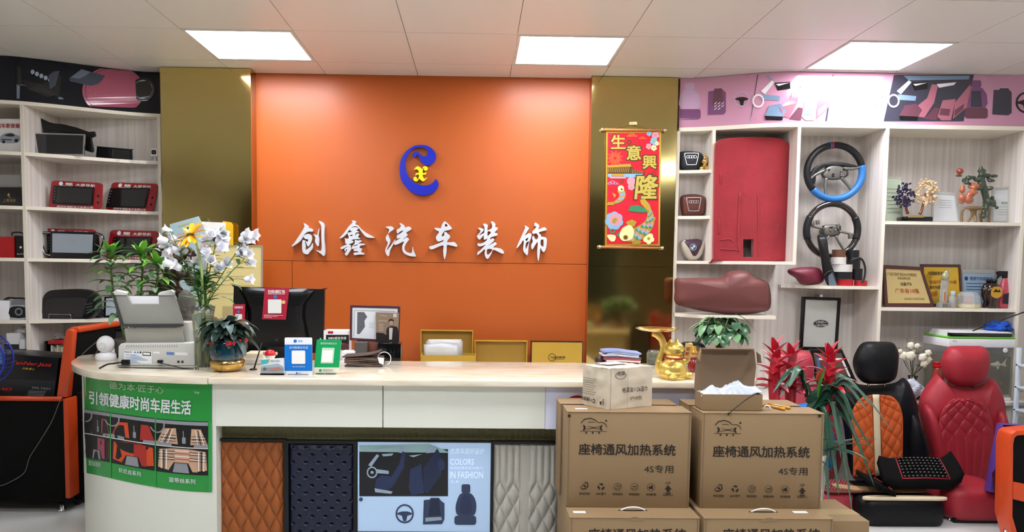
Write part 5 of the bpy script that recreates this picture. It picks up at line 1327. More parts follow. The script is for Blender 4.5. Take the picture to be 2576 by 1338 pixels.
for S in stems:
    for j in range(9, len(S), 1):
        if random.random() < .85:
            leaf(BQ, S[j], sph(random.uniform(0, 2 * pi), random.uniform(-.1, .8)), random.uniform(.045, .085), random.uniform(.013, .022), random.choice([m_bl, m_ld]), .4)
for k_ in range(40): leaf(BQ, neck + Vector((random.uniform(-.02, .02), 0, random.uniform(0, .16))), sph(random.uniform(0, 2 * pi), random.uniform(.2, 1.2)), random.uniform(.06, .12), .022, random.choice([m_bl, m_ld]), .4)
for a, b, L in ((1130, 690, .08), (700, 560, .07), (1200, 590, .07)):
    px, py = C3(a, b); leaf(BQ, U(px - 15, py, YV), Vector((1, -.2, .2)), L, .018, m_bl, .8)
# yellow daisy
S = spline([Vector((vx + .006, YV - .012, ZT + .02)), U(*C3(945, 800), YV - .02), U(*C3(940, 620), YV - .03), U(*C3(930, 450), YV - .04), U(*C3(895, 280), YV - .05), U(*C3(875, 225), YV - .05)], 6)
obj('stem', tube(S, .0062, 8), M('daisy_stem', '#a8b468', .5), BQ, smooth=True)
fc_ = U(*C3(850, 212), YV - .055); nrm = Vector((-.35, -.62, .7)).normalized(); q = Vector((0, 0, 1)).rotation_difference(nrm)
DS = obj('daisy_head', ball(fc_, (.017, .017, .009), 14, 8), M('daisy_centre', '#6a4a14', .8, bump=.6, bscale=300), BQ, smooth=True)
m_yel = M('daisy_petal', '#f2b60c', .45, var=.1, scale=20)
for j in range(22):
    a = 2 * pi * j / 22 + (.1 if j % 2 else 0); d = q @ Vector((cos(a), sin(a), .18 if j % 2 else -.05))
    leaf(DS, fc_ + q @ Vector((cos(a) * .012, sin(a) * .012, 0)), d, .072, .022, m_yel, .12, name='petal', fold=.1, wprof=lambda t: min(1, .55 + t) * (1 if t < .8 else 1 - (t - .8) * 2.2))
# == dark leaved plant with red berries in a teal and gold pot
pb_ = UZ(572, 940, ZT); YT = pb_.y + .10; kx = U(572, 920, YT).x; k = PX(YT - .05)
TP = thing('berry_plant', 'dark leaved plant with red berries in glossy teal pot with gold base', 'plant', (kx, YT, ZT))
zt0 = ZT; ph = (939 - 860) * k
obj('pot', lathe([(40 * k, ph * .34), (43 * k, ph * .5), (42.5 * k, ph * .75), (39 * k, ph * .92), (38 * k, ph), (35.5 * k, ph), (36 * k, ph * .9), (0, ph * .88)], (kx, YT, zt0), 40), M('teal_glaze', '#0d3a4a', .08, var=.15, coat=1.), TP, smooth=True)
obj('gold_base', lathe([(0, 0), (26 * k, 0), (36 * k, ph * .06), (43.5 * k, ph * .2), (44 * k, ph * .30), (41 * k, ph * .37)], (kx, YT, zt0), 40), M('gold_glaze', '#c8a35e', .18, .9, var=.06), TP, smooth=True)
m_dk = M('dark_leaf', '#20352c', .28, var=.3, scale=12, coat=.3); m_dk2 = M('dark_leaf_pale', '#5e7570', .35, var=.2, scale=12)
random.seed(41)
tp = Vector((kx, YT, zt0 + ph * .9))
for j in range(5): obj('stem', tube(spline([tp + Vector((random.uniform(-.02, .02), random.uniform(-.02, .02), -.01)), tp + Vector((random.uniform(-.04, .04), random.uniform(-.04, .02), .06))], 3), .003, 6), M('stem_brown', '#4a3a26', .6), TP)
for j in range(72):
    az = j * 2.399; el = random.uniform(.45, 1.25)
    base = tp + Vector((cos(az) * .025, sin(az) * .025, .02 + .07 * random.random()))
    leaf(TP, base, sph(az, el), random.uniform(.10, .15), random.uniform(.042, .056), random.choice([m_dk, m_dk, m_dk2]), random.uniform(.9, 1.9), fold=.1, seg=8, wprof=lambda t: sin(pi * min(1, t ** .8 * .95 + .04)) ** .7)
leaf(TP, tp + Vector((.05, -.04, .05)), Vector((1, -.3, -.1)), .16, .03, m_dk, .55)
m_ber = M('red_berry', '#b3182c', .25, var=.1)
for cx_, cy_, n in ((-38, 862, 12), (8, 864, 20), (40, 855, 4)):
    for j in range(n):
        p = U(572 + cx_ + random.uniform(-11, 11), cy_ + random.uniform(-4, 5), YT - 48 * k * 1.0) + Vector((0, random.uniform(-.01, .01), 0))
        obj('berry', ball(p, .0048, 8, 5), m_ber, TP, smooth=True)
# == back wall side: framed notice, cards
YN = 4.80
def leanboard(name, label, cat, pts, Y, th, mat, z=None, **kw):
    return obj(name, pprism(pts, Y, th), mat, label=label, cat=cat, **kw)
NB = thing('notice_board', 'cream framed notice board leaning on the orange wall behind the bouquet', 'notice board', (U(590, 800, YN).x, YN, ZD))
zb = ZD; A = U(516, 616, YN); B = U(660, 617, YN)
O = [A, B, Vector((B.x - .01, YN, zb)), Vector((A.x - .01, YN, zb))]
I = [A + Vector((.008, 0, -.008)), B + Vector((-.008, 0, -.008)), Vector((B.x - .018, YN, zb + .008)), Vector((A.x - .002, YN, zb + .008))]
obj('frame', prism(O, .018, [I]), M('silver_frame', '#cfccc0', .3, .6), NB)
bd = obj('board', prism([p + Vector((0, .004, 0)) for p in I], .008), M('notice_cream', '#dfcf8e', .5, var=.06), NB)
art('print', M('notice_ink', '#b8a878', .5), bd, *[gline([(530, 650 + k * 22), (640, 652 + k * 22)], 1.5, pix(YN + .004, .001)) for k in range(5)], gpoly([(560, 770), (655, 772), (654, 800), (560, 800)], pix(YN + .004, .001)))
YK = 4.88
for nm, lab, pts, col in (('blue_card', 'pale blue tilted card above the notice board', [(427, 564), (499, 544), (528, 604), (523, 625), (440, 625)], '#a9c4cc'), ('white_card', 'white card behind the bouquet, in front of gold panel', [(500, 557), (567, 560), (567, 625), (500, 625)], '#ecebe6'), ('yellow_folder', 'yellow folder standing behind the white card', [(560, 556), (581, 559), (586, 566), (586, 625), (560, 625)], '#e0b420')):
    yy = YK if nm == 'white_card' else (YK - .012 if nm == 'blue_card' else YK + .012)
    o = up(pts, yy); zb = ZD
    o2 = [p for p in o[:-2]] + [Vector((o[-2].x, yy, zb)), Vector((o[-1].x, yy, zb))]
    ob = obj(nm, prism(o2, .006), M(nm, col, .5), label=lab, cat='card' if 'card' in nm else 'folder')
    if nm == 'blue_card': art('print', [M('card_yellow', '#d8d27a', .5), M('card_navy', '#2c3f66', .5)], ob, gpoly(circ(474, 580, 14, 18), pix(yy, .001), 0), gpoly(circ(474, 577, 6, 12), pix(yy, .002), 1), gtext('微信支付', Q(pix(yy, .001), (447, 566), (487, 555), (489, 560), (449, 571)), 0, 0, 1, 1, .01))
# == monitor seen from behind
YM = 4.15
MN = thing('monitor', 'black computer monitor seen from behind with vent slots', 'monitor', (U(702, 900, YM).x, YM + .05, ZD))
o = cs2([(588, 722), (600, 721), (806, 727), (815, 729), (814, 800), (813, 884), (809, 888), (594, 886), (588, 882), (587, 800)], 2)
obj('casing', pprism(o, YM, .035), M('monitor_black', '#0a0b0e', .35, var=.1), MN, bevel=.004)
hmp = obj('rear_hump', pillow(up(cs2([(606, 724), (700, 726), (790, 729), (772, 760), (768, 800), (770, 880), (620, 880), (624, 800), (616, 755)], 3), YM), .022, .05, 5, .6), M('monitor_black'), MN, smooth=True)
for j in range(9):
    a, b = 614 + j * 1.6, 780 - j * 2.6; y0, y1 = 731 + j * 4.6, 735.5 + j * 4.1
    obj('vent_slot', prism([U(a, y0, YM - .0235), U(b, y1, YM - .0235), U(b, y1 + 1.7, YM - .0235), U(a, y0 + 1.7, YM - .0235)], .003), M('vent_black', '#000000', .9, var=0), hmp)
obj('stand_neck', box(U(670, 880, YM).x, U(735, 880, YM).x, YM - .01, YM + .03, ZD + .015, U(700, 870, YM).z), m_black, MN, bevel=.006)
obj('stand_base', box(U(640, 880, YM).x, U(765, 880, YM).x, YM - .09, YM + .11, ZD, ZD + .016), m_black, MN, bevel=.006)
obj('logo', gtext('Qi', pix(YM, .026), 692, 852, 699, 858)[:2], M('logo_grey', '#6a6c70', .4), MN)
m_rc = M('red_paper', '#b8203f', .45, var=.05)
YQ = YM - .028
FL = thing('red_flyer', 'red payment flyer draped over the top of the monitor', 'flyer', (U(692, 805, YQ).x, YQ, U(692, 805, YQ).z))
V, Fc = grid(6, 14, lambda u, v: U(666 - 7 * v + (728 - 666 + 0) * u - 2 * u * v, 724 + 79 * v + .8 * u, YQ - .004 * sin(pi * v) + .004 * u))
fs = obj('sheet', (V, Fc), m_rc, FL, smooth=True)
fq = lambda l: (lambda a, b: U(a, b, YQ - .006 - l))
art('lettering', [m_wink, M('flyer_blue', '#3f7fd0', .4), M('flyer_cream', '#e9c38a', .4)], fs, gtext('扫码领红包', fq(.001), 674, 729, 717, 738, .03), gline([(674, 739.5), (716, 740)], .8, fq(.001)), gpoly(circ(692.5, 746.5, 5, 16), fq(.001), 1), gpoly(rrect(674, 753, 708, 788, 2), fq(.001), 0), gpoly(circ(713, 760, 5, 14), fq(.001), 2), *[gline([(664, 792 + 3 * j), (712 - j * 14, 793 + 3 * j)], .8, fq(.001)) for j in range(3)])
RC2 = obj('red_payment_card', pprism([(586, 765), (617, 765), (616, 807), (586, 806)], YM - .012, .002), m_rc, label='small red payment card at the left corner of monitor', cat='card')
art('lettering', [m_wink, M('flyer_blue')], RC2, gtext('扫码领红包', pix(YM - .012, .001), 590, 770, 611, 776, .03), gpoly(circ(600, 784, 3.4, 14), pix(YM - .012, .001), 1), gpoly(rrect(592, 790, 609, 806, 1), pix(YM - .012, .001), 0))
# == small things along the counter
# papers
v = UZ(640, 916, ZT)
for j, (w, dx, lab) in enumerate(((.10, 0, 'lowest white document bundle beside the teal pot'), (.095, .004, 'middle white document bundle beside the teal pot'), (.09, -.004, 'topmost cream document bundle beside the teal pot'))):
    obj('document_bundle', rotated(box(v.x - w / 2 + dx, v.x + w / 2 + dx, v.y, v.y + .14, ZT + .018 * j, ZT + .018 * j + .0175), radians(4 * j - 4), 'Z', (v.x, v.y, 0)), M('paper_white', '#e3dfd6', .6) if j < 2 else M('paper_cream', '#dccbb0', .6), label=lab, cat='papers', group='document bundles beside the teal pot', bevel=.001, bseg=1)
v = UZ(637, 930, ZT); tp_ = U(659, 862, v.y)
PS = thing('pen_stand', 'slim black pen holder stand leaning beside card holder', 'pen stand', (v.x, v.y, ZT))
obj('base', lathe([(.018, 0), (.018, .004), (.006, .008)], (v.x, v.y, ZT), 16), m_black, PS, smooth=True)
obj('arm', tube([Vector((v.x + .004, v.y, ZT + .005)), tp_], [.004, .0025], 8), m_black, PS, smooth=True)
# red capped toy
v = UZ(680, 925, ZT); k = PX(v.y)
TY = thing('toy_figure', 'little white toy with a red cap behind the card holder', 'toy', (v.x, v.y, ZT))
zc_ = U(680, 894, v.y).z
blob('body', [ball((v.x, v.y, zc_), (13 * k, 12 * k, 11 * k), 16, 12), ball((v.x, v.y, ZT + .02), (11 * k, 10 * k, .022), 14, 10)], .003, m_white, TY)
obj('cap', lathe([(13.6 * k, 0), (13 * k, 6 * k), (9 * k, 12 * k), (0, 14 * k)], (v.x, v.y, zc_ + 1 * k), 20), M('toy_red', '#d0202a', .35), TY, smooth=True)
for s in (-1, 1): obj('ear', ball((v.x + s * 15 * k, v.y, zc_ + 5 * k), (4 * k, 2.5 * k, 4.5 * k), 10, 7), M('toy_pink', '#d8a68e', .4), TY, smooth=True)
# signs
def slantq(c, Y, dz=0.): return Q(lambda a, b: U(a, b, Y) + Vector((0, -.001, dz)), *c)
m_clear = M('clear_acrylic', '#eef4f8', .05, trans=.85, ior=1.2, var=0)
v = UZ(685, 943, ZT)
CH = thing('card_holder', 'clear holder with stacked business cards at front of counter', 'card holder', (v.x, v.y, ZT))
Yq = v.y; dz = ZT - U(685, 943, Yq).z
P4 = lambda pts, d=0.: [U(a, b, Yq) + Vector((0, d, dz)) for a, b in pts]
obj('acrylic', join(prism(P4([(655, 925), (715, 925), (715, 943), (655, 943)], -.003), .002), prism(P4([(655, 939), (715, 939), (715, 943), (655, 943)], -.003), .03))[:2], m_clear, CH)
cd = obj('cards', prism(P4([(657, 904), (713, 901), (714, 939), (656, 939)]), .014), M('card_pale', '#dfe7ec', .4), CH)
art('print', [M('card_teal', '#3fb0b8', .4), M('card_orange', '#e0662a', .4), m_ink, M('card_grey', '#9fb0bc', .4), M('card_yel', '#e8a82a', .4)], cd, gpoly(P := [(657, 905), (680, 903), (674, 914), (657, 917)], lambda a, b: U(a, b, Yq) + Vector((0, -.001, dz)), 0), gpoly([(657, 920), (700, 914), (713, 922), (713, 932), (657, 934)], lambda a, b: U(a, b, Yq) + Vector((0, -.0008, dz)), 3),
    gtext('精品汽车装饰', lambda a, b: U(a, b, Yq) + Vector((0, -.002, dz)), 682, 906, 704, 909.5, .01, mi=2), gpoly([(680, 926), (704, 923), (706, 930), (678, 931)], lambda a, b: U(a, b, Yq) + Vector((0, -.002, dz)), 1), gpoly(circ(666, 928, 4, 12), lambda a, b: U(a, b, Yq) + Vector((0, -.002, dz)), 2), gpoly([(678, 903), (680, 903), (676, 913), (674, 913)], lambda a, b: U(a, b, Yq) + Vector((0, -.002, dz)), 4))
def paysign(label, c, col, top, bands, base_px, hd):
    b = UZ(base_px[0], base_px[1], ZT); Yq = b.y; dz = ZT - U(*base_px, Yq).z
    t = thing('payment_sign', label, 'sign', (b.x, Yq, ZT))
    q = Q(lambda a, bb: (a, bb), *c)
    pl = lambda pts, d=0.: [U(*q(u, v), Yq) + Vector((0, d, dz)) for u, v in pts]
    pn = obj('panel', prism(pl(rrect(0, 0, 1, 1, .035)), .003), M(label[:8] + 'sheet', col, .3, coat=.4, var=.02), t)
    L = lambda l: (lambda u, v: U(*q(u, v), Yq) + Vector((0, -l, dz)))
    obj('acrylic_foot', box(b.x - .045, b.x + .045, Yq - .012, Yq + .05, ZT, ZT + .003), m_clear, t)
    return t, pn, L
t, pn, L = paysign('blue and white payment sign standing on counter', [(716, 849), (785, 849), (786, 942), (716, 942)], '#f0f3f6', 0, 0, (751, 942), 0)
m_pb = M('pay_blue', '#1677d2', .3, var=.02); m_pgn = M('pay_green', '#15a35c', .3, var=.02)
art('print', [m_pb, m_wink, M('pay_pale', '#c9dff2', .4)], pn, grect(.0, .19, 1, .9, L(.0008), 0), gpoly(rrect(.33, .055, .44, .135, .02), L(.001), 0), gtext('支付宝', L(.001), .49, .065, .65, .125, .01), gtext('支付就用支付宝', L(.002), .17, .235, .85, .305, .02, mi=2), gpoly(rrect(.26, .35, .75, .71, .03), L(.002), 1), gtext('专业支付更安全', L(.002), .28, .765, .75, .805, 0, mi=2), gpoly(rrect(.41, .935, .47, .98, .01), L(.001), 0), gtext('支付宝', L(.001), .5, .94, .59, .975))
t, pn, L = paysign('green payment sign leaning on counter beside blue sign', [(797, 854), (859, 855), (852, 938), (789, 938)], '#e9ecd8', 0, 0, (820, 941), 0)
art('print', [m_pgn, m_wink, M('pay_palegreen', '#bfe6c8', .4), M('pay_grey', '#8a8f84', .4)], pn, grect(0, 0, 1, .83, L(.0008), 0), gtext('推荐使用微信支付', L(.002), .17, .08, .83, .145, .02, mi=2), gpoly(rrect(.25, .24, .75, .71, .01), L(.0016), 2), gpoly(rrect(.27, .31, .7, .67, .01), L(.0026), 1), gpoly(circ(.26, .92, .06, 16, .04), L(.002), 0), gtext('微信支付', L(.002), .37, .885, .76, .945, .01, mi=3))
v = U(806, 850, 3.60);
PN = obj('green_pen', tube([Vector((v.x + .01, 3.6, ZT + .003)), v], [.004, .004], 8), M('pen_green', '#25a060', .35), label='green pen standing behind the green payment sign', cat='pen', smooth=True)
# white product box + dark band
YX = 4.12
WB = thing('product_box', 'white product box with black band beside monitor', 'box', (U(846, 880, YX).x, YX, ZD))
fr_ = [U(814, 831, YX), U(877, 832, YX)]
obj('carton', box(fr_[0].x, fr_[1].x, YX, YX + .1, ZD, fr_[0].z), m_white, WB, bevel=.001)
art('print', [m_ink, M('red_tag', '#a8182a', .4), m_wink, M('band_brown', '#5a2a2e', .4)], WB, gpoly([(820, 842), (878, 842), (878, 865), (820, 861)], pix(YX, .001), 0), gpoly([(825, 833), (838, 833), (838, 839), (825, 839)], pix(YX, .001), 1), gtext('WRV安车专用', pix(YX, .002), 826, 847, 871, 854, .02, .2, mi=2), gpoly([(818, 864), (878, 865), (878, 880), (818, 880)], pix(YX, .001), 3))
for lab, r, Yb, mt in (('small white box beside the framed certificate', (860, 884, 892, 900), 3.99, m_white), ('clear grey holder under the framed certificate', (891, 861, 923, 892), 4.02, M('smoke_grey', '#5a5450', .2)), ('brown box under the framed certificate', (924, 862, 950, 895), 4.06, M('brown_card', '#6b3a28', .5)), ('glossy black carton under the flyer', (950, 863, 1008, 906), 4.0, m_blackgl)):
    vf = pbox(*r, Yb, .09); zb = min(p[2] for p in vf[0])
    V = [Vector((p[0], p[1], ZD if abs(p[2] - zb) < 1e-6 else p[2])) for p in vf[0]]
    obj('small_box', (V, vf[1]), mt, label=lab, cat='box', bevel=.002)
YE = 4.10
CF = thing('framed_certificate', 'framed white certificate tilted behind the counter', 'certificate', (U(943, 862, YE).x, YE, U(943, 860, YE).z))
O = [(881, 767), (1007, 770), (1004, 862), (879, 856)]; I = [(886, 773), (1001, 776), (998, 856), (885, 850)]
obj('frame', pprism(O, YE, .015, [I]), M('maroon_frame', '#4c2630', .3, coat=.3), CF, bevel=.002)
pp = obj('sheet', pprism(I, YE + .006, .004), M('cert_white', '#dfe6ec', .35), CF)
art('print', [M('cert_grey', '#5f646c', .4), M('cert_red', '#b03038', .4), M('cert_line', '#aab2ba', .4)], pp, gpoly([(899, 785), (916, 785), (924, 797), (917, 806), (918, 822), (905, 840), (898, 840)], pix(YE + .006, .001), 0), gpoly([(902, 787), (909, 787), (909, 790), (902, 790)], pix(YE + .006, .002), 1), *[gline([(928, 812 + 4 * j), (941, 812.5 + 4 * j)], 1, pix(YE + .006, .001), 2) for j in range(4)], gline([(892, 780), (994, 783)], 1.5, pix(YE + .006, .001), 2), gline([(892, 780), (890, 846)], 1.5, pix(YE + .006, .001), 2))
YFy = YE - .012
FY = obj('portrait_flyer', pprism([(945, 785), (1004, 787), (1001, 863), (946, 861)], YFy, .003), M('flyer_taupe', '#8d7a68', .35, var=.1), label='taupe flyer with a man in a dark suit, in front of framed certificate', cat='flyer')
fp = [pix(YFy, .001 * j) for j in range(1, 6)]
art('print', [M('fly_dark', '#231d1c', .4), M('fly_skin', '#a88c7a', .5), M('fly_shirt', '#c9c4bf', .5), M('fly_pale', '#cfc2b2', .5)], FY, gpoly([(946, 836), (965, 838), (975, 846), (1001, 848), (1001, 863), (946, 861)], fp[0], 0), gpoly(cs2([(972, 855), (972, 832), (975, 824), (984, 820), (994, 821), (1001, 826), (1002, 862), (972, 861)], 2), fp[1], 0), gpoly([(979, 824), (988, 824), (986, 854), (979, 854)], fp[2], 2), gpoly(circ(984, 811.5, 4.8, 14, 6.5), fp[2], 1), gpoly(cs2([(978, 811), (979, 804), (985, 802), (990, 805), (990, 811), (988, 807), (981, 807)], 2), fp[3], 0), gpoly([(981, 822), (984, 823.5), (988, 822), (988, 825), (984, 824), (981, 825)], fp[4], 0), gpoly(rrect(989, 789, 998, 798, 1), fp[1], 3), *[gline([(953, 815 + 4 * j), (965, 815.5 + 4 * j)], 1, fp[1], 3) for j in range(5)], gtext('CRYSTAL', fp[1], 952, 805, 974, 809, 0, mi=3), gline([(956, 793), (974, 795)], 1, fp[1], 3))
# leather swatch book
v = UZ(915, 923, ZT)
random.seed(8)
SW = thing('swatch_book', 'brown leather swatch book on a white ring lying on counter', 'swatches', (v.x, v.y, ZT))
sx0, sx1 = U(868, 915, v.y).x, U(960, 915, v.y).x
for j in range(7):
    z0 = ZT + .001 + j * .0075; o0 = random.uniform(-.006, .006)
    def f(u, w, j=j, o0=o0, z0=z0):
        lift = (.055 * max(0, u - .35) ** 1.6 if j == 6 else 0) + .003 * sin(u * 5 + j)
        return (sx0 + (sx1 - sx0) * u + o0 - (.02 * (j == 6)), v.y + .13 * w, z0 + .006 + lift)
    obj('swatch', slabgrid(8, 2, f, lambda u, w, f=f: Vector(f(u, w)) + Vector((0, 0, -.006))), M('swatch%d' % (j % 3), ['#4a3a33', '#6b5a4c', '#57463e'][j % 3], .55, bump=.2), SW)
rc = Vector((sx1 + .006, v.y + .05, ZT + .036))
obj('ring', tube([rc + Vector((.034 * cos(2 * pi * j / 28), .004 * sin(2 * pi * j / 14), .034 * sin(2 * pi * j / 28))) for j in range(28)], .0022, 6, closed=True), m_white, SW, smooth=True)
obj('paper_tag', prism([Vector((sx1 - .02, v.y - .002, ZT + .05)), Vector((sx1 + .012, v.y - .002, ZT + .046)), Vector((sx1 + .01, v.y - .002, ZT + .012)), Vector((sx1 - .012, v.y - .002, ZT + .02))], .001), m_white, SW)
# == gold gift boxes on the desk against the wall
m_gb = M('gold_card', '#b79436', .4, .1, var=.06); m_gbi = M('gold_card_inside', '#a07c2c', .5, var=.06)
YG = 4.88
def lid(label, px0, py0, px1, face_open, zbase=ZD):
    a = U(px0, py0, YG); b = U(px1, py0, YG)
    t = thing('gift_box', label, 'gift box', ((a.x + b.x) / 2, YG, zbase), 'gold gift boxes against the orange wall')
    w = .006
    if face_open:
        O = [Vector((a.x, YG, a.z)), Vector((b.x, YG, a.z)), Vector((b.x, YG, zbase)), Vector((a.x, YG, zbase))]
        I = [Vector((a.x + w, YG, a.z - w)), Vector((b.x - w, YG, a.z - w)), Vector((b.x - w, YG, zbase + w)), Vector((a.x + w, YG, zbase + w))]
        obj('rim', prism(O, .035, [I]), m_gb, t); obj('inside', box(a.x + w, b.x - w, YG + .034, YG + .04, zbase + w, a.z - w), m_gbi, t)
    else:
        obj('shell', box(a.x, b.x, YG, YG + .05, zbase, a.z), M('box_black_edge', '#17130e', .4), t)
        obj('lid_face', box(a.x + w, b.x - w, YG - .003, YG, zbase, a.z - w), m_gb, t)
    return t
t = lid('open gold box lid standing behind the plastic bags', 1058, 830, 1190, True)
t = lid('open gold box lid between the other two gold boxes', 1194, 856, 1327, True)
t = lid('closed gold box with round black logo at the right end', 1336, 858, 1467, False)
art('logo', m_ink, t, gring(1389, 899, 8.5, 9.8, pix(YG - .003, .001)), gtext('方向盘空保护套', pix(YG - .003, .002), 1385, 896, 1422, 901, .02), gline([(1390, 903), (1420, 903.4)], .8, pix(YG - .003, .002)))
YT_ = 4.70
a, b = U(1059, 893, YT_), U(1197, 893, YT_)
t = thing('gift_box_tray', 'gold box base holding clear plastic bags', 'gift box', ((a.x + b.x) / 2, YT_ + .06, ZD), 'gold gift boxes against the orange wall')
for nm, vf in (('front', box(a.x, b.x, YT_, YT_ + .005, ZD, a.z)), ('rear', box(a.x, b.x, YT_ + .13, YT_ + .135, ZD, a.z)), ('side', box(a.x, a.x + .005, YT_ + .006, YT_ + .129, ZD, a.z)), ('side', box(b.x - .005, b.x, YT_ + .006, YT_ + .129, ZD, a.z)), ('bottom', box(a.x + .006, b.x - .006, YT_ + .006, YT_ + .129, ZD, ZD + .004))): obj(nm, vf, m_gb, t)
m_bag = M('clear_bag', '#e6eaee', .12, var=.1, alpha=.55, coat=.6)
for lab, pts, Yb in (('clear plastic bag of accessories at the back of gold tray', [(1072, 860), (1078, 853), (1160, 853), (1164, 860), (1163, 898), (1072, 898)], YT_ + .07), ('clear plastic bag with a pale label at the front of gold tray', [(1066, 866), (1110, 863), (1152, 868), (1154, 899), (1070, 899)], YT_ + .04)):
    P = up(pts, Yb); P = [p if i < len(P) - 2 else Vector((p.x, p.y, ZD + .006)) for i, p in enumerate(P)]
    t = thing('plastic_bag', lab, 'bag', (sum(p.x for p in P) / len(P), Yb, ZD + .006))
    obj('bag', pillow(P, .014, .6, 4, .6), m_bag, t, smooth=True)
    obj('contents', pillow([Vector((P[0].x + .02, Yb, P[-1].z + .01)), Vector((P[2].x - .03, Yb, P[-1].z + .01)), Vector((P[2].x - .03, Yb, P[2].z - .025)), Vector((P[0].x + .02, Yb, P[0].z - .03))], .006, 1, 2), M('bag_blue', '#4a6076', .5) if 'back' in lab else M('bag_cream', '#d9ceb2', .5), t)
# == magazines, pouch near the right end
v = UZ(1568, 916, ZT); YMg = 3.74
random.seed(14)
cols_ = ['#b9222f', '#d8d4d0', '#8a2430', '#e4dfe0', '#b04a55', '#5a5a66', '#cfd0da', '#9aa3c8']
for j in range(9):
    x0, x1 = U(1515 + random.uniform(0, 14), 900, YMg).x, U(1604 + random.uniform(0, 12), 900, YMg).x
    z0 = ZT + .0005 + j * .0092
    def f(u, w, x0=x0, x1=x1, z0=z0, j=j): return (x0 + (x1 - x0) * u, YMg + .12 * w, z0 + .0088 + (.006 * sin(u * 4.5) - .004 * u) * (j / 9))
    lab = ['lowest magazine of the stack on the counter', 'second magazine from the bottom of the stack', 'third magazine from the bottom of the stack', 'fourth magazine from the bottom of the stack', 'middle magazine of the stack on the counter', 'fourth magazine from the top of the stack', 'third magazine from the top of the stack', 'second magazine from the top of the stack', 'topmost magazine with a blue and orange cover on the stack'][j]
    obj('magazine', slabgrid(8, 1, f, lambda u, w, f=f: Vector(f(u, w)) + Vector((0, 0, -.0078))), M('mag%d' % (j % 8), cols_[j % 8], .35, var=.25, scale=15) if j < 8 else M('mag_top', '#8fa0d8', .3, var=.5, scale=14), label=lab, cat='magazine', group='magazines stacked on the counter')
obj('leather_pouch', blob.__call__ and crumple((U(1512, 897, 3.75).x, 3.80, ZT + .026), (.025, .04, .028), .15, 3.), M('dark_pouch', '#3a2a28', .4), label='dark rounded pouch left of the magazine stack', cat='pouch', smooth=True)
# == cartons stacked in front of the counter
m_card = M('kraft_card', '#8e7554', .7, var=.06, scale=6, bump=.06, bscale=120)
m_cardd = M('kraft_shaded', '#7a634c', .8, var=.08, scale=6)  # darker kraft: the shadow inside the open lid is put into the colour
m_cardw = M('kraft_pale', '#cfc2ac', .6, var=.08, scale=5, bump=.1, bscale=30)
m_print = M('carton_ink', '#241a12', .7, var=.05)
YU, YLo = 2.95, 2.83
ZU = U(1580, 1036, YU).z; ZB = U(1580, 1277, YU).z
def carton(label, x0, x1, y0, y1, z0, z1, group):
    t = thing('carton', label, 'carton', ((x0 + x1) / 2, (y0 + y1) / 2, z0), group)
    obj('body', box(x0, x1, y0, y1, z0, z1 - .003), m_card, t, bevel=.003, bseg=2)
    obj('lid_flap', box(x0 - .001, x1 + .001, y0 - .002, y1, z1 - .003, z1), m_card, t, bevel=.001, bseg=1)
    for s in (x0 + .006, x1 - .009): obj('flap_edge', box(s, s + .003, y0 - .0015, y0 + .001, z0 + .004, z1 - .004), m_cardd, t)
    return t
xl0, xl1 = U(1425, 1150, YU).x, U(1737, 1150, YU).x
xr0, xr1 = U(1764, 1150, YU).x, U(2070, 1150, YU).x
g = 'seat heating cartons stacked before the counter'
cA = carton('upper left kraft carton with black print, under the crushed carton', xl0, xl1, YU, YU + .145, ZB, ZU, g)
cB = carton('upper right kraft carton with black print, under the open box', xr0, xr1, YU, YU + .145, ZB, ZU, g)
carton('rear kraft carton behind the upper left printed carton', xl0 - .012, xl1 - .02, YU + .155, YU + .295, ZB, ZU + .004, g)
carton('rear kraft carton behind the upper right printed carton', xr0 - .015, xr1 - .03, YU + .155, YU + .295, ZB, ZU + .004, g)
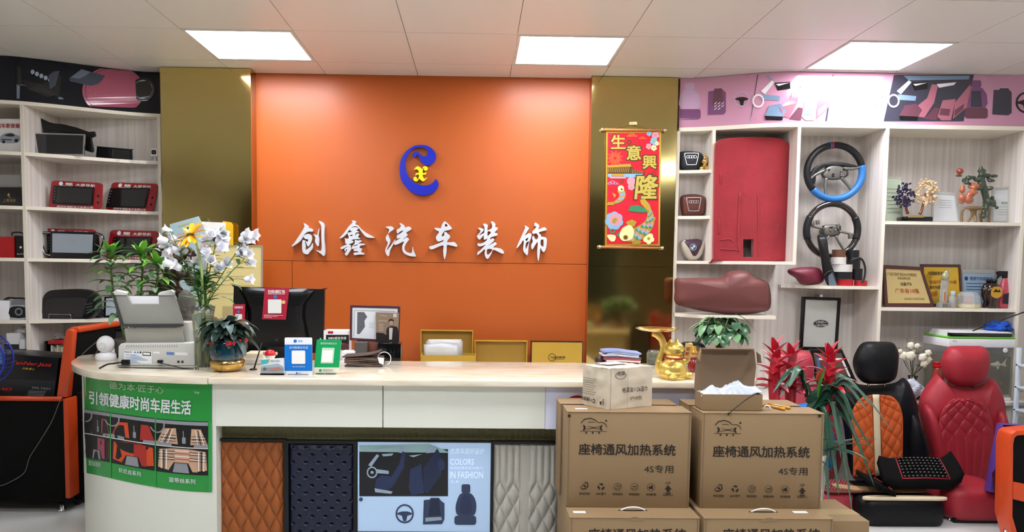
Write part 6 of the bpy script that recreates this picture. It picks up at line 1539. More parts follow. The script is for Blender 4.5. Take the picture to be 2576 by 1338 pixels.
def carprint(t, dx, dy):
    f = pix(YU, .0012); p = lambda a, b: (a + dx, b + dy)
    F2 = lambda a, b: f(a + dx, b + dy + (a - 1580) * .012)
    art('title_print', m_print, t, gtext('座椅通风加热系统', F2, 1456, 1117, 1699, 1145, .022)); art('subtitle_print', m_print, t, gtext('4S专用', F2, 1621, 1169, 1694, 1189, .004))
    pcs = []
    # car and spanner emblem
    pcs += [gline([(1461, 1066), (1470, 1056), (1485, 1053), (1497, 1057), (1505, 1064)], [2, 2.6, 2.6, 2.4, 1.6], F2), gline([(1505, 1064), (1515, 1063), (1524, 1068), (1527, 1076)], [1.5, 2, 2, 1.2], F2), gline([(1459, 1086), (1527, 1086)], 1.2, F2),
            gline([(1478, 1073), (1493, 1076.5), (1510, 1073)], [1, 1.8, 1], F2), gline([(1474, 1081), (1493, 1077.5), (1514, 1081)], [1, 1.8, 1], F2), gline([(1479, 1063), (1496, 1063)], 1.5, F2), gpoly(circ(1525, 1059, 2.6, 10), F2)]
    for cx_, s in ((1465, 1), (1517, -1)):
        pcs.append(gline([(cx_ + s * 8 * cos(a) - (s * 2), 1077 + 8 * sin(a) * .9) for a in [(.5 + 1.15 * j / 8 * 2 - 1.15 - .5) for j in range(9)]], [1, 3.2, 4.4, 5, 5.2, 5, 4.4, 3.2, 1], F2))
    for j in range(3): pcs.append(gpoly(rrect(1473 + j * 16, 1087.5, 1477 + j * 16, 1092, .6), F2))
    art('emblem_print', m_print, t, *pcs)
    ys = 1225; pcs = []
    # icons
    ic = {c_: [] for c_ in (1470, 1512, 1554, 1596, 1638, 1681)}
    pcs = ic[1470]; pcs += [gline([(1459, 1229), (1474, 1213)], 1.6, F2), gline([(1462, 1231), (1472, 1231), (1479, 1225), (1478, 1216), (1473, 1214)], 3, F2), gpoly(circ(1471, 1224, 3, 10), F2)]
    for j in range(3):
        pcs = ic[1512]; a = 2 * pi * j / 3 - pi / 2; c_x, c_y = 1512 + 6 * cos(a), ys + 6 * sin(a); d = (-sin(a), cos(a))
        pcs.append(gpoly([(c_x - d[0] * 5, c_y - d[1] * 5), (c_x + d[0] * 3 - d[1] * 3, c_y + d[1] * 3 + d[0] * 3), (c_x + d[0] * 6, c_y + d[1] * 6), (c_x + d[0] * 3 + d[1] * 3, c_y + d[1] * 3 - d[0] * 3), (c_x - d[0] * 4 + d[1] * 2, c_y - d[1] * 4 - d[0] * 2)], F2))
    for j, cx_ in enumerate((1554, 1596, 1638)):
        pcs = ic[cx_]; pcs.append(gring(cx_, ys, 9.2, 10, F2))
        if j < 2: pcs += [gline([(cx_ - 6, ys + 1), (cx_ - 5, ys + 5), (cx_ + 4, ys + 5), (cx_ + 7, ys - 6)], 1.4, F2), gline([(cx_ - 4, ys - 5 + 3 * j), (cx_ + 3, ys - 5 + 3 * j)], 1.2, F2), gline([(cx_ - 4, ys - 1), (cx_ + 3, ys - 1)], 1.2, F2)]
        else: pcs.append(gpoly([(cx_ - 7, ys), (cx_ + 4, ys - 6), (cx_ + 5, ys + 6), (cx_ - 3, ys + 3), (cx_ - 4, ys + 6)], F2))
    pcs = ic[1681]; pcs += [gtext('UP', F2, 1675, 1211, 1687, 1217), gpoly([(1681, 1219), (1690, 1230), (1685, 1230), (1685, 1236), (1677, 1236), (1677, 1230), (1672, 1230)], F2), gline([(1674, 1239), (1688, 1239)], 1.8, F2)]
    for cx_, s in ((1470, '原车控制'), (1512, '360°透气'), (1554, '智能通风'), (1596, '智能加热'), (1638, '低噪音'), (1681, '此面向上')): art('icon_print', m_print, t, *(ic[cx_] + [gtext(s, F2, cx_ - 13, 1240, cx_ + 13, 1246, .01)]))
carprint(cA, 0, 0); carprint(cB, 337.5, 5.5)
xq0, xq1 = U(1433, 1320, YLo).x, U(1760, 1320, YLo).x; xs0, xs1 = U(1771, 1320, YLo).x, U(2096, 1320, YLo).x
for lab, a, b, slot, tagx in (('lower left kraft carton with white carry strap', xq0, xq1, (1592, 1283), (1442, 1473)), ('lower right kraft carton with white carry strap', xs0, xs1, (1920, 1287), (1995, 2030))):
    t = carton(lab, a, b, YLo, 3.26, 0, ZB, g)
    s = UZ(slot[0], slot[1], ZB + .001)
    obj('slot', box(s.x - .058, s.x + .058, s.y - .006, s.y + .006, ZB - .001, ZB + .0006), M('slot_dark', '#1c120a', .9), t)
    obj('carry_strap', tube(spline([(s.x - .05, s.y, ZB), (s.x - .02, s.y - .008, ZB + .014), (s.x + .02, s.y - .008, ZB + .014), (s.x + .05, s.y, ZB)], 5), .0035, 6), m_white, t, smooth=True)
    q0, q1 = UZ(tagx[0], 1288, ZB), UZ(tagx[1], 1288, ZB)
    obj('label_sticker', box(q0.x, q1.x, q0.y - .012, q0.y + .012, ZB, ZB + .0008), m_white, t)
    art('printing', m_print, t, gtext('座椅通风加热系统', lambda a_, b_: U(a_, b_, YLo - .0012), 1480 if a < .7 else 1818, 1330, 1725 if a < .7 else 2062, 1358, .022))
    cx_ = (a + b) / 2
    obj('tuck_tab', prism([Vector((cx_ + u, YLo - .002, ZB + w)) for u, w in ((-.04, -.004), (-.02, -.003), (-.01, .003), (.01, .003), (.02, -.003), (.04, -.004), (.03, -.012), (-.03, -.012))], .002), m_card, t)
for c_, tx in ((cA, 1447), (cB, 1798)):
    q0 = UZ(tx, 1028 if tx < 1500 else 1032, ZU)
    obj('label_sticker', box(q0.x, q0.x + .05, q0.y - .008, q0.y + .008, ZU, ZU + .0008), m_white, c_)
    obj('vent_hole', lathe([(.006, -.001), (.006, .0)], U(1432 if tx < 1500 else 2062, 1046, YU - .002), 12, 'y'), m_ink, c_)
# small carton low at the right
YSc = 3.02
sa, sb = U(2100, 1310, YSc), U(2188, 1310, YSc)
t = thing('carton', 'small kraft carton at the foot of the red plant', 'carton', ((sa.x + sb.x) / 2, YSc + .15, 0))
obj('body', box(sa.x - .02, sb.x, YSc, YSc + .30, 0, sa.z), m_card, t, bevel=.003)
obj('packing_tape', box(sa.x - .021, sb.x + .001, YSc + .08, YSc + .15, sa.z, sa.z + .0008), M('tape', '#b59f74', .25, coat=.4), t)
v = UZ(2085, 1270, sa.z) if False else Vector((sa.x + .0, YSc + .16, sa.z))
obj('plastic_scrap', crumple((sa.x + .01, YSc + .2, sa.z + .045), (.022, .03, .048), .45, 5.5), M('clear_film', '#dfe2e2', .15, alpha=.7, coat=.5), label='crumpled clear plastic film on the small kraft carton', cat='plastic')
# -- crushed carton standing corner-on
b0, b1, b2 = UZ(1530, 1031, ZU), UZ(1465, 1017, ZU), UZ(1639, 1021, ZU)
hgt = (1031 - 926) * PX(b0.y)
b3 = b1 + b2 - b0
t = thing('carton', 'crushed pale carton standing corner-on on the upper left carton', 'carton', ((b0.x + b3.x) / 2, (b0.y + b3.y) / 2, ZU + .0006))
def crush(u, v, A, B, seed, n_):
    p = A.lerp(B, u) + Vector((0, 0, v * hgt + .0008))
    k = .006 * noise.noise(Vector((u * 5 + seed, v * 5, 1))) + .003 * noise.noise(Vector((u * 13, v * 13, seed)))
    e = min(1, 6 * u, 6 * (1 - u)) * (1 if v > .02 else 0)
    return p + n_ * k * e + Vector((0, 0, .006 * noise.noise(Vector((u * 6, seed, 0))) if v > .9 else 0)) * min(1, 8 * u, 8 * (1 - u))
def side(A, B, seed):
    n_ = (B - A).cross(Vector((0, 0, 1))).normalized()
    return grid(16, 12, lambda u, v: crush(u, v, A, B, seed, n_))
for nm, A, B, s in (('side_face', b1, b0, 2.), ('front_face', b0, b2, 5.), ('side_face', b2, b3, 7.), ('rear_face', b3, b1, 9.)):
    obj(nm, side(A, B, s), m_cardw, t, smooth=True)
zt2 = ZU + hgt
obj('top_face', grid(12, 12, lambda u, v: b1.lerp(b0, u).lerp(b3.lerp(b2, u), v) + Vector((0, 0, hgt + .004 * noise.noise(Vector((u * 4, v * 4, 3))) + .004 * sin(pi * u) * sin(pi * v)))), m_cardw, t, smooth=True)
obj('bottom_face', grid(1, 1, lambda u, v: b1.lerp(b0, u).lerp(b3.lerp(b2, u), v) + Vector((0, 0, .0004))), m_cardw, t)
def onface(A, B, l):
    n_ = (B - A).cross(Vector((0, 0, 1))).normalized()
    if n_.y > 0: n_ = -n_
    return lambda u, v: A.lerp(B, u) + Vector((0, 0, hgt * (1 - v))) + n_ * (l + .006)
fA, fB = onface(b1, b0, .002), onface(b0, b2, .002)
mik = [m_print, M('ink_grey', '#6a6056', .7)]
art('title_print', mik, t, gtext('格漠油1126湿巾', fB, .28, .47, .86, .6, .015)); art('count_print', mik, t, gtext('1*10包', fB, .48, .7, .74, .8, .01))
art('emblem_print', mik, t, gring(.24, .14, .11, .125, lambda u, v: fB(u, .17 + (v - .14) * .75), 0), gtext('格漠', fB, .16, .07, .33, .17, .05, mi=1))
art('notes_print', mik, t, *[gline([(.06, .30 + .055 * j), (.58 - .05 * (j % 3), .30 + .055 * j)], .012, fA, 1) for j in range(8)])
art('barcode', mik, t, *[gline([(.05 + .035 * j, .78), (.05 + .035 * j, .87)], .018 if j % 3 else .028, fA, 0) for j in range(9)])
art('recycling_mark', mik, t, *[gline([(.5 + .07 * cos(2 * pi * j / 3 + .4) - .02, .84 + .05 * sin(2 * pi * j / 3 + .4)), (.5 + .07 * cos(2 * pi * j / 3 + 1.8) - .02, .84 + .05 * sin(2 * pi * j / 3 + 1.8))], .03, fA, 0) for j in range(3)])
art('bin_mark', mik, t, gpoly([(.72, .82), (.8, .82), (.79, .9), (.73, .9)], fA, 0), gline([(.86, .78), (.86, .9)], .025, fA, 0), gline([(.8, .8), (.86, .82)], .015, fA, 0), gpoly(circ(.86, .76, .02, 8, .014), fA, 0))
for k_, (u, w) in enumerate(((.02, .012), (.40, .006))):
    obj('packing_tape', grid(1, 8, lambda a, b, u=u, w=w: b0.lerp(b2, u + w / .1 * .06 * a) + Vector((0, 0, hgt * b)) + (b2 - b0).cross(Vector((0, 0, 1))).normalized() * (.0075 if (b2 - b0).cross(Vector((0, 0, 1))).y < 0 else -.0075)), M('dark_crease', '#5c5045', .7), t)
obj('shipping_label', grid(1, 1, lambda u, v: b1.lerp(b0, .1 + .5 * u).lerp(b3.lerp(b2, .1 + .5 * u), .2 + .5 * v) + Vector((0, 0, hgt + .009))), M('label_pale', '#dfe6ee', .4), t)
# -- open mailer box with white plastic
f0, f1 = UZ(1768, 1034, ZU), UZ(1917, 1034, ZU); f0.y = f1.y = (f0.y + f1.y) / 2 + .004
bh = (1034 - 992) * PX(f0.y); bdp = .10
t = thing('open_box', 'open kraft mailer box with raised lid and white plastic inside', 'box', ((f0.x + f1.x) / 2, f0.y + bdp / 2, ZU + .0006))
zb, w = ZU + .0008, .003
obj('front_wall', box(f0.x, f1.x, f0.y, f0.y + w, zb, zb + bh), m_card, t, bevel=.0008, bseg=1)
obj('side_wall', box(f0.x, f0.x + w, f0.y + w, f0.y + bdp, zb, zb + bh), m_card, t)
obj('side_wall', box(f1.x - w, f1.x, f0.y + w, f0.y + bdp, zb, zb + bh), m_card, t)
obj('rear_wall', box(f0.x, f1.x, f0.y + bdp, f0.y + bdp + w, zb, zb + bh), m_card, t)
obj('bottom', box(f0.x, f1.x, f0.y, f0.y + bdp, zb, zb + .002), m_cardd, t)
YLd = f0.y + bdp + w
hz = zb + bh
lt = U(1840, 876, YLd + .01).z
LP_ = [Vector((f0.x - .004, YLd, hz)), Vector((f1.x + .0, YLd, hz)), Vector((f1.x + .012, YLd + .01, hz + (lt - hz) * .55)), Vector((f1.x + .004, YLd + .012, hz + (lt - hz) * .93)), Vector((f1.x - .004, YLd + .012, lt)), Vector((f0.x + .016, YLd + .012, lt)), Vector((f0.x + .006, YLd + .011, hz + (lt - hz) * .8)), Vector((f0.x + .002, YLd + .01, hz + (lt - hz) * .6))]
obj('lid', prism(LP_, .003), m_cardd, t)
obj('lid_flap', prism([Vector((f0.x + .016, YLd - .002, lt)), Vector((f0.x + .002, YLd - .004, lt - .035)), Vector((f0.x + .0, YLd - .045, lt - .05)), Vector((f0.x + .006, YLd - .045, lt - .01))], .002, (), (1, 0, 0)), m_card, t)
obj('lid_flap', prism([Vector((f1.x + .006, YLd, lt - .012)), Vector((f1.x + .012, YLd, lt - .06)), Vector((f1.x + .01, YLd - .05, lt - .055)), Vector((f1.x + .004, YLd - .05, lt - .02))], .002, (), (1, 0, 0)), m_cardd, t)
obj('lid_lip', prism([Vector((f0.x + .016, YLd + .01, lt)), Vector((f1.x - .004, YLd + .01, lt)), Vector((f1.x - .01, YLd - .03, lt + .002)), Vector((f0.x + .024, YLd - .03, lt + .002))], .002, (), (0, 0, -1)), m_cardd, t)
def fold(u, v, sd=0.):
    """loose film pushed into the box: long soft swells with sharp creases"""
    x = f0.x + .004 + (f1.x - f0.x - .006) * u; y = f0.y + .005 + (bdp - .012) * v
    big = .050 * math.exp(-((u - .62) / .26) ** 2) * sin(pi * min(1, v * 1.1)) + .030 * math.exp(-((u - .17) / .12) ** 2) * sin(pi * v) + .020 * math.exp(-((u - .95) / .15) ** 2)
    cr = 1 - abs(noise.noise(Vector((u * 5.2 + v * 2.1, v * 2.2 - u * 3., 4.4)))) * 2
    cr2 = 1 - abs(noise.noise(Vector((u * 11, v * 5 + u * 4, 8.1)))) * 2
    return Vector((x + .012 * noise.noise(Vector((u * 6, v * 6, 2))), y, hz - .012 + big + .012 * max(0, cr) * sin(pi * v) + .004 * cr2))
obj('plastic_sheet', slabgrid(46, 22, fold, lambda u, v: fold(u, v) + Vector((0, 0, -.006))), M('white_poly', '#c3ccd8', .3, coat=.4), smooth=True, label='crumpled white plastic sheet inside the open mailer box', cat='plastic sheet')
z1 = U(1902, 990, f0.y - .004); z2 = U(1833, 1041, f0.y - .05);
ZT_ = thing('cable_tie', 'black cable tie hanging over the front of the open box', 'cable tie', (z2.x, z2.y, z2.z))
obj('strap', tube(spline([z1 + Vector((.03, .03, .0)), z1, U(1880, 1003, f0.y - .02), U(1850, 1026, f0.y - .035), z2], 6), .0022, 6), m_black, ZT_, smooth=True)
obj('lock_head', ball(z2, (.005, .004, .006), 8, 6), m_black, ZT_, smooth=True)
# wooden handles and white loop on the right carton
for lab, (a, b), (c, d) in (('amber wooden handle nearer the open box on right carton', (1922, 1018), (1973, 1029)), ('amber wooden handle lying farther right on right carton', (1932, 1016), (1986, 1026))):
    p, q = UZ(a, b, ZU + .007), UZ(c, d, ZU + .007)
    obj('wooden_handle', tube([p, p.lerp(q, .3), p.lerp(q, .7), q, q + (q - p) * .05], [.004, .005, .0062, .0065, .003], 10), M('amber_wood', '#c98a1c', .25, coat=.5, var=.2), label=lab, cat='handle', smooth=True)
p = UZ(1920, 1031, ZU)
obj('strap_loop', tube(spline([p + Vector((0, 0, .002)), p + Vector((.006, 0, .016)), p + Vector((.022, 0, .017)), p + Vector((.032, -.002, .002))], 5), .003, 6), m_white, cB, smooth=True)
# == golden beckoning cat with tray
m_cat = M('gold_paint', '#e3c568', .32, .55, var=.05)
m_catd = M('cat_red', '#a3222a', .4); m_cati = M('cat_ink', '#4a3208', .5)
cb = UZ(1694, 957, ZT); YK = cb.y + .055; k = PX(YK)
def K(a, b, d=0.): return U(a, b, YK + d)
dz = ZT - U(1694, 957, cb.y).z
CT = thing('lucky_cat', 'golden beckoning cat figurine carrying a round tray on its tail', 'figurine', (K(1694, 957).x, YK, ZT))
sx = lambda n: n * k
zb_ = K(1694, 951).z
vf = [ball(K(1693, 928), (sx(35), sx(30), sx(28)), 20, 14), ball(K(1692, 940), (sx(36), sx(32), sx(18)), 20, 12), ball(K(1696, 905), (sx(25), sx(22), sx(20)), 16, 12), ball(K(1697, 880), (sx(26), sx(23), sx(21)), 20, 14),
      ball(K(1712, 884, -sx(10)), (sx(12), sx(12), sx(9)), 12, 8),
      lathe([(sx(9), 0), (sx(5.5), sx(9)), (sx(.6), sx(17))], K(1686, 868), 12), lathe([(sx(9), 0), (sx(5), sx(9)), (sx(.6), sx(17))], K(1703, 867, .0), 12),
      tube(spline([K(1680, 908, -sx(20)), K(1686, 912, -sx(28)), K(1697, 908, -sx(30))], 4), sx(6), 8), ball(K(1679, 942, -sx(18)), (sx(11), sx(14), sx(12)), 12, 8), ball(K(1694, 951, -sx(32)), (sx(10), sx(7), sx(5)), 10, 7), ball(K(1733, 944, -sx(8)), (sx(12), sx(10), sx(9)), 10, 7),
      tube(spline([K(1716, 905, -sx(8)), K(1727, 908, -sx(14)), K(1732, 895, -sx(16)), K(1735, 872, -sx(16))], 4), [sx(7)] * 4 + [sx(6.5)] * 4 + [sx(6)] * 5, 8), ball(K(1736, 867, -sx(16)), (sx(8), sx(6), sx(6)), 10, 7),
      tube(spline([K(1672, 945, sx(8)), K(1658, 930, sx(8)), K(1658, 905, sx(8)), K(1667, 880, sx(8)), K(1667, 858, sx(8)), K(1655, 842, sx(8)), K(1642, 836, sx(8))], 5), [sx(9)] * 10 + [sx(7.5)] * 8 + [sx(9)] * 5 + [sx(10)] * 8, 10)]
bm_ = blob('body', vf, .0034, m_cat, CT)
obj('base', lathe([(sx(30), 0), (sx(32), .004), (sx(30), .012)], (K(1694, 957).x, YK, ZT), 28), m_cat, CT, smooth=True)
tc_ = K(1652, 829, sx(8))
obj('tray', lathe([(0, 0), (sx(40), 0), (sx(50), sx(4)), (sx(54), sx(6.5)), (sx(54), sx(7.5)), (sx(49), sx(5.5)), (sx(40), sx(2.5)), (0, sx(2.5))], tc_ - Vector((0, 0, sx(3))), 48), M('gold_tray', '#d8c48a', .14, 1.0, var=.04), CT, smooth=True)
hcx = K(1696, 898)
obj('collar', tube([hcx + Vector((sx(24) * cos(2 * pi * j / 30), sx(21) * sin(2 * pi * j / 30), sx(2.5) * sin(2 * pi * j / 30))) for j in range(30)], sx(2.6), 8, closed=True), m_catd, CT, smooth=True)
def onhead(a, b):
    c0 = K(1697, 880); p = K(a, b); dx = (p.x - c0.x) / sx(26.6); dzz = (p.z - c0.z) / sx(21.6)
    return Vector((p.x, c0.y - sx(23.8) * sqrt(max(.02, 1 - dx * dx - dzz * dzz)), p.z))
for pts in ([(1700, 872), (1704, 869), (1708, 871)], [(1714, 870), (1717, 868), (1720, 871)]): obj('eye', tube([onhead(*p) for p in pts], sx(.8), 6), m_cati, CT)
def onm(a, b): p = K(a, b); return Vector((p.x, K(1712, 884).y - sx(21.5), p.z))
obj('nose', ball(onm(1716, 880), sx(1.8), 8, 6), m_cati, CT); obj('mouth', tube([onm(1710, 884), onm(1714, 886), onm(1716, 884), onm(1719, 886)], sx(.7), 6), m_cati, CT)
for j in range(3): obj('whisker', tube([onhead(1694, 878 + 4 * j), onhead(1703, 879 + 3 * j) + Vector((0, -.002, 0))], sx(.5), 5), m_cati, CT)
for a in (1686, 1703): obj('ear_inner', prism([K(a - 4, 866, -sx(8)), K(a + 4, 866, -sx(8)), K(a + .5, 855, -sx(2))], .002), m_catd, CT)
tb = obj('tablet', prism([K(1725, 862, -sx(24)), K(1739, 864, -sx(24)), K(1733, 902, -sx(24)), K(1722, 900, -sx(24))], .006), M('tablet_gold', '#d2b46a', .4, .3), CT, bevel=.001)
art('lettering', m_catd, tb, gtext('招', Q(lambda a, b: K(a, b, -sx(24) - .001), (1727, 872), (1736, 873), (1734, 882), (1725, 881)), 0, 0, 1, 1, .02), gtext('财', Q(lambda a, b: K(a, b, -sx(24) - .001), (1725, 884), (1734, 885), (1732, 894), (1723, 893)), 0, 0, 1, 1, .02))
# small red lacquer figure and glass jar behind the cat
v = UZ(1744, 935, ZT); kk = PX(v.y)
FG = thing('folk_figurine', 'small red and black lacquer figurine behind the golden cat', 'figurine', (v.x, v.y, ZT))
obj('robe', lathe([(.026, 0), (.03, .02), (.024, .05), (.016, .07)], (v.x, v.y, ZT), 20), M('lacquer_red', '#7a1a1c', .2, coat=.6), FG, smooth=True)
obj('head', ball((v.x, v.y, ZT + .085), (.018, .016, .02), 14, 10), M('figure_skin', '#c9a080', .4), FG, smooth=True)
obj('hat', lathe([(.03, 0), (.028, .006), (.018, .012), (.014, .03), (0, .034)], (v.x, v.y, ZT + .095), 18), M('hat_gold', '#b8862e', .3, .6), FG, smooth=True)
v = UZ(1656, 920, ZT)
obj('glass_jar', lathe([(.0, .0), (.035, 0), (.038, .02), (.038, .06), (.03, .075), (.028, .075), (.034, .058), (.034, .006), (0, .006)], (v.x - .01, v.y + .06, ZT), 24), m_glass, label='round clear glass jar left of the golden cat', cat='jar', smooth=True)
# == money tree behind the open box
random.seed(51)
m_mt = M('money_leaf', '#2f5a38', .35, var=.3, scale=10, coat=.2); m_mt2 = M('money_leaf_pale', '#6d9a68', .4, var=.2, scale=10)
YO = 3.66; cO = U(1812, 870, YO)
MT = thing('money_tree', 'small money tree with braided trunk and drooping dark leaves behind open box', 'plant', (cO.x, YO, ZT))
obj('pot', lathe([(.05, 0), (.06, .01), (.065, .06), (.06, .062), (.055, .05)], (cO.x, YO, ZT), 24), M('pot_brown', '#5a3a2a', .3, coat=.4), MT, smooth=True)
tz = U(1812, 862, YO).z
for j in range(3):
    S = [Vector((cO.x + .012 * cos(j * 2.1 + t * 3), YO + .012 * sin(j * 2.1 + t * 3), ZT + .05 + (tz - ZT - .05) * t)) for t in [i / 10 for i in range(11)]]
    obj('trunk', tube(S, [.016 - .004 * i / 10 for i in range(11)], 8), M('bark', '#4e3c2e', .8, var=.3, scale=40), MT, smooth=True)
top = Vector((cO.x + .004, YO, tz + .01))
for j in range(14):
    az = j * 2 * pi / 14 + .2; el = random.uniform(.3, 1.35)
    tip = top + sph(az, el) * random.uniform(.06, .125)
    tip.z = min(tip.z, U(1812, 788, YO).z)
    obj('twig', tube([top, tip], .0025, 5), M('stem_green'), MT)
    for q in range(5):
        a2 = az + (q - 2) * .62
        leaf(MT, tip, sph(a2, .3 + .3 * random.random()), random.uniform(.075, .11), random.uniform(.036, .046), random.choice([m_mt, m_mt, m_mt2]), random.uniform(1.0, 1.8), fold=.12, seg=7)
for a, b, c, d in ((1850, 790, 1902, 830), (1845, 800, 1895, 828), (1780, 810, 1730, 828)):
    p, q = U(a, b, YO - .03), U(c, d, YO - .05); leaf(MT, p, (q - p) + Vector((0, 0, .05)), (q - p).length * 1.1, .014, m_mt2, .6, wprof=lambda t: (1 - t) ** .6)
# == red bromeliads in a tall planter
random.seed(61)
m_br = M('bract_red', '#c01f34', .35, var=.2, scale=14, coat=.2); m_bp = M('bract_pink', '#c86a78', .4, var=.2, scale=14); m_bg = M('bromeliad_leaf', '#24503a', .32, var=.35, scale=10, coat=.3); m_bg2 = M('bromeliad_leaf_pale', '#4f6e5c', .35, var=.25, scale=10)
YBr = 3.72
pc0 = U(2000, 1060, YBr)
BR = thing('bromeliad', 'red flowering bromeliads with long arching leaves in a round planter', 'plant', (pc0.x, YBr, 0))
obj('planter', lathe([(.11, 0), (.13, .02), (.16, .45), (.165, .5), (.15, .5), (.145, .44), (0, .44)], (pc0.x, YBr, 0), 32), M('planter_white', '#b9b6ae', .3), BR, smooth=True)
soil = Vector((pc0.x, YBr, .46))
blade = lambda t: min(1, 4 * t + .45) * (1 - max(0, t - .35) / .65) ** .75
heads = [(1948, 925, 868, 0), (1988, 935, 882, .04), (2085, 922, 883, -.03), (1962, 960, 930, -.05)]
for (a, yb, yt, d) in heads[:3]:
    Yh = YBr + d
    base = soil + Vector(((U(a, 960, Yh).x - pc0.x) * .55, d, 0)); neck = U(a, 1000, Yh); tp = U(a + 3, yt + 12, Yh)
    obj('flower_stem', tube(spline([base, neck, tp], 4), [.014, .016, .02, .024, .028, .03, .028, .02, .01], 10), m_br, BR, smooth=True)
    H0 = neck.lerp(tp, .1)
    for j in range(22):
        t = j / 21; p = H0.lerp(tp, t); az = j * 2.399
        el = .55 + .6 * t
        leaf(BR, p, sph(az, el), .155 - .06 * t, .054 - .016 * t, m_br if random.random() < .72 else m_bp, .25 + .45 * (1 - t), name='bract', fold=.25, wprof=lambda q: min(1, .75 + q) * (1 - max(0, q - .4) / .6) ** .8)
    for j in range(6):
        leaf(BR, tp, sph(j * 1.05, 1.2), .045, .014, m_br, .05, name='bract', fold=.2)
    for j in range(14):
        az = j * 2.399 + a; leaf(BR, base + Vector((0, 0, .02)), sph(az, random.uniform(.55, 1.2)), random.uniform(.24, .36), random.uniform(.03, .042), random.choice([m_bg, m_bg, m_bg2]), random.uniform(.4, .9), seg=9, fold=.2, wprof=blade)
arch = [((2060, 1010), (2245, 1085), .02), ((2055, 1030), (2160, 1120), .03), ((2060, 1050), (2200, 1225), .03), ((2050, 1040), (2110, 1245), .035), ((2070, 1000), (2160, 1012), .03), ((2065, 1025), (2150, 1055), .03), ((2065, 1010), (2190, 1020), .025), ((2050, 1060), (2085, 1270), .035), ((2040, 1000), (1960, 1000), .03), ((2075, 1060), (2150, 1330), .016), ((2060, 1020), (2130, 1180), .036), ((2060, 1015), (2140, 1040), .03)]
random.seed(77)
for q_ in range(7): arch.append(((2050 + random.uniform(-25, 25), 1015 + random.uniform(-10, 25)), (2090 + random.uniform(0, 110), 1000 + random.uniform(0, 190)), random.uniform(.022, .034)))
for q_ in range(3): arch.append(((2010 + random.uniform(-30, 30), 1000), (1935 + random.uniform(0, 90), 985 + random.uniform(-15, 25)), random.uniform(.03, .04)))
for (a, b, w) in arch:
    p = U(a[0], a[1], YBr - .03); q = U(b[0], b[1], YBr - .12 + random.uniform(-.04, .04))
    n = 12; mid_ = p.lerp(q, .45) + Vector((0, 0, .10 + .12 * (p - q).length))
    S = spline([p, mid_, q], 6)
    V, Fc = [], []; w *= 1.3
    for i, s_pt in enumerate(S):
        tdir = (S[min(i + 1, len(S) - 1)] - S[max(0, i - 1)]).normalized(); sd = tdir.cross(Vector((0, -.5, .85))).normalized(); nn = sd.cross(tdir)
        ww = w * blade(i / (len(S) - 1)) + .0006
        V += [s_pt - sd * ww / 2 + nn * ww * .2, s_pt, s_pt + sd * ww / 2 + nn * ww * .2]
    for i in range(len(S) - 1): Fc += [(i * 3, i * 3 + 1, i * 3 + 4, i * 3 + 3), (i * 3 + 1, i * 3 + 2, i * 3 + 5, i * 3 + 4)]
    obj('leaf', (V, Fc), random.choice([m_bg, m_bg2, m_bg2]), BR, smooth=True)
p = U(2058, 1000, YBr - .08); leaf(BR, p, Vector((.15, -.1, 1)), .16, .062, M('leaf_bright', '#4c8a2c', .35, var=.2), .1, fold=.2)
p = U(2065, 965, YBr - .07); leaf(BR, p, Vector((.05, -.1, 1)), .075, .055, M('bract_coral', '#c84a3a', .35, var=.2), .05, name='bract', fold=.25)
# == office chairs
def office_chair(label, px, pytop, w_px, Y):
    c = U(px, pytop, Y); k = PX(Y); hw = w_px / 2 * k
    t = thing('office_chair', label, 'chair', (c.x, Y - .2, 0))
    z1 = c.z; z0 = .52
    O = [Vector((c.x + a, Y, b)) for a, b in rrect(-hw, z0, hw, z1, .05)]
    I = [Vector((c.x + a, Y, b)) for a, b in rrect(-hw + .016, z0 + .016, hw - .016, z1 - .016, .036)]
    obj('back_frame', prism(O, .022, [I]), m_black, t, bevel=.003)
    obj('mesh_back', prism([v + Vector((0, .008, 0)) for v in I], .004), M('chair_mesh', '#4a4c50', .8, alpha=.75), t)
    obj('seat', box(c.x - hw - .03, c.x + hw + .03, Y - .36, Y - .02, .43, .49), m_bfab, t, bevel=.02, bseg=3)
    obj('back_stem', box(c.x - .03, c.x + .03, Y + .0, Y + .03, .4, z0 + .01), m_black, t)
    obj('gas_lift', tube([(c.x, Y - .2, .08), (c.x, Y - .2, .43)], .025, 12), m_black, t)
    for j in range(5):
        a = 2 * pi * j / 5; obj('leg', tube([(c.x, Y - .2, .09), (c.x + .2 * cos(a), Y - .2 + .2 * sin(a), .055)], [.022, .014], 8), m_black, t)
        obj('castor', ball((c.x + .2 * cos(a), Y - .2 + .2 * sin(a), .028), .028, 10, 7), m_black, t, smooth=True)
    return t
office_chair('black mesh office chair behind the golden cat', 1742, 860, 72, 4.30)
office_chair('black mesh office chair behind the scanner at left', 322, 826, 100, 4.62)
# == things on the right shelves
def Yr(px, d): return fr(U(px, 500, 4.85).x) + d
def fit(pts, Y, z):
    P = up(pts, Y); m = min(p.z for p in P); return [p + Vector((0, 0, z - m)) for p in P], z - m
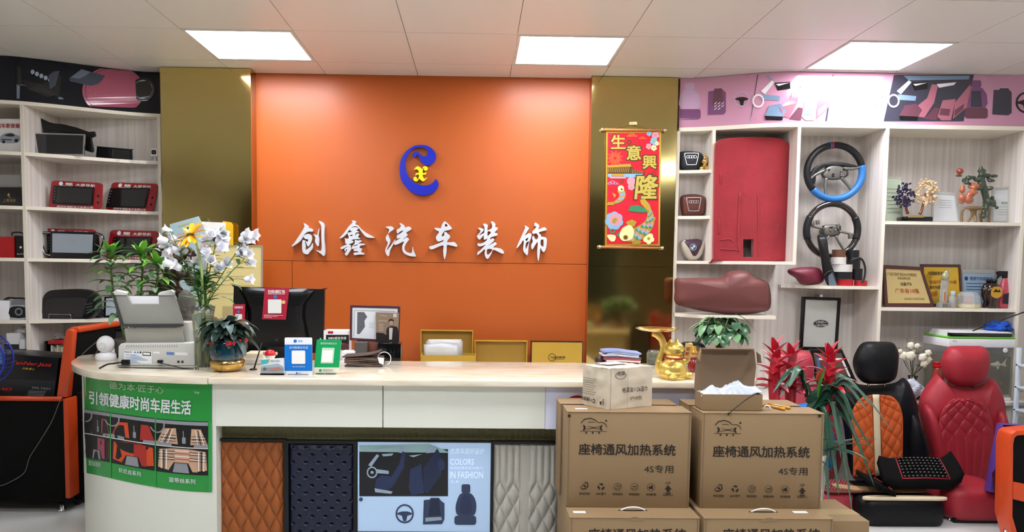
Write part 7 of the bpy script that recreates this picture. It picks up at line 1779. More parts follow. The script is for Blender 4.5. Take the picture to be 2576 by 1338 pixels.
# -- airbag covers
m_ab = M('airbag_charcoal', '#34383e', .45, var=.08, bump=.1, bscale=200); m_abb = M('airbag_brown', '#6e3b30', .45, var=.08, bump=.1, bscale=200); m_abp = M('airbag_plum', '#4c3442', .45, var=.08, bump=.1, bscale=200); m_abc = M('airbag_cream', '#cfc4b4', .45)
def airbag(label, pts, Y, z, mat, depth=.05):
    P, dz = fit(cs2(pts, 3), Y, z)
    t = thing('airbag_cover', label, 'airbag cover', (sum(p.x for p in P) / len(P), Y, z), 'airbag covers in the niches')
    obj('cover', pillow(P, depth, .25, 6, .55), mat, t, smooth=True)
    return t, dz
Ya = Yr(1745, .07)
def plate(t, dz, c, Y, rings=True):
    f = lambda l: (lambda a, b: U(a, b, Y - l) + Vector((0, 0, dz)))
    x0, y0, x1, y1 = c
    o = cs2([(x0, y0 + 4), (x0 + 4, y0), (x1 - 4, y0), (x1, y0 + 4), (x1 - 5, y1 - 3), (x1 - 9, y1), (x0 + 9, y1), (x0 + 5, y1 - 3)], 3); cx_, cy_ = (x0 + x1) / 2, (y0 + y1) / 2
    i_ = [(cx_ + (a - cx_) * .9, cy_ + (b - cy_) * .9) for a, b in o]
    obj('emblem_plate', prism([f(.052)(a, b) for a, b in o], .004, [[f(.052)(a, b) for a, b in i_]]), m_silver, t)
    cy2 = y0 + (y1 - y0) * .32
    art('emblem', m_silver, t, *[gring(cx_ - 9 + 6 * j, cy2, 3.1, 4.1, f(.053)) for j in range(4)])
t, dz = airbag('charcoal airbag cover with silver plate in the top niche', [(1708, 380), (1722, 374), (1750, 375), (1768, 381), (1768, 400), (1760, 420), (1750, 425), (1722, 424), (1709, 415)], Ya, zN1, m_ab); plate(t, dz, (1722, 378, 1758, 408), Ya)
Ya = Yr(1745, .06)
t, dz = airbag('brown leather airbag cover with four silver rings in the middle niche', [(1711, 492), (1722, 483), (1750, 481), (1772, 487), (1777, 498), (1772, 530), (1760, 537), (1722, 537), (1714, 528)], Ya, zN2, m_abb); plate(t, dz, (1727, 489, 1764, 524), Ya)
t, dz = airbag('plum and cream airbag cover with blue white roundel in lower niche', [(1709, 606), (1720, 596), (1745, 593), (1766, 598), (1774, 606), (1770, 628), (1758, 646), (1744, 651), (1730, 647), (1716, 630)], Ya, zN3, m_abc)
P = [U(a, b, Ya - .006) + Vector((0, 0, dz)) for a, b in cs2([(1716, 600), (1744, 594), (1768, 600), (1765, 622), (1752, 644), (1736, 644), (1722, 622)], 3)]
obj('centre_panel', pillow(P, .05, .2, 6, .55), m_abp, t, smooth=True)
f = lambda l: (lambda a, b: U(a, b, Ya - .056 - l) + Vector((0, 0, dz)))
pie = lambda a0: [(1744, 616)] + [(1744 + 5.4 * cos(a0 + j * pi / 12), 616 + 5.4 * sin(a0 + j * pi / 12)) for j in range(7)]
art('roundel', [m_black, m_wink, M('roundel_blue', '#2f6fb8', .3)], t, gpoly(circ(1744, 616, 8, 20), f(.001), 0), gring(1744, 616, 7.4, 8.2, f(.002), 1), gpoly(pie(0), f(.002), 2), gpoly(pie(pi / 2), f(.002), 1), gpoly(pie(pi), f(.002), 2), gpoly(pie(1.5 * pi), f(.002), 1))
# golden bust
c = U(1773, 410, Yr(1773, .045)); k = PX(c.y)
blob('golden_bust', [ball((c.x, c.y, zN1 + 6 * k), (15 * k, 10 * k, 8 * k), 12, 8), ball((c.x, c.y, zN1 + 1 * k), (15.5 * k, 10 * k, 5 * k), 12, 8), tube([(c.x, c.y, zN1 + 8 * k), (c.x, c.y, zN1 + 20 * k)], 4.5 * k, 10), ball((c.x, c.y, zN1 + 24 * k), (7.5 * k, 7.5 * k, 9 * k), 14, 10), ball((c.x, c.y, zN1 + 33 * k), (5 * k, 5 * k, 5 * k), 10, 7), ball((c.x, c.y - 7.5 * k, zN1 + 23 * k), (1.5 * k, 2 * k, 2.5 * k), 6, 5),
     ball((c.x - 7.5 * k, c.y, zN1 + 23 * k), (1.5 * k, 2 * k, 4 * k), 6, 5), ball((c.x + 7.5 * k, c.y, zN1 + 23 * k), (1.5 * k, 2 * k, 4 * k), 6, 5), ball((c.x, c.y, zN1 + 39 * k), (2.6 * k, 2.6 * k, 3 * k), 8, 6)], .003, M('bust_gold', '#d8b26a', .2, .9), label='small golden bust beside the charcoal airbag cover', cat='figurine')
# -- red velvet mat
Yv = Yr(1890, .06)
m_vel = M('red_velvet', '#9a1c28', .9, var=.34, scale=7, bump=.3, bscale=25, sheen=.5)
P, dz = fit([(1800, 372), (1806, 352), (1822, 344), (1880, 340), (1950, 342), (1976, 350), (1988, 372), (1985, 500), (1979, 645), (1974, 651), (1800, 652), (1795, 645), (1797, 500)], Yv, zN3)
Pm = cspline(P, 3)
hole = [U(a, b, Yv) + Vector((0, 0, dz)) for a, b in ((1870, 597), (1896, 597), (1896, 642), (1870, 642))]
RV = thing('velvet_mat', 'large red velvet boot mat filling the tall niche', 'mat', (sum(p.x for p in P) / len(P), Yv, zN3))
obj('mat', prism(Pm, .045, [hole]), m_vel, RV, bevel=.008, bseg=3)
for pts, w in (([(1862, 480), (1858, 540), (1857, 600), (1860, 630)], .005), ([(1906, 475), (1907, 540), (1908, 640)], .003), ([(1812, 432), (1813, 458)], .004), ([(1809, 550), (1808, 585)], .004), ([(1957, 560), (1955, 590)], .004), ([(1810, 600), (1835, 597), (1846, 605)], .003), ([(1812, 622), (1856, 624)], .003)):
    obj('seam', tube(spline([U(a, b, Yv - .001) + Vector((0, 0, dz)) for a, b in pts], 4), w, 8), m_vel, RV, smooth=True)
# -- leather dashboard cover
Yd = 4.87
P, dz = fit(cs2([(1698, 700), (1720, 698), (1760, 697), (1813, 696), (1828, 684), (1851, 678), (1881, 681), (1899, 694), (1929, 707), (1938, 727), (1938, 772), (1914, 784), (1858, 790), (1802, 786), (1739, 775), (1699, 761), (1697, 730)], 3), Yd, zD)
m_db = M('dusky_leather', '#74423f', .42, var=.08, scale=10, bump=.1, bscale=220)
DC = thing('dashboard_cover', 'dusky red brown leather dashboard cover on rounded shelf', 'dashboard cover', (sum(p.x for p in P) / len(P), Yd, zD))
obj('cover', pillow(P, .085, .8, 8, .5), m_db, DC, smooth=True)
# -- steering wheels
def torus_arc(c, R, Ry, r, a0, a1, n, tilt=.0, seg=12, closed=False):
    pts = []
    for j in range(n + (0 if closed else 1)):
        a = a0 + (a1 - a0) * j / n
        pts.append(c + Vector((R * cos(a), -.0 + tilt * sin(a), Ry * sin(a))))
    return tube(pts, r, seg, closed=closed)
m_wb = M('wheel_black_leather', '#141518', .38, var=.15, bump=.15, bscale=250); m_wbl = M('wheel_blue_leather', '#2b6fb4', .42, var=.12, bump=.15, bscale=250); m_alu = M('cast_alloy', '#7d7a74', .45, .7, var=.25, scale=30); m_wood = M('dark_gloss_wood', '#1c1512', .15, var=.5, scale=8, coat=.8)
Ys = 4.98
def wheel(label, px, py, R, Ry, two):
    c = U(px, py, Ys); k = PX(Ys)
    t = thing('steering_wheel', label, 'steering wheel', (c.x, Ys, c.z - Ry * k), 'steering wheels on the shelf back')
    R_, Ry_ = (R - 8) * k, (Ry - 8) * k
    if two:
        obj('rim', torus_arc(c, R_, Ry_, 8.4 * k, radians(15), radians(220), 40), m_wb, t, smooth=True)
        obj('lower_rim', torus_arc(c, R_, Ry_, 8.8 * k, radians(220), radians(375), 34), m_wbl, t, smooth=True)
        for a, mt in ((100, m_wbl), (96, M('toy_red', '#d0202a', .35))): obj('marker', torus_arc(c, R_, Ry_, 9 * k, radians(a), radians(a + 3), 2), mt, t, smooth=True)
    else:
        obj('rim', torus_arc(c, R_, Ry_, 8 * k, 0, 2 * pi, 64, closed=True), m_wood, t, smooth=True)
        for a0, a1 in ((-20, 30), (150, 200)): obj('grip', torus_arc(c, R_, Ry_, 8.8 * k, radians(a0), radians(a1), 12), m_wb, t, smooth=True)
    hub = cs2([(px - 34, py + 4), (px - 18, py - 18), (px + 6, py - 22), (px + 30, py - 10), (px + 34, py + 8), (px + 14, py + 18), (px - 10, py + 20), (px - 26, py + 16)], 3) if two else cs2([(px - 24, py - 10), (px - 10, py - 14), (px + 16, py - 13), (px + 24, py), (px + 14, py + 14), (px - 12, py + 16), (px - 24, py + 8)], 3)
    obj('hub_plate', pillow(up(hub, Ys + .006), .012, .6, 4, .5), m_alu, t, smooth=True)
    random.seed(int(px))
    for j in range(9):
        a, b = px + random.uniform(-24, 24), py + random.uniform(-13, 12); p = U(a, b, Ys - .008)
        obj('bolt', lathe([(.006, .0), (.006, -.008), (.003, -.010)], p, 10, 'y'), m_black if j % 2 else m_alu, t)
    obj('hub_tube', tube([U(px, py, Ys + .01), Vector((c.x, YBR - .002, c.z))], .02, 14), m_alu, t, smooth=True)
    return t, c, k
t, c, k = wheel('black and blue leather steering wheel with bare metal hub', 2099.5, 433, 78, 75, True)
for pts in ([(2075, 428), (2050, 440), (2036, 452)], [(2120, 424), (2145, 424), (2164, 420)], [(2078, 448), (2076, 470), (2078, 492)], [(2116, 446), (2130, 462), (2142, 478)]):
    obj('spoke', tube(spline(up(pts, Ys), 4), [.012, .012, .012, .011, .011, .010, .010, .010, .012], 8), m_alu, t, smooth=True)
obj('hub_shroud', pprism(cs2([(2036, 452), (2050, 422), (2080, 408), (2120, 408), (2160, 418), (2150, 424), (2120, 416), (2082, 418), (2056, 434), (2050, 462)], 3), Ys - .008, .03), m_wb, t, bevel=.004)
t, c, k = wheel('dark glossy wood steering wheel below the blue one', 2093, 579, 73, 74, False)
for pts in ([(2075, 576), (2055, 572), (2034, 566)], [(2112, 582), (2138, 588), (2156, 592)], [(2086, 594), (2070, 614), (2056, 630)], [(2102, 594), (2112, 612), (2126, 634)]):
    obj('spoke', tube(spline(up(pts, Ys), 4), .008, 8), m_alu, t, smooth=True)
for a, b in ((2045, 562), (2058, 560), (2110, 570), (2140, 596)): obj('clip', pprism([(a - 4, b - 6), (a + 4, b - 8), (a + 5, b + 4), (a - 3, b + 5)], Ys - .012, .02), m_alu, t, bevel=.002)
# -- shelf with rolls
def Ym(px, d=.05): return fmid(U(px, 700, 4.9).x) + d
Yb = 4.95
P, dz = fit(cs2([(1982, 676), (2000, 671), (2036, 668), (2062, 672), (2073, 690), (2070, 708), (2045, 714), (2018, 714), (2008, 706), (2000, 696), (1984, 686)], 3), Yb, zM)
obj('leather_cushion', pillow(P, .06, .4, 6, .5), M('burgundy_leather', '#7c2a3c', .42, var=.08, bump=.1, bscale=220), label='burgundy leather padded cover on the middle shelf', cat='car part', smooth=True)
Yg = 4.87
P, dz = fit([(2056, 590), (2066, 586), (2078, 588), (2082, 620), (2088, 650), (2094, 672), (2107, 714), (2084, 714), (2072, 690), (2066, 650), (2060, 618)], Yg, zM)
GB = thing('gaiter', 'black leather gaiter sleeve standing in front of the wood steering wheel', 'car part', (sum(p.x for p in P) / len(P), Yg, zM))
obj('sleeve', pillow(cspline(P[:8][:0] + P, 3), .028, .9, 5, .5), m_wb, GB, smooth=True)
obj('cuff', tube(spline([U(a, b, Yg - .03) + Vector((0, 0, dz)) for a, b in ((2072, 690), (2082, 680), (2096, 676))], 4), .004, 8), m_wb, GB, smooth=True)
obj('sleeve_lining', prism([U(a, b, Yg - .03) + Vector((0, 0, dz)) for a, b in ((2084, 690), (2094, 680), (2106, 714), (2086, 714))], .004), M('grey_lining', '#5d6a76', .6), GB)
def roll(label, px0, px1, py0, py1, Y, z, mat, inner='#d8d2c4'):
    a, b = U(px0, (py0 + py1) / 2, Y), U(px1, (py0 + py1) / 2, Y); r = (b.x - a.x) / 2; h = (py1 - py0) * PX(Y)
    c = Vector(((a.x + b.x) / 2, Y + r, z))
    t = thing('tape_roll', label, 'roll', c, 'leather and tape rolls on the middle shelf')
    obj('winding', lathe([(r * .5, .0005), (r, .0005), (r, h), (r * .5, h), (r * .5, .0005)], c, 32, cap=False), mat, t, auto=40)
    obj('core', lathe([(r * .48, .0005), (r * .48, h), (r * .42, h), (r * .42, .0005), (r * .48, .0005)], c, 24, cap=False), M('core' + inner, inner, .7), t, auto=40)
    return z + h + .0005
Yq = 4.86
m_rr = M('roll_red', '#b01c26', .4); m_rk = M('roll_black', '#17171a', .4); m_rw = M('roll_white', '#dcd9d2', .45); m_rb = M('roll_brown', '#6a4632', .4)
z1 = roll('red roll lying at bottom left of the roll pile', 2106, 2157, 699, 716, Yq, zM, m_rr)
z2 = roll('wide black roll on the left red roll', 2101, 2156, 680, 698, Yq - .003, z1, m_rk)
z3 = roll('wide white roll in the middle of the roll pile', 2099, 2156, 661, 680, Yq - .004, z2, m_rw)
z4 = roll('narrow white roll under the brown roll', 2100, 2135, 643, 661, Yq, z3, m_rw)
roll('brown roll on top of the roll pile', 2102, 2134, 624, 643, Yq, z4, m_rb)
z1 = roll('red roll lying at bottom right of the roll pile', 2158, 2188, 702, 716, Yq + .01, zM, m_rr)
z2 = roll('black roll on the right red roll', 2148, 2176, 672, 702, Yq + .05, z1, m_rk)
z3 = roll('black leather roll high at the right of the roll pile', 2139, 2171, 644, 672, Yq + .05, z2, m_rk)
roll('topmost black roll at the right of the roll pile', 2138, 2168, 626, 644, Yq + .05, z3, m_rk)
obj('leather_strap', tube(spline([U(2140, 655, Yq - .005), U(2165, 650, Yq - .01), U(2176, 672, Yq - .015), U(2174, 700, Yq - .018), U(2168, 712, Yq - .018)], 5), .007, 8), m_rk, label='black leather strap looping down beside the rolls', cat='strap', smooth=True)
# -- framed poster with oval badge
Yl_ = 5.04
LR = thing('framed_poster', 'black framed white poster with green oval badge', 'poster', (U(2064, 880, Yl_).x, Yl_, U(2064, 880, Yl_).z))
O = [(2019, 746), (2116, 749), (2107, 882), (2012, 880)]; I = [(2027, 753), (2108, 756), (2100, 874), (2020, 872)]
obj('frame', pprism(O, Yl_, .022, [I]), m_black, LR, bevel=.002)
sh_ = obj('sheet', pprism(I, Yl_ + .008, .006), M('poster_offwhite', '#d5d6d0', .3), LR)
obj('hanger', pprism([(2062, 741), (2070, 741), (2070, 748), (2062, 748)], Yl_ + .01, .08), m_silver, LR)
pz = lambda l: pix(Yl_ + .008, l)
art('badge', [M('badge_dark', '#1c2c24', .4), m_wink], sh_, gpoly(circ(2065, 814, 20, 32, 10), pz(.001), 0), gring(2065, 814, 18, 19, pz(.002), 1, 32, .5), gtext('LAND', pz(.002), 2053, 807, 2073, 813, .012, mi=1), gline([(2074, 811), (2079, 811)], 1, pz(.002), 1), gtext('ROVER', pz(.002), 2057, 815, 2080, 821, .012, mi=1), gline([(2050, 818), (2056, 818)], 1, pz(.002), 1))
# -- certificates
def cert(label, pts, Y, z, frame, sheet, fw, lines=6, clear=False, th=.012, ink='#8a9a8a', title=None, border=True):
    P, dz = fit(pts, Y, z)
    t = thing('certificate', label, 'certificate', (sum(p.x for p in P) / len(P), Y, z))
    q = Q(lambda a, b: (a, b), *pts)
    fx, fy = fw
    I = [q(fx, fy), q(1 - fx, fy), q(1 - fx, 1 - fy), q(fx, 1 - fy)]
    f = lambda l: (lambda a, b: U(a, b, Y - l) + Vector((0, 0, dz)))
    obj('frame', prism(P, th, [[f(0)(*i) for i in I]]), frame, t, bevel=.0015, bseg=1)
    s = obj('sheet', prism([f(-.004)(*i) for i in I], .004), sheet, t)
    L = lambda u, v: f(-.003)(*q(fx + (1 - 2 * fx) * u, fy + (1 - 2 * fy) * v))
    return t, s, L
m_cl = M('clear_frame', '#cdd0cc', .1, alpha=.6, coat=.6); m_sheetg = M('cert_green', '#c6d2b8', .4); m_sheetw = M('cert_sheet', '#dfe3e4', .3); m_mah = M('mahogany', '#4a1a18', .2, coat=.6, var=.2); m_brass = M('brass_plate', '#d6be82', .3, .35, var=.06); m_brass2 = M('gold_plate', '#e0b840', .22, .6, var=.08)
ink1 = M('cert_ink', '#7c8a80', .5); inkd = M('cert_inkdark', '#4a3c2a', .5); inkr = M('cert_inkred', '#b04a30', .5)
Yz = 4.98
t, s, L = cert('pale green certificate standing behind the purple gem tree', [(2226, 434), (2269, 436), (2273, 550), (2228, 551)], Yz, zS1, m_cl, m_sheetg, (.03, .03))
art('print', ink1, s, *[gline([(.1, .25 + .09 * j), (.9 - .2 * (j % 2), .25 + .09 * j)], .012, L) for j in range(7)])
t, s, L = cert('white certificate in a clear stand between the gem trees and jade carving', [(2348, 471), (2405, 475), (2417, 552), (2343, 551)], Yz - .03, zS1, m_cl, m_sheetw, (.07, .07))
art('print', ink1, s, *[gline([(.2, .22 + .09 * j), (.8, .22 + .09 * j)], .01, L) for j in range(4)])
t, s, L = cert('white certificate in a clear stand at the right end of upper shelf', [(2498, 462), (2580, 460), (2578, 555), (2492, 553)], Yz - .04, zS1, m_cl, m_sheetw, (.07, .07))
art('print', ink1, s, gtext('授权证书', L, .25, .38, .75, .46, .01), *[gline([(.15, .55 + .08 * j), (.85, .55 + .08 * j)], .01, L) for j in range(4)])
Yw = 4.92
t, s, L = cert('wooden award plaque with brass plate, in front at left of lower shelf', [(2221, 664), (2320, 669), (2353, 770), (2226, 770)], Yw - .02, zS2, m_mah, m_brass, (.07, .09), th=.02)
art('lettering', [inkd, inkr], s, gtext('广东省"百胜杯"最佳AKS代领精英奖', L, .03, .1, .85, .2), gtext('改装金牌店奖', L, .3, .22, .65, .3), gtext('创鑫汽车', L, .36, .38, .66, .48, .01), gtext('广东省10强', L, .2, .56, .8, .7, .008, mi=1), gtext('发证单位:广东省汽车用品', L, .4, .84, .88, .9))
t, s, L = cert('wooden award plaque with shiny gold plate behind the crystal trophy', [(2318, 662), (2417, 663), (2424, 768), (2322, 770)], Yw + .05, zS2, m_mah, m_brass2, (.06, .07), th=.02)
art('lettering', [inkd, inkr], s, gtext('中国精英商', L, .12, .12, .55, .22, .015), gtext('"最强汽车改装"大赛', L, .12, .36, .92, .46, .01, mi=1), gtext('最佳年度改装', L, .14, .5, .6, .6, .015), gtext('冠军', L, .16, .68, .35, .8, .01, mi=1))
t, s, L = cert('pale blue certificate behind the brown bottles', [(2420, 676), (2503, 678), (2505, 772), (2422, 772)], Yw + .08, zS2, m_cl, M('cert_blue', '#a9c4dc', .35), (.03, .1))
art('print', [M('cert_navy', '#2a4a80', .4)], s, gtext('雪野汽车服务部', L, .22, .12, .95, .24, .01), gpoly(circ(.1, .18, .06, 14, .07), L), *[gline([(.1, .34 + .1 * j), (.8, .34 + .1 * j)], .02, L) for j in range(3)])
# -- gem trees
def gemtree(label, pcx, pcy, rx, ry, Y, z, col, n, seed, base):
    random.seed(seed); k = PX(Y); c = U(pcx, pcy, Y)
    t = thing('gem_tree', label, 'ornament', (c.x, Y, z))
    S = spline([Vector((base, Y, z + .02)), Vector((base + (c.x - base) * .4, Y, z + .05)), c], 5)
    obj('trunk', tube(S, [.011 - .006 * i / len(S) for i in range(len(S))], 8), M('copper_trunk', '#8a5236', .4, .4), t, smooth=True)
    m1 = M('gem' + col, col, .1, var=.3, scale=40, coat=.8)
    g0 = None
    for j in range(n):
        d = sph(random.uniform(0, 2 * pi), random.uniform(-1.2, 1.4)) * random.uniform(.45, 1)
        p = c + Vector((d.x * rx * k, d.y * rx * k * .7, d.z * ry * k))
        if g0 is None:
            V, Fc = crumple((0, 0, 0), (.0095, .008, .007), .5, seed, 7, 5); w0 = wl(t)
            g0 = obj('gemstone', ([Vector(v) + w0 for v in V], Fc), m1, t); g0.location = p - w0
        else:
            o = dup(g0, p - w0, t); o.rotation_euler = (random.uniform(0, 6), random.uniform(0, 6), random.uniform(0, 6)); s = random.uniform(.7, 1.3); o.scale = (s, s, s)
    return t
Yj = 4.90
bx = U(2304, 545, Yj)
PL_ = thing('ornament_stand', 'black lacquered stand under the two gem trees', 'stand', (bx.x, Yj, zS1))
obj('plinth', box(U(2268, 545, Yj).x, U(2338, 545, Yj).x, Yj - .04, Yj + .06, zS1, zS1 + .036), m_blackgl, PL_, bevel=.004)
obj('inlay', pprism([(2284, 541), (2324, 541), (2324, 547), (2284, 547)], Yj - .0405, .002), M('inlay_gold', '#a08a5a', .4, .3), PL_)
gemtree('purple gem tree with dark clustered stones', 2275, 492, 28, 34, Yj, zS1 + .0365, '#2e2348', 110, 3, U(2284, 540, Yj).x)
gemtree('pale golden gem tree with clear amber stones', 2328, 486, 31, 38, Yj + .01, zS1 + .0365, '#d9b98e', 120, 5, U(2316, 540, Yj).x)
# -- jade carving
random.seed(9)
Yc2 = 4.90
vf = [ball(U(random.uniform(2425, 2500), random.uniform(438, 478), Yc2 + random.uniform(-.02, .02)), (random.uniform(.014, .03), .022, random.uniform(.01, .018)), 10, 7) for j in range(18)]
vf += [ball(U(2470, 430, Yc2), (.03, .02, .016), 10, 7), ball(U(2468, 422, Yc2), .012, 8, 6), ball(U(2412, 442, Yc2), (.026, .012, .008), 10, 7), ball(U(2490, 452, Yc2), (.024, .012, .008), 10, 6), tube(spline([U(2475, 545, Yc2), U(2482, 510, Yc2), U(2476, 480, Yc2), U(2468, 450, Yc2)], 4), .022, 10)]
vf += [ball(U(random.uniform(2472, 2508), random.uniform(488, 545), Yc2 + random.uniform(-.02, .02)), random.uniform(.012, .02), 10, 7) for j in range(12)]
JD = thing('jade_carving', 'green and orange jade carving on gnarled roots', 'carving', (U(2458, 553, Yc2).x, Yc2, zS1))
blob('green_jade', vf, .0055, M('jade_green', '#3d4a3a', .2, var=.35, scale=25, coat=.6), JD)
vf = [ball(U(2438 + random.uniform(-20, 22), 486 + random.uniform(-24, 20), Yc2 - .02 + random.uniform(-.012, .012)), random.uniform(.012, .026), 10, 7) for j in range(18)]
blob('orange_jade', vf, .005, M('jade_orange', '#b9694a', .2, var=.25, scale=25, coat=.6), JD)
obj('red_bead', ball(U(2414.6, 431, Yc2), .021, 16, 10), M('bead_red', '#a03a2a', .15, coat=.8), JD, smooth=True)
vf = [ball(U(2452, 523, Yc2), (.075, .03, .012), 14, 8)]
for a in (2425, 2440, 2456, 2470, 2490): vf.append(tube(spline([U(a, 524, Yc2), U(a + random.uniform(-6, 6), 537, Yc2 + random.uniform(-.02, .02)), Vector((U(a + random.uniform(-8, 8), 553, Yc2).x, Yc2 + random.uniform(-.03, .03), zS1 + .008))], 4), .009, 8))
blob('root_base', vf, .005, M('root_tan', '#8a6e48', .35, var=.4, scale=25, coat=.4), JD)
# -- crystal trophy, perfume, cake, bottles
m_cry = M('crystal', '#e6ecef', .04, trans=.7, ior=1.4, var=0)
Yt2 = 4.86
a = U(2378, 770, Yt2); k = PX(Yt2)
TR = thing('crystal_trophy', 'clear crystal column trophy topped by a figure', 'trophy', (a.x, Yt2 + .02, zS2))
obj('base', box(a.x - 13 * k, a.x + 13 * k, Yt2, Yt2 + .05, zS2, zS2 + 13 * k), m_cry, TR, bevel=.003)
obj('plaque', box(a.x - 7 * k, a.x + 7 * k, Yt2 - .002, Yt2, zS2 + 2 * k, zS2 + 11 * k), M('plaque_grey', '#6d6a5c', .3), TR)
obj('column', prism([Vector((a.x + dx * k, Yt2 + .012, zS2 + z * k)) for dx, z in ((-8, 13), (6, 13), (9, 72), (-6, 70))], .024), m_cry, TR, bevel=.002)
obj('red_inscription', box(a.x - 1 * k, a.x + 2 * k, Yt2 + .011, Yt2 + .012, zS2 + 18 * k, zS2 + 40 * k), M('inscription', '#c8503a', .4), TR)
blob('figure', [ball((a.x + 2 * k, Yt2 + .024, zS2 + 80 * k), (10 * k, 8 * k, 11 * k), 12, 8), ball((a.x + 4 * k, Yt2 + .024, zS2 + 92 * k), (5 * k, 5 * k, 5 * k), 8, 6), tube([(a.x + 4 * k, Yt2 + .024, zS2 + 84 * k), (a.x + 15 * k, Yt2 + .024, zS2 + 97 * k)], [4 * k, 2 * k], 6)], .004, M('figure_glass', '#b9b48e', .1, .2, coat=.6), TR)
a = U(2400, 771, Yt2)
PF_ = thing('perfume_bottle', 'small clear perfume bottle with amber liquid', 'bottle', (a.x, Yt2, zS2))
obj('glass', lathe([(9 * k, 0), (10 * k, 2 * k), (10 * k, 26 * k), (6 * k, 31 * k), (4 * k, 33 * k)], (a.x, Yt2 + .02, zS2), 20), m_cry, PF_, smooth=True)
obj('liquid', lathe([(8 * k, 2 * k), (8.4 * k, 17 * k), (0, 17 * k)], (a.x, Yt2 + .02, zS2), 18), M('amber_liquid', '#c09a3a', .1, trans=.4), PF_, smooth=True)
obj('cap', box(a.x - 5 * k, a.x + 5 * k, Yt2 + .013, Yt2 + .027, zS2 + 33 * k, zS2 + 43 * k), M('cap_blue', '#c9d8e8', .2), PF_, bevel=.001)
a = U(2445, 772, Yt2)
CK = thing('trinket_box', 'clear faceted trinket box with pink and yellow ornament inside', 'trinket box', (a.x, Yt2 + .03, zS2))
obj('cover', lathe([(30 * k, 0), (30 * k, 8 * k), (27 * k, 30 * k), (18 * k, 40 * k), (0, 41 * k)], (a.x, Yt2 + .05, zS2 + .004), 8), M('clear_cover', '#e0e4e2', .05, alpha=.35, coat=.8), CK)
obj('tray', lathe([(28 * k, 0), (29 * k, 3 * k), (26 * k, 10 * k), (0, 11 * k)], (a.x, Yt2 + .05, zS2), 24), M('tray_yellow', '#d2c48a', .4), CK, smooth=True)
obj('ornament', crumple((a.x + .004, Yt2 + .05, zS2 + 20 * k), (12 * k, 10 * k, 10 * k), .3, 3), M('ornament_pink', '#c98a90', .4), CK, smooth=True)
m_bot = M('brown_bottle', '#2c1812', .15, coat=.6); m_lab = M('bottle_label', '#c8962e', .4)
for lab, px, Yb_, h_ in (('brown car polish bottle with yellow label standing behind', 2490, 4.93, 66), ('brown car polish bottle with yellow label standing in front', 2503, 4.86, 67)):
    a = U(px, 772, Yb_); kb = PX(Yb_)
    t = thing('polish_bottle', lab, 'bottle', (a.x, Yb_, zS2), 'brown polish bottles')
    prof = [(12, 0), (14, 3), (11, 16), (18, 30), (19, 46), (14, 60), (7, 64), (6.5, h_)]
    V, Fc = lathe([(r * kb, z * kb) for r, z in prof], (a.x, Yb_ + .02, zS2), 24)
    obj('bottle', ([Vector((v[0], (v[1] - Yb_ - .02) * .55 + Yb_ + .02, v[2])) for v in V], Fc), m_bot, t, smooth=True)
    obj('label', prism([Vector((a.x + dx * kb, Yb_ + .02 - 11.2 * kb, zS2 + z * kb)) for dx, z in cs2([(-14, 34), (-12, 52), (0, 56), (12, 52), (14, 34), (0, 26)], 3)], .002), m_lab, t)
    obj('label_mark', prism([Vector((a.x + dx * kb, Yb_ + .02 - 11.6 * kb, zS2 + z * kb)) for dx, z in ((-9, 42), (-3, 50), (2, 45), (6, 49), (10, 42))], .001), m_ink, t)
    obj('cap', lathe([(6.8 * kb, 0), (6.5 * kb, 8 * kb), (0, 8.4 * kb)], (a.x, Yb_ + .02, zS2 + (h_ - 1) * kb), 16), m_black, t, smooth=True)
Yp_ = 4.89; a = U(2530, 773, Yp_); kb = PX(Yp_)
SP = thing('spray_bottle', 'pink spray bottle with black trigger head', 'spray bottle', (a.x, Yp_, zS2))
V, Fc = lathe([(r * kb, z * kb) for r, z in ((15, 0), (17, 3), (17, 40), (13, 58), (9, 68), (6, 74), (6, 77))], (a.x, Yp_ + .02, zS2), 24)
obj('bottle', ([Vector((v[0], (v[1] - Yp_ - .02) * .6 + Yp_ + .02, v[2])) for v in V], Fc), M('spray_pink', '#c24a5a', .25, coat=.4), SP, smooth=True)
obj('label', prism([Vector((a.x + dx * kb, Yp_ + .02 - 11 * kb, zS2 + z * kb)) for dx, z in ((-11, 12), (13, 10), (12, 42), (-9, 36))], .001), M('spray_label', '#26202c', .4), SP)
obj('trigger_head', prism([Vector((a.x + dx * kb, Yp_ + .012, zS2 + z * kb)) for dx, z in ((-24, 92), (-18, 95), (4, 95), (16, 92), (14, 88), (6, 86), (7, 77), (-7, 77), (-8, 84), (-16, 80), (-22, 74), (-20, 84))], .016), m_black, SP, bevel=.002)
# == fish tank on the bench
Yk = 4.70
k = PX(Yk)
x0, x1 = U(2383, 940, Yk).x, U(2545, 940, Yk).x; dpt = .26
FT = thing('fish_tank', 'small glass fish tank with white and green lid on bench', 'fish tank', ((x0 + x1) / 2, Yk + dpt / 2, zBn))
zg1 = U(2460, 874, Yk).z; zl1 = U(2460, 852, Yk).z
obj('tank_base', box(x0 - .004, x1 + .004, Yk - .004, Yk + dpt + .004, zBn, zBn + .022), m_white, FT, bevel=.004)
m_tank = M('tank_glass', '#cfd8d2', .03, var=0, alpha=.08, coat=.25)
for nm, vf in (('glass_pane', box(x0, x1, Yk, Yk + .004, zBn + .022, zg1)), ('glass_pane', box(x0, x1, Yk + dpt - .004, Yk + dpt, zBn + .022, zg1)), ('glass_pane', box(x0, x0 + .004, Yk + .005, Yk + dpt - .005, zBn + .022, zg1)), ('glass_pane', box(x1 - .004, x1, Yk + .005, Yk + dpt - .005, zBn + .022, zg1))): obj(nm, vf, m_tank, FT)
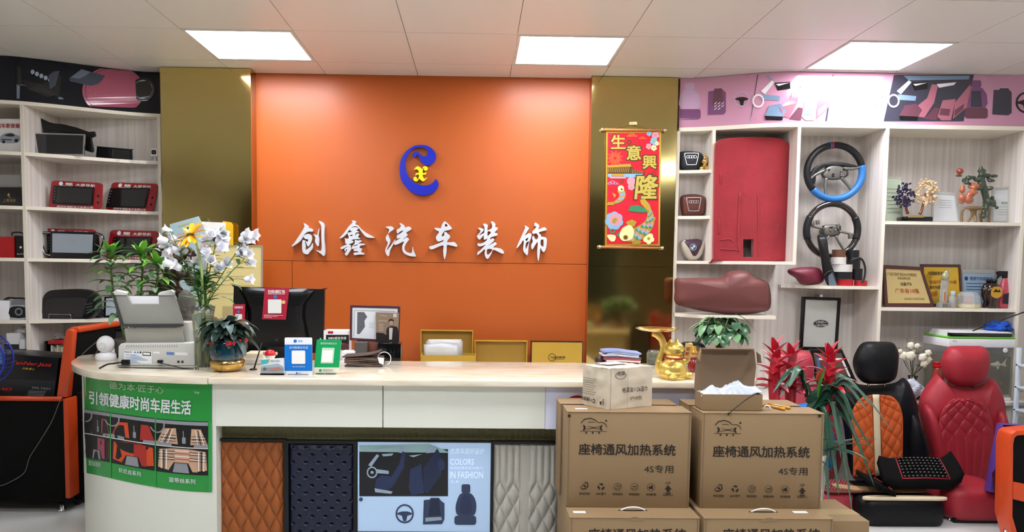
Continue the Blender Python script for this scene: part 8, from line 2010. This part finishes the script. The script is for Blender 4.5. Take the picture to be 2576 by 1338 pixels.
obj('water', box(x0 + .006, x1 - .006, Yk + .006, Yk + dpt - .006, zBn + .04, U(2460, 897, Yk).z), M('tank_water', '#6a5c28', .3, var=.1, alpha=.3, spec=.1), FT)
obj('gravel', slabgrid(20, 12, lambda u, v: (x0 + .006 + (x1 - x0 - .012) * u, Yk + .006 + (dpt - .012) * v, zBn + .035 + .008 * noise.noise(Vector((u * 14, v * 9, 0)))), lambda u, v: (x0 + .006 + (x1 - x0 - .012) * u, Yk + .006 + (dpt - .012) * v, zBn + .023)), M('gravel', '#b0a884', .8, var=.4, scale=200), FT, kind='stuff')
obj('lid', box(x0 - .008, x1 + .008, Yk - .008, Yk + dpt + .008, zg1, zl1), m_white, FT, bevel=.006, bseg=3)
obj('green_rim', box(x0 - .008, x1 + .006, Yk - .0085, Yk + dpt, zl1 + .0005, zl1 + .012), M('lime_green', '#6cc23c', .35), FT, bevel=.003)
obj('light_panel', box(x0 + .012, x1 - .012, Yk - .001, Yk + .04, zl1 + .0125, zl1 + .036), m_blackgl, FT, bevel=.004)
obj('light_cover', prism([Vector((x0 + .012, Yk + y, z)) for y, z in ((.001, zl1 + .0365), (.002, zl1 + .041), (.2, zl1 + .050), (.24, zl1 + .0125), (.041, zl1 + .0125), (.041, zl1 + .0365))], x1 - x0 - .024, (), (1, 0, 0)), m_white, FT)
art('logo', M('lid_logo', '#5a9a8a', .4), FT, gring(2402, 858, 3.5, 5, pix(Yk - .008, .001), 0, 16, .5))
obj('suction_cup', lathe([(.016, 0), (.016, -.006), (.008, -.008)], U(2528, 881, Yk), 16, 'y'), m_white, FT, smooth=True)
# fish
def fish3d(label, px, py, L, mat, Y):
    c = U(px, py, Y)
    t = thing('fish', label, 'fish', c)
    rings_ = [(-.5, .01, .008), (-.42, .05, .03), (-.2, .12, .07), (.05, .13, .07), (.25, .08, .04), (.38, .04, .02)]
    V, Fc = [], []
    n = 10
    for x, h, w in rings_:
        for j in range(n): a = 2 * pi * j / n; V.append(c + Vector((x * L, w * L * cos(a), h * L * sin(a))))
    for i in range(len(rings_) - 1):
        for j in range(n): Fc.append((i * n + j, i * n + (j + 1) % n, (i + 1) * n + (j + 1) % n, (i + 1) * n + j))
    Fc += [tuple(range(n)), tuple((len(rings_) - 1) * n + j for j in range(n))]
    obj('body', (V, Fc), mat, t, smooth=True)
    for nm, pts in (('tail_fin', [(.35, .02), (.62, .34), (.72, .5), (.6, .1), (.7, -.12), (.5, -.1), (.35, -.03)]), ('dorsal_fin', [(-.1, .1), (.05, .24), (.2, .2), (.22, .08)]), ('belly_fin', [(.0, -.1), (.12, -.34), (.22, -.2), (.2, -.07)])):
        obj(nm, prism([c + Vector((a * L, .001, b * L)) for a, b in pts], .001), mat, t)
    obj('eye', ball(c + Vector((-.4 * L, -.03 * L, .01 * L)), .003, 6, 5), m_ink, t)
fish3d('white goldfish with raised tail in the fish tank', 2506, 917, .1, M('fish_white', '#f0ead6', .35), Yk + .02)
fish3d('orange goldfish near the bottom of fish tank', 2520, 965, .05, M('fish_orange', '#c8502a', .35), Yk + .08)
# blue cloth on the tank
random.seed(4)
obj('blue_cloth', crumple((U(2518, 834, Yk + .1).x, Yk + .13, zl1 + .072), (.085, .07, .034), .45, 6.1, 26, 16), M('blue_cloth', '#1c52b8', .8, var=.2, scale=20), label='crumpled blue cloth lying on the fish tank lid', cat='cloth', smooth=False)
obj('black_strap', tube([U(2640, 752, 4.60), U(2576, 785, 4.62), U(2500, 812, 4.66), U(2447, 832, Yk + .03)], .004, 6), m_black, label='black cable slanting down to the fish tank lid', cat='cable', smooth=True)
# -- white roses in dark vase, bag, jar
Yo = 4.78; a = U(2296, 950, Yo); k = PX(Yo)
RS = thing('rose_vase', 'dark carved vase of white silk roses on the bench', 'flower vase', (a.x, Yo, zBn))
obj('vase', lathe([(24 * k, 0), (25 * k, 8 * k), (10 * k, 30 * k), (8 * k, 45 * k), (12 * k, 58 * k), (11 * k, 58 * k), (7 * k, 46 * k), (0, 46 * k)], (a.x, Yo, zBn), 20), M('vase_dark', '#241812', .25, var=.3, coat=.4), RS, smooth=True)
random.seed(71)
m_rose = M('rose_white', '#ece6cf', .6, var=.05); m_rl = M('rose_leaf', '#5a5a3a', .5, var=.3)
tp = Vector((a.x, Yo, zBn + 56 * k)); C5 = lambda x, y: (2200 + x / 4.46, 740 + y / 4.46)
def rose(p, r):
    V, Fc = ball((0, 0, 0), 1, 14, 9); out = []
    for v in V:
        v = Vector(v); az = math.atan2(v.z, v.x); rad = sqrt(v.x ** 2 + v.z ** 2)
        s = 1 + .16 * sin(5 * az + 9 * rad) + .1 * sin(17 * rad)
        out.append(p + Vector((v.x * r * s, v.y * r * .6 + .1 * r * sin(11 * rad), v.z * r * s)))
    return out, Fc
for x, y, r in ((325, 690, 11), (405, 690, 12), (540, 710, 11), (600, 660, 9), (555, 780, 10), (605, 735, 9), (405, 575, 9), (290, 640, 6), (480, 580, 7), (440, 640, 7)):
    p = U(*C5(x, y), Yo - .02 + random.uniform(-.03, .02))
    h_ = obj('rose', rose(p, r * k), m_rose, RS, smooth=True)
    obj('rose_stem', tube(spline([tp, tp.lerp(p, .6) + Vector((0, .01, -.01)), p], 4), .0018, 5), m_rl, h_)
    for q in range(2): leaf(RS, p + Vector((random.uniform(-.02, .02), .01, random.uniform(-.02, .0))), sph(random.uniform(0, 6.28), random.uniform(-.3, .8)), .04, .018, m_rl, .4)
for x, y in ((360, 490), (460, 480), (420, 560), (690, 670), (275, 600)):
    p = U(*C5(x, y), Yo); obj('bud_spray', tube(spline([tp, tp.lerp(p, .55) + Vector((.004, 0, 0)), p], 4), .0013, 5), m_rl, RS); obj('bud', ball(p, (.005, .005, .008), 8, 6), M('bud_tan', '#8a6a3a', .6), RS)
obj('white_bag', crumple((U(2290, 960, 4.72).x, 4.71, zBn + .065), (.075, .05, .065), .35, 8.2, 24, 16), M('white_poly'), label='crumpled white plastic bag in front of the rose vase', cat='bag', smooth=False)
a = U(2357, 945, 4.76)
JR = thing('jar', 'glass jar with a red lid behind the red car seat', 'jar', (a.x, 4.76, zBn))
k = PX(4.76); jh = U(2357, 922, 4.76).z - zBn
obj('glass', lathe([(13 * k, 0), (14 * k, .01), (14 * k, jh * .8), (11 * k, jh * .92), (11 * k, jh)], (a.x, 4.76, zBn), 20), M('jar_red', '#a8443c', .15, coat=.5), JR, smooth=True)
obj('lid', lathe([(13 * k, 0), (13 * k, .018), (0, .019)], (a.x, 4.76, zBn + jh), 20), M('lid_red', '#c8202a', .3), JR, auto=40)
obj('lid_knob', lathe([(8 * k, 0), (9 * k, .01), (0, .012)], (a.x - .005, 4.76, zBn + jh + .02), 14), M('lid_red'), JR, smooth=True)
# == white rack at the right edge
Yx = 4.40
rx = U(2557, 980, Yx + .22).x
RK = thing('wire_rack', 'pale blue white rack with folded dark cloths at the right edge', 'rack', (rx + .15, Yx + .1, 0))
m_rk2 = M('rack_white', '#d5dfe8', .35)
zt3 = U(2566, 884, Yx).z
for dy in (0, .22):
    obj('rack_post', box(rx, rx + .022, Yx + dy, Yx + dy + .022, 0, zt3), m_rk2, RK, bevel=.003); obj('rack_post', box(rx + .35, rx + .372, Yx + dy, Yx + dy + .022, 0, zt3 + .06), m_rk2, RK, bevel=.003)
for y in (927, 985, 1045, 1120, 1200): z = U(2566, y, Yx).z; obj('rack_shelf', box(rx, rx + .37, Yx, Yx + .24, z - .012, z), m_rk2, RK, bevel=.002)
for lab, y, col in (('folded navy cloth on the upper rack shelf', 927, '#1a2a58'), ('folded grey cloth on the middle rack shelf', 985, '#3a3e48'), ('folded white striped cloth on the lower rack shelf', 1045, '#b9bcc4')):
    z = U(2566, y, Yx).z; obj('folded_cloth', crumple((rx + .12, Yx + .12, z + .045), (.09, .09, .043), .2, y, 16, 10), M('cloth%d' % y, col, .8, var=.2), label=lab, cat='cloth')
# == car seats on the floor
m_sbl = M('seat_black_leather', '#0a0c10', .42, var=.15, scale=10, bump=.2, bscale=160, spec=.3)
m_sre = M('seat_red_leather', '#a82a36', .45, var=.1, scale=10, bump=.2, bscale=160)
m_sor = M('seat_orange_suede', '#c85a24', .75, var=.1, scale=30, bump=.2, bscale=250)
m_scr = M('seat_cream', '#dccbaa', .5, var=.06)
m_stan = M('seat_tan', '#a5875e', .6, var=.08)
def strip(left, right, Y, hf, back=.05, nu=60, nv=90, dz=0.):
    """padded panel between two traced edges (photo pixels, top to bottom), relief hf(u, v) towards the viewer"""
    def at(poly, v):
        n = len(poly) - 1; t = v * n; i = min(int(t), n - 1); f = t - i
        return poly[i][0] + (poly[i + 1][0] - poly[i][0]) * f, poly[i][1] + (poly[i + 1][1] - poly[i][1]) * f
    def P(u, v, d):
        a, b = at(left, v), at(right, v)
        return U(a[0] + (b[0] - a[0]) * u, a[1] + (b[1] - a[1]) * u, Y - d) + Vector((0, 0, dz))
    return slabgrid(nu, nv, lambda u, v: P(u, v, hf(u, v)), lambda u, v: P(u, v, -back))
def smooth_edge(p, n=5): return [(v.x, v.y) for v in spline([(a, b, 0) for a, b in p], n)]
def edgef(u, v): return min(1, 9 * u, 9 * (1 - u), 12 * v, 12 * (1 - v)) ** .5
# -- black seat with orange quilted centre
YS1 = 4.42
BS = thing('car_chair', 'black leather car seat with orange quilted centre and cream stripe', 'car seat', (U(2240, 1300, YS1).x, 4.35, 0), 'display car seats')
obj('headrest', pillow(up(cs2([(2172, 861), (2207, 859), (2243, 861), (2254, 872), (2257, 895), (2252, 945), (2238, 962), (2204, 966), (2172, 962), (2152, 940), (2145, 909), (2155, 880)], 3), YS1), .085, .6, 7, .45), m_sbl, BS, smooth=True)
for x in (2185, 2225): obj('headrest_post', tube([U(x, 955, YS1 + .02), U(x, 985, YS1 + .03)], .007, 8), m_silver, BS)
obj('backrest', pillow(up(cs2([(2128, 945), (2140, 950), (2160, 966), (2210, 968), (2252, 962), (2272, 950), (2290, 968), (2307, 1013), (2309, 1040), (2330, 1110), (2336, 1168), (2325, 1210), (2250, 1222), (2170, 1215), (2140, 1190), (2128, 1120), (2120, 1060), (2098, 1000), (2103, 970)], 3), YS1 + .03), .10, .6, 8, .42, center=U(2216, 1085, YS1 + .03)), m_sbl, BS, smooth=True)
def diam(su, sv, amp, d0, lines=None):
    def h(u, v):
        a = (u * su + v * sv); b = (u * su - v * sv)
        return d0 + amp * edgef(u, v) * (.25 + .75 * (abs(sin(pi * a)) * abs(sin(pi * b))) ** .3)
    return h
le = smooth_edge([(2190, 993), (2168, 1000), (2150, 1020), (2142, 1048), (2144, 1100), (2146, 1150), (2146, 1200)]); re = smooth_edge([(2194, 993), (2195, 1010), (2196, 1040), (2198, 1080), (2200, 1120), (2201, 1160), (2202, 1196)])
obj('quilted_panel', strip(le, re, YS1 - .05, diam(2.0, 6.5, .020, .036), .05, 50, 120), m_sor, BS, smooth=True)
le = smooth_edge([(2212, 993), (2213, 1010), (2214, 1040), (2215, 1080), (2217, 1120), (2218, 1160), (2218, 1194)]); re = smooth_edge([(2222, 993), (2244, 997), (2262, 1016), (2271, 1048), (2272, 1090), (2271, 1140), (2268, 1186)])
obj('quilted_panel', strip(le, re, YS1 - .05, diam(2.0, 6.5, .020, .036), .05, 50, 120), m_sor, BS, smooth=True)
obj('centre_stripe', strip([(2195, 992), (2198, 1080), (2202, 1198)], [(2212, 992), (2215, 1080), (2218, 1196)], YS1 - .058, lambda u, v: .040 + .004 * sin(pi * u), .05, 6, 12), m_scr, BS, smooth=True)
obj('side_bolster', pillow(up(cs2([(2285, 1040), (2302, 1045), (2322, 1090), (2334, 1140), (2332, 1190), (2310, 1205), (2280, 1195), (2274, 1120)], 3), YS1 - .03), .075, .4, 6, .5), m_sbl, BS, smooth=True)
# cushion: plan outline, flat bottom on the floor
def cushion(t, name, mat, x0, x1, y0, y1, z0, z1, r=.06, bulge=.02, front=.03):
    n = 10
    pl = [(a, b) for a, b in rrect(x0, y0, x1, y1, r, 5)]
    V, Fc = [], []
    lev = [(.97, z0), (1.0, z0 + .02), (1.015, (z0 + z1) / 2), (1.0, z1 - .03), (.97, z1 - .008), (.9, z1 + bulge * .5), (.6, z1 + bulge), (.02, z1 + bulge * 1.1)]
    cx_, cy_ = (x0 + x1) / 2, (y0 + y1) / 2; m = len(pl)
    for s, z in lev:
        for a, b in pl: V.append(Vector((cx_ + (a - cx_) * s, cy_ + (b - cy_) * s, z)))
    for i in range(len(lev) - 1):
        for j in range(m): Fc.append((i * m + j, i * m + (j + 1) % m, (i + 1) * m + (j + 1) % m, (i + 1) * m + j))
    Fc += [tuple(range(m)), tuple((len(lev) - 1) * m + j for j in range(m))]
    return obj(name, (V, Fc), mat, t, smooth=True)
yf = 4.0
xa, xb = U(2172, 1290, yf).x, U(2388, 1290, yf).x; zc1 = U(2280, 1262, yf).z
cushion(BS, 'seat_cushion', m_sbl, xa, xb, yf, 4.42, 0, zc1, .07, .01)
P = [Vector((xa + (xb - xa) * u, yf + .012 + .10 * (1 - v) + .0, zc1 + .004 + .012 * (1 - v))) for u, v in ((.03, 1), (.2, 1.03), (.6, 1.03), (.95, 1), (.97, .7), (.6, .6), (.2, .6), (.03, .75))]
obj('cream_band', prism(cspline(P, 3), .012, (), (0, 0, 1)), m_scr, BS, bevel=.003)
P = [Vector((xa - .04 + (xb - xa) * u, yf + .11 + .1 * (1 - v), zc1 + .02 + .01 * (1 - v))) for u, v in ((-.1, .4), (.1, .95), (.5, 1.05), (.92, 1), (.92, .75), (.5, .6), (.1, .3), (-.05, .0))]
obj('tan_band', prism(cspline(P, 3), .012, (), (0, 0, 1)), m_stan, BS, bevel=.003)
# -- black bead cushion lying on it
BC_ = thing('bead_cushion', 'black massage cushion with rows of glossy beads on the black seat', 'cushion', (U(2300, 1200, 4.2).x, 4.2, zc1 + .03))
zq = zc1 + .035
ct = [U(a, b, 4.14) for a, b in ((2212, 1232), (2202, 1170), (2240, 1163), (2370, 1166), (2392, 1157), (2410, 1162), (2412, 1182), (2396, 1204), (2340, 1214), (2270, 1218), (2230, 1214))]
c0, c1 = U(2205, 1200, 4.14).x, U(2408, 1200, 4.14).x
def pad(u, v):
    x = c0 + (c1 - c0) * u
    wing = max(0, u - .80) / .20
    z = zq + .055 + .105 * v ** .8 + .045 * wing ** 1.5 + .012 * sin(pi * u) + .02 * max(0, .14 - u) / .14
    return Vector((x + .03 * v * (1 - u), 4.05 + .13 * v + .03 * wing, z))
obj('pad', slabgrid(30, 14, lambda u, v: pad(u, v), lambda u, v: pad(u, v) + Vector((0, .02, -.05))), m_bfab, BC_, smooth=True)
m_pipe = M('red_piping', '#b02a3a', .5)
for pts in ([(.22, .08), (.22, .95)], [(.80, .08), (.80, .95)], [(.22, .08), (.5, .08), (.80, .08)]):
    obj('piping', tube([pad(u, v) + Vector((0, 0, .003)) for u, v in (pts if len(pts) == 3 else [pts[0], ((pts[0][0] + pts[1][0]) / 2, .5), pts[1]])], .003, 6), m_pipe, BC_, smooth=True)
b0_ = None
for i in range(11):
    for j in range(7):
        p = pad(.25 + .52 * i / 10, .14 + .78 * j / 6) + Vector((0, 0, .004))
        if b0_ is None:
            w0 = wl(BC_); V, Fc = ball((0, 0, 0), (.0095, .0095, .0085), 10, 7)
            b0_ = obj('bead', ([Vector(v) + w0 for v in V], Fc), m_blackgl, BC_, smooth=True); b0_.location = p - w0
        else: dup(b0_, p - w0, BC_)
def pad2(u, v): return Vector((U(2170 + 62 * u, 1180 + 44 * u, 4.12).x, 4.03 + .16 * v, zq + .075 - .065 * u + .02 * v))
obj('folded_end', slabgrid(14, 8, pad2, lambda u, v: pad2(u, v) + Vector((0, 0, -.028))), m_bfab, BC_, smooth=True)
obj('piping', tube([pad2(.86, .05) + Vector((0, -.002, .003)), pad2(.8, .5) + Vector((0, 0, .004)), pad2(.7, .95) + Vector((0, 0, .004))], .003, 6), m_pipe, BC_, smooth=True)
# -- red quilted seat
YS2 = 4.50
RS_ = thing('car_chair', 'red leather car seat with stitched quilted back, in front of fish tank', 'car seat', (U(2420, 1300, YS2).x, 4.35, 0), 'display car seats')
obj('headrest', pillow(up(cs2([(2384, 874), (2400, 870), (2440, 870), (2474, 872), (2484, 890), (2485, 915), (2478, 952), (2460, 968), (2425, 972), (2393, 966), (2374, 944), (2367, 912), (2372, 890)], 3), YS2), .09, .6, 7, .45), m_sre, RS_, smooth=True)
for x in (2400, 2450): obj('headrest_post', tube([U(x, 958, YS2 + .02), U(x, 990, YS2 + .03)], .007, 8), m_silver, RS_)
obj('backrest', pillow(up(cs2([(2352, 943), (2362, 946), (2378, 962), (2425, 972), (2470, 966), (2492, 950), (2510, 965), (2524, 997), (2528, 1028), (2536, 1070), (2532, 1130), (2520, 1190), (2500, 1220), (2440, 1228), (2375, 1222), (2350, 1190), (2338, 1150), (2322, 1075), (2311, 1020), (2320, 985)], 3), YS2 + .03), .10, .6, 8, .42, center=U(2428, 1090, YS2 + .03)), m_sre, RS_, smooth=True)
def redq(u, v):
    k = max(0., min(1., (v - .5) / .14))
    d = (abs(sin(pi * (u * 4 + v * 5.5))) * abs(sin(pi * (u * 4 - v * 5.5)))) ** .3
    f = abs(sin(pi * (u * 6 + .4 * v))) ** .35
    return .030 + .017 * edgef(u, v) * (.3 + .7 * (d * (1 - k) + f * k))
le = smooth_edge([(2400, 1002), (2376, 1022), (2364, 1050), (2360, 1090), (2366, 1130), (2380, 1180), (2384, 1218)]); re = smooth_edge([(2440, 1002), (2476, 1012), (2490, 1040), (2500, 1075), (2500, 1120), (2490, 1180), (2484, 1218)])
obj('quilted_panel', strip(le, re, YS2 - .052, redq, .05, 80, 120), m_sre, RS_, smooth=True)
obj('side_bolster', pillow(up(cs2([(2322, 1030), (2340, 1020), (2352, 1060), (2362, 1110), (2374, 1170), (2370, 1205), (2350, 1190), (2336, 1130)], 3), YS2 - .04), .07, .4, 6, .5), m_sre, RS_, smooth=True)
obj('side_bolster', pillow(up(cs2([(2508, 1030), (2526, 1040), (2534, 1090), (2526, 1150), (2510, 1205), (2494, 1200), (2500, 1120)], 3), YS2 - .04), .07, .4, 6, .5), m_sre, RS_, smooth=True)
yf2 = 4.05
xa2, xb2 = U(2398, 1290, yf2).x, U(2560, 1290, yf2).x; zc2 = U(2470, 1250, yf2).z
cushion(RS_, 'seat_cushion', m_sre, xa2, xb2, yf2, 4.44, .02, zc2 + .02, .08, .02)
obj('cushion_base', box(xa2 + .02, xb2 - .02, yf2 + .02, 4.42, 0, .03), m_black, RS_, bevel=.005)
# -- red and blue seat behind the plant
YS3 = 4.56
TS = thing('car_chair', 'red car seat with a blue centre half hidden behind the bromeliads', 'car seat', (U(2040, 1300, YS3).x, 4.4, 0), 'display car seats')
m_spk = M('seat_pinkred', '#b23a48', .4, var=.08, scale=10, bump=.15, bscale=160)
obj('headrest', pillow(up(cs2([(1962, 886), (1998, 881), (2034, 884), (2043, 900), (2046, 930), (2040, 960), (2010, 969), (1975, 966), (1958, 945), (1952, 912)], 3), YS3), .08, .6, 7, .45), m_spk, TS, smooth=True)
obj('backrest', pillow(up(cs2([(1975, 968), (2002, 968), (2040, 970), (2070, 985), (2090, 1020), (2108, 1075), (2120, 1130), (2112, 1180), (2090, 1215), (2010, 1225), (1950, 1210), (1930, 1130), (1940, 1030), (1955, 985)], 3), YS3 + .03), .10, .6, 8, .42), m_spk, TS, smooth=True)
obj('blue_panel', pillow(up(cs2([(1990, 1010), (2040, 1005), (2075, 1035), (2098, 1085), (2106, 1130), (2094, 1180), (2060, 1200), (2000, 1200), (1970, 1150), (1970, 1060)], 3), YS3 - .03), .07, .3, 6, .45), M('seat_blue', '#1f6fc4', .4, var=.06, bump=.15), TS, smooth=True)
yf3 = 4.12
xa3, xb3 = U(1990, 1260, yf3).x, U(2168, 1260, yf3).x; zc3 = U(2120, 1246, yf3).z
cushion(TS, 'seat_cushion', m_spk, xa3, xb3, yf3, 4.45, 0, zc3, .07, .012)
BM = thing('bead_mat', 'red beaded seat mat on the red and blue seat', 'mat', ((xa3 + xb3) / 2, 4.25, zc3 + .016))
mm0, mm1 = U(2070, 1240, 4.15).x, U(2166, 1240, 4.15).x
obj('mat', prism([Vector((a, b, zc3 + .016)) for a, b in rrect(mm0, 4.11, mm1, 4.34, .03)], .012, (), (0, 0, 1)), M('mat_rust', '#7c4038', .7), BM, bevel=.003)
m0_ = None
for i in range(11):
    for j in range(8):
        p = Vector((mm0 + .022 + (mm1 - mm0 - .044) * i / 10, 4.13 + .19 * j / 7, zc3 + .031))
        if m0_ is None:
            w0 = wl(BM); V, Fc = ball((0, 0, 0), (.008, .0095, .006), 8, 6)
            m0_ = obj('bead', ([Vector(v) + w0 for v in V], Fc), M('bead_maroon', '#8c2a30', .15, coat=.8), BM, smooth=True); m0_.location = p - w0
        else: dup(m0_, p - w0, BM)
# -- leaning sample board behind the plant
YLb = 4.82
SB = thing('sample_board', 'black rimmed board with white ornate border leaning behind the bromeliads', 'board', (U(2085, 950, YLb).x, YLb, zBn))
q = [(2040, 886), (2048, 879), (2112, 879), (2122, 886), (2150, 948), (2148, 962), (2056, 962)]
obj('rim', pprism(cs2(q, 2), YLb, .02), m_black, SB, bevel=.003)
s_b = obj('panel', pprism([(2046, 888), (2116, 888), (2140, 952), (2058, 952)], YLb - .002, .003), M('board_brown', '#6a5448', .25, var=.25, scale=12), SB)
pq = pix(YLb - .002, .001)
art('border', [m_wink, M('board_blue', '#4a78b0', .3)], s_b, gline([(2060, 903), (2118, 903)], 5, pq), gline([(2118, 903), (2138, 948)], 5, pq), gline([(2066, 948), (2138, 948)], 5, pq), gline([(2056, 900), (2066, 948)], 6, pq, 1))
obj('foot', box(U(2062, 960, YLb).x, U(2144, 960, YLb).x, YLb + .002, YLb + .05, zBn, U(2100, 960, YLb).z), m_black, SB, bevel=.003)
# -- colourful paper bag and right armchair
YPb = 4.02
PBg = thing('shopping_bag', 'purple and yellow carton leaning on the red seat cushion', 'carton', (U(2530, 1240, YPb).x, YPb, zc2 + .04))
P = up([(2523, 1068), (2580, 1070), (2580, 1240), (2490, 1238), (2500, 1190), (2505, 1160)], YPb)
obj('carton', prism(P, .05), M('bag_purple', '#5a3a8c', .35, var=.3, scale=8), PBg, bevel=.002)
pq = pix(YPb, .0015)
art('print', [M('bag_yellow', '#d8b82a', .4), M('bag_sky', '#5a9ac0', .4), M('bag_maroon', '#5a1f2c', .4), m_black, m_wink], PBg, gpoly([(2516, 1082), (2524, 1074), (2524, 1120), (2516, 1140)], pq, 0), gpoly([(2510, 1140), (2540, 1100), (2545, 1130), (2508, 1145)], pq, 1), gpoly([(2495, 1190), (2525, 1155), (2580, 1160), (2580, 1236), (2500, 1236)], pq, 2), gpoly([(2524, 1069), (2580, 1071), (2580, 1092), (2522, 1098)], pq, 3), gline([(2530, 1086), (2560, 1088)], 2, pix(YPb, .003), 4))
YAr = 3.62
AR = thing('armchair', 'black armchair with orange edging cut by the right photo edge', 'armchair', (U(2640, 1300, YAr).x, YAr + .3, 0))
o = [(2532, 1700), (2536, 1300), (2540, 1110), (2545, 1092), (2556, 1084), (2640, 1076), (2900, 1076), (2900, 1700)]
i_ = [(2546, 1700), (2548, 1300), (2550, 1116), (2553, 1102), (2560, 1096), (2640, 1090), (2890, 1090), (2890, 1700)]
def clampz(P): return [Vector((p.x, p.y, max(p.z, .06))) for p in P]
obj('orange_edge', prism(clampz(up(o, YAr)), .10, [clampz(up(i_, YAr))]) if False else prism(clampz(up(o + i_[::-1], YAr)), .10), m_ofab, AR, bevel=.004)
obj('arm', prism(clampz(up(i_, YAr + .006)), .09), m_bfab, AR)
xm = U(2549, 1230, YAr).x; zm0, zm1 = U(2560, 1262, YAr).z, U(2560, 1206, YAr).z
obj('seat_edge', prism(clampz(up([(2550, 1212), (2600, 1222), (2880, 1240), (2880, 1300), (2600, 1268), (2549, 1256)], YAr - .004)), .02), m_ofab, AR, bevel=.004)
xA2 = U(2545, 1100, YAr).x
obj('seat_cushion', box(U(2556, 1230, YAr + .55).x, xA2 + .75, YAr + .11, YAr + .55, .1, .42), m_bfab, AR, bevel=.02)
obj('backrest', box(xA2 + .6, xA2 + .75, YAr + .1, YAr + .6, .1, .85), m_bfab, AR, bevel=.02)
for x in (xA2 + .04, xA2 + .55):
    for y in (YAr + .05, YAr + .5): obj('leg', lathe([(.02, 0), (.02, .01), (.014, .015), (.014, .105)], (x, y, 0), 12), m_silver, AR, smooth=True)
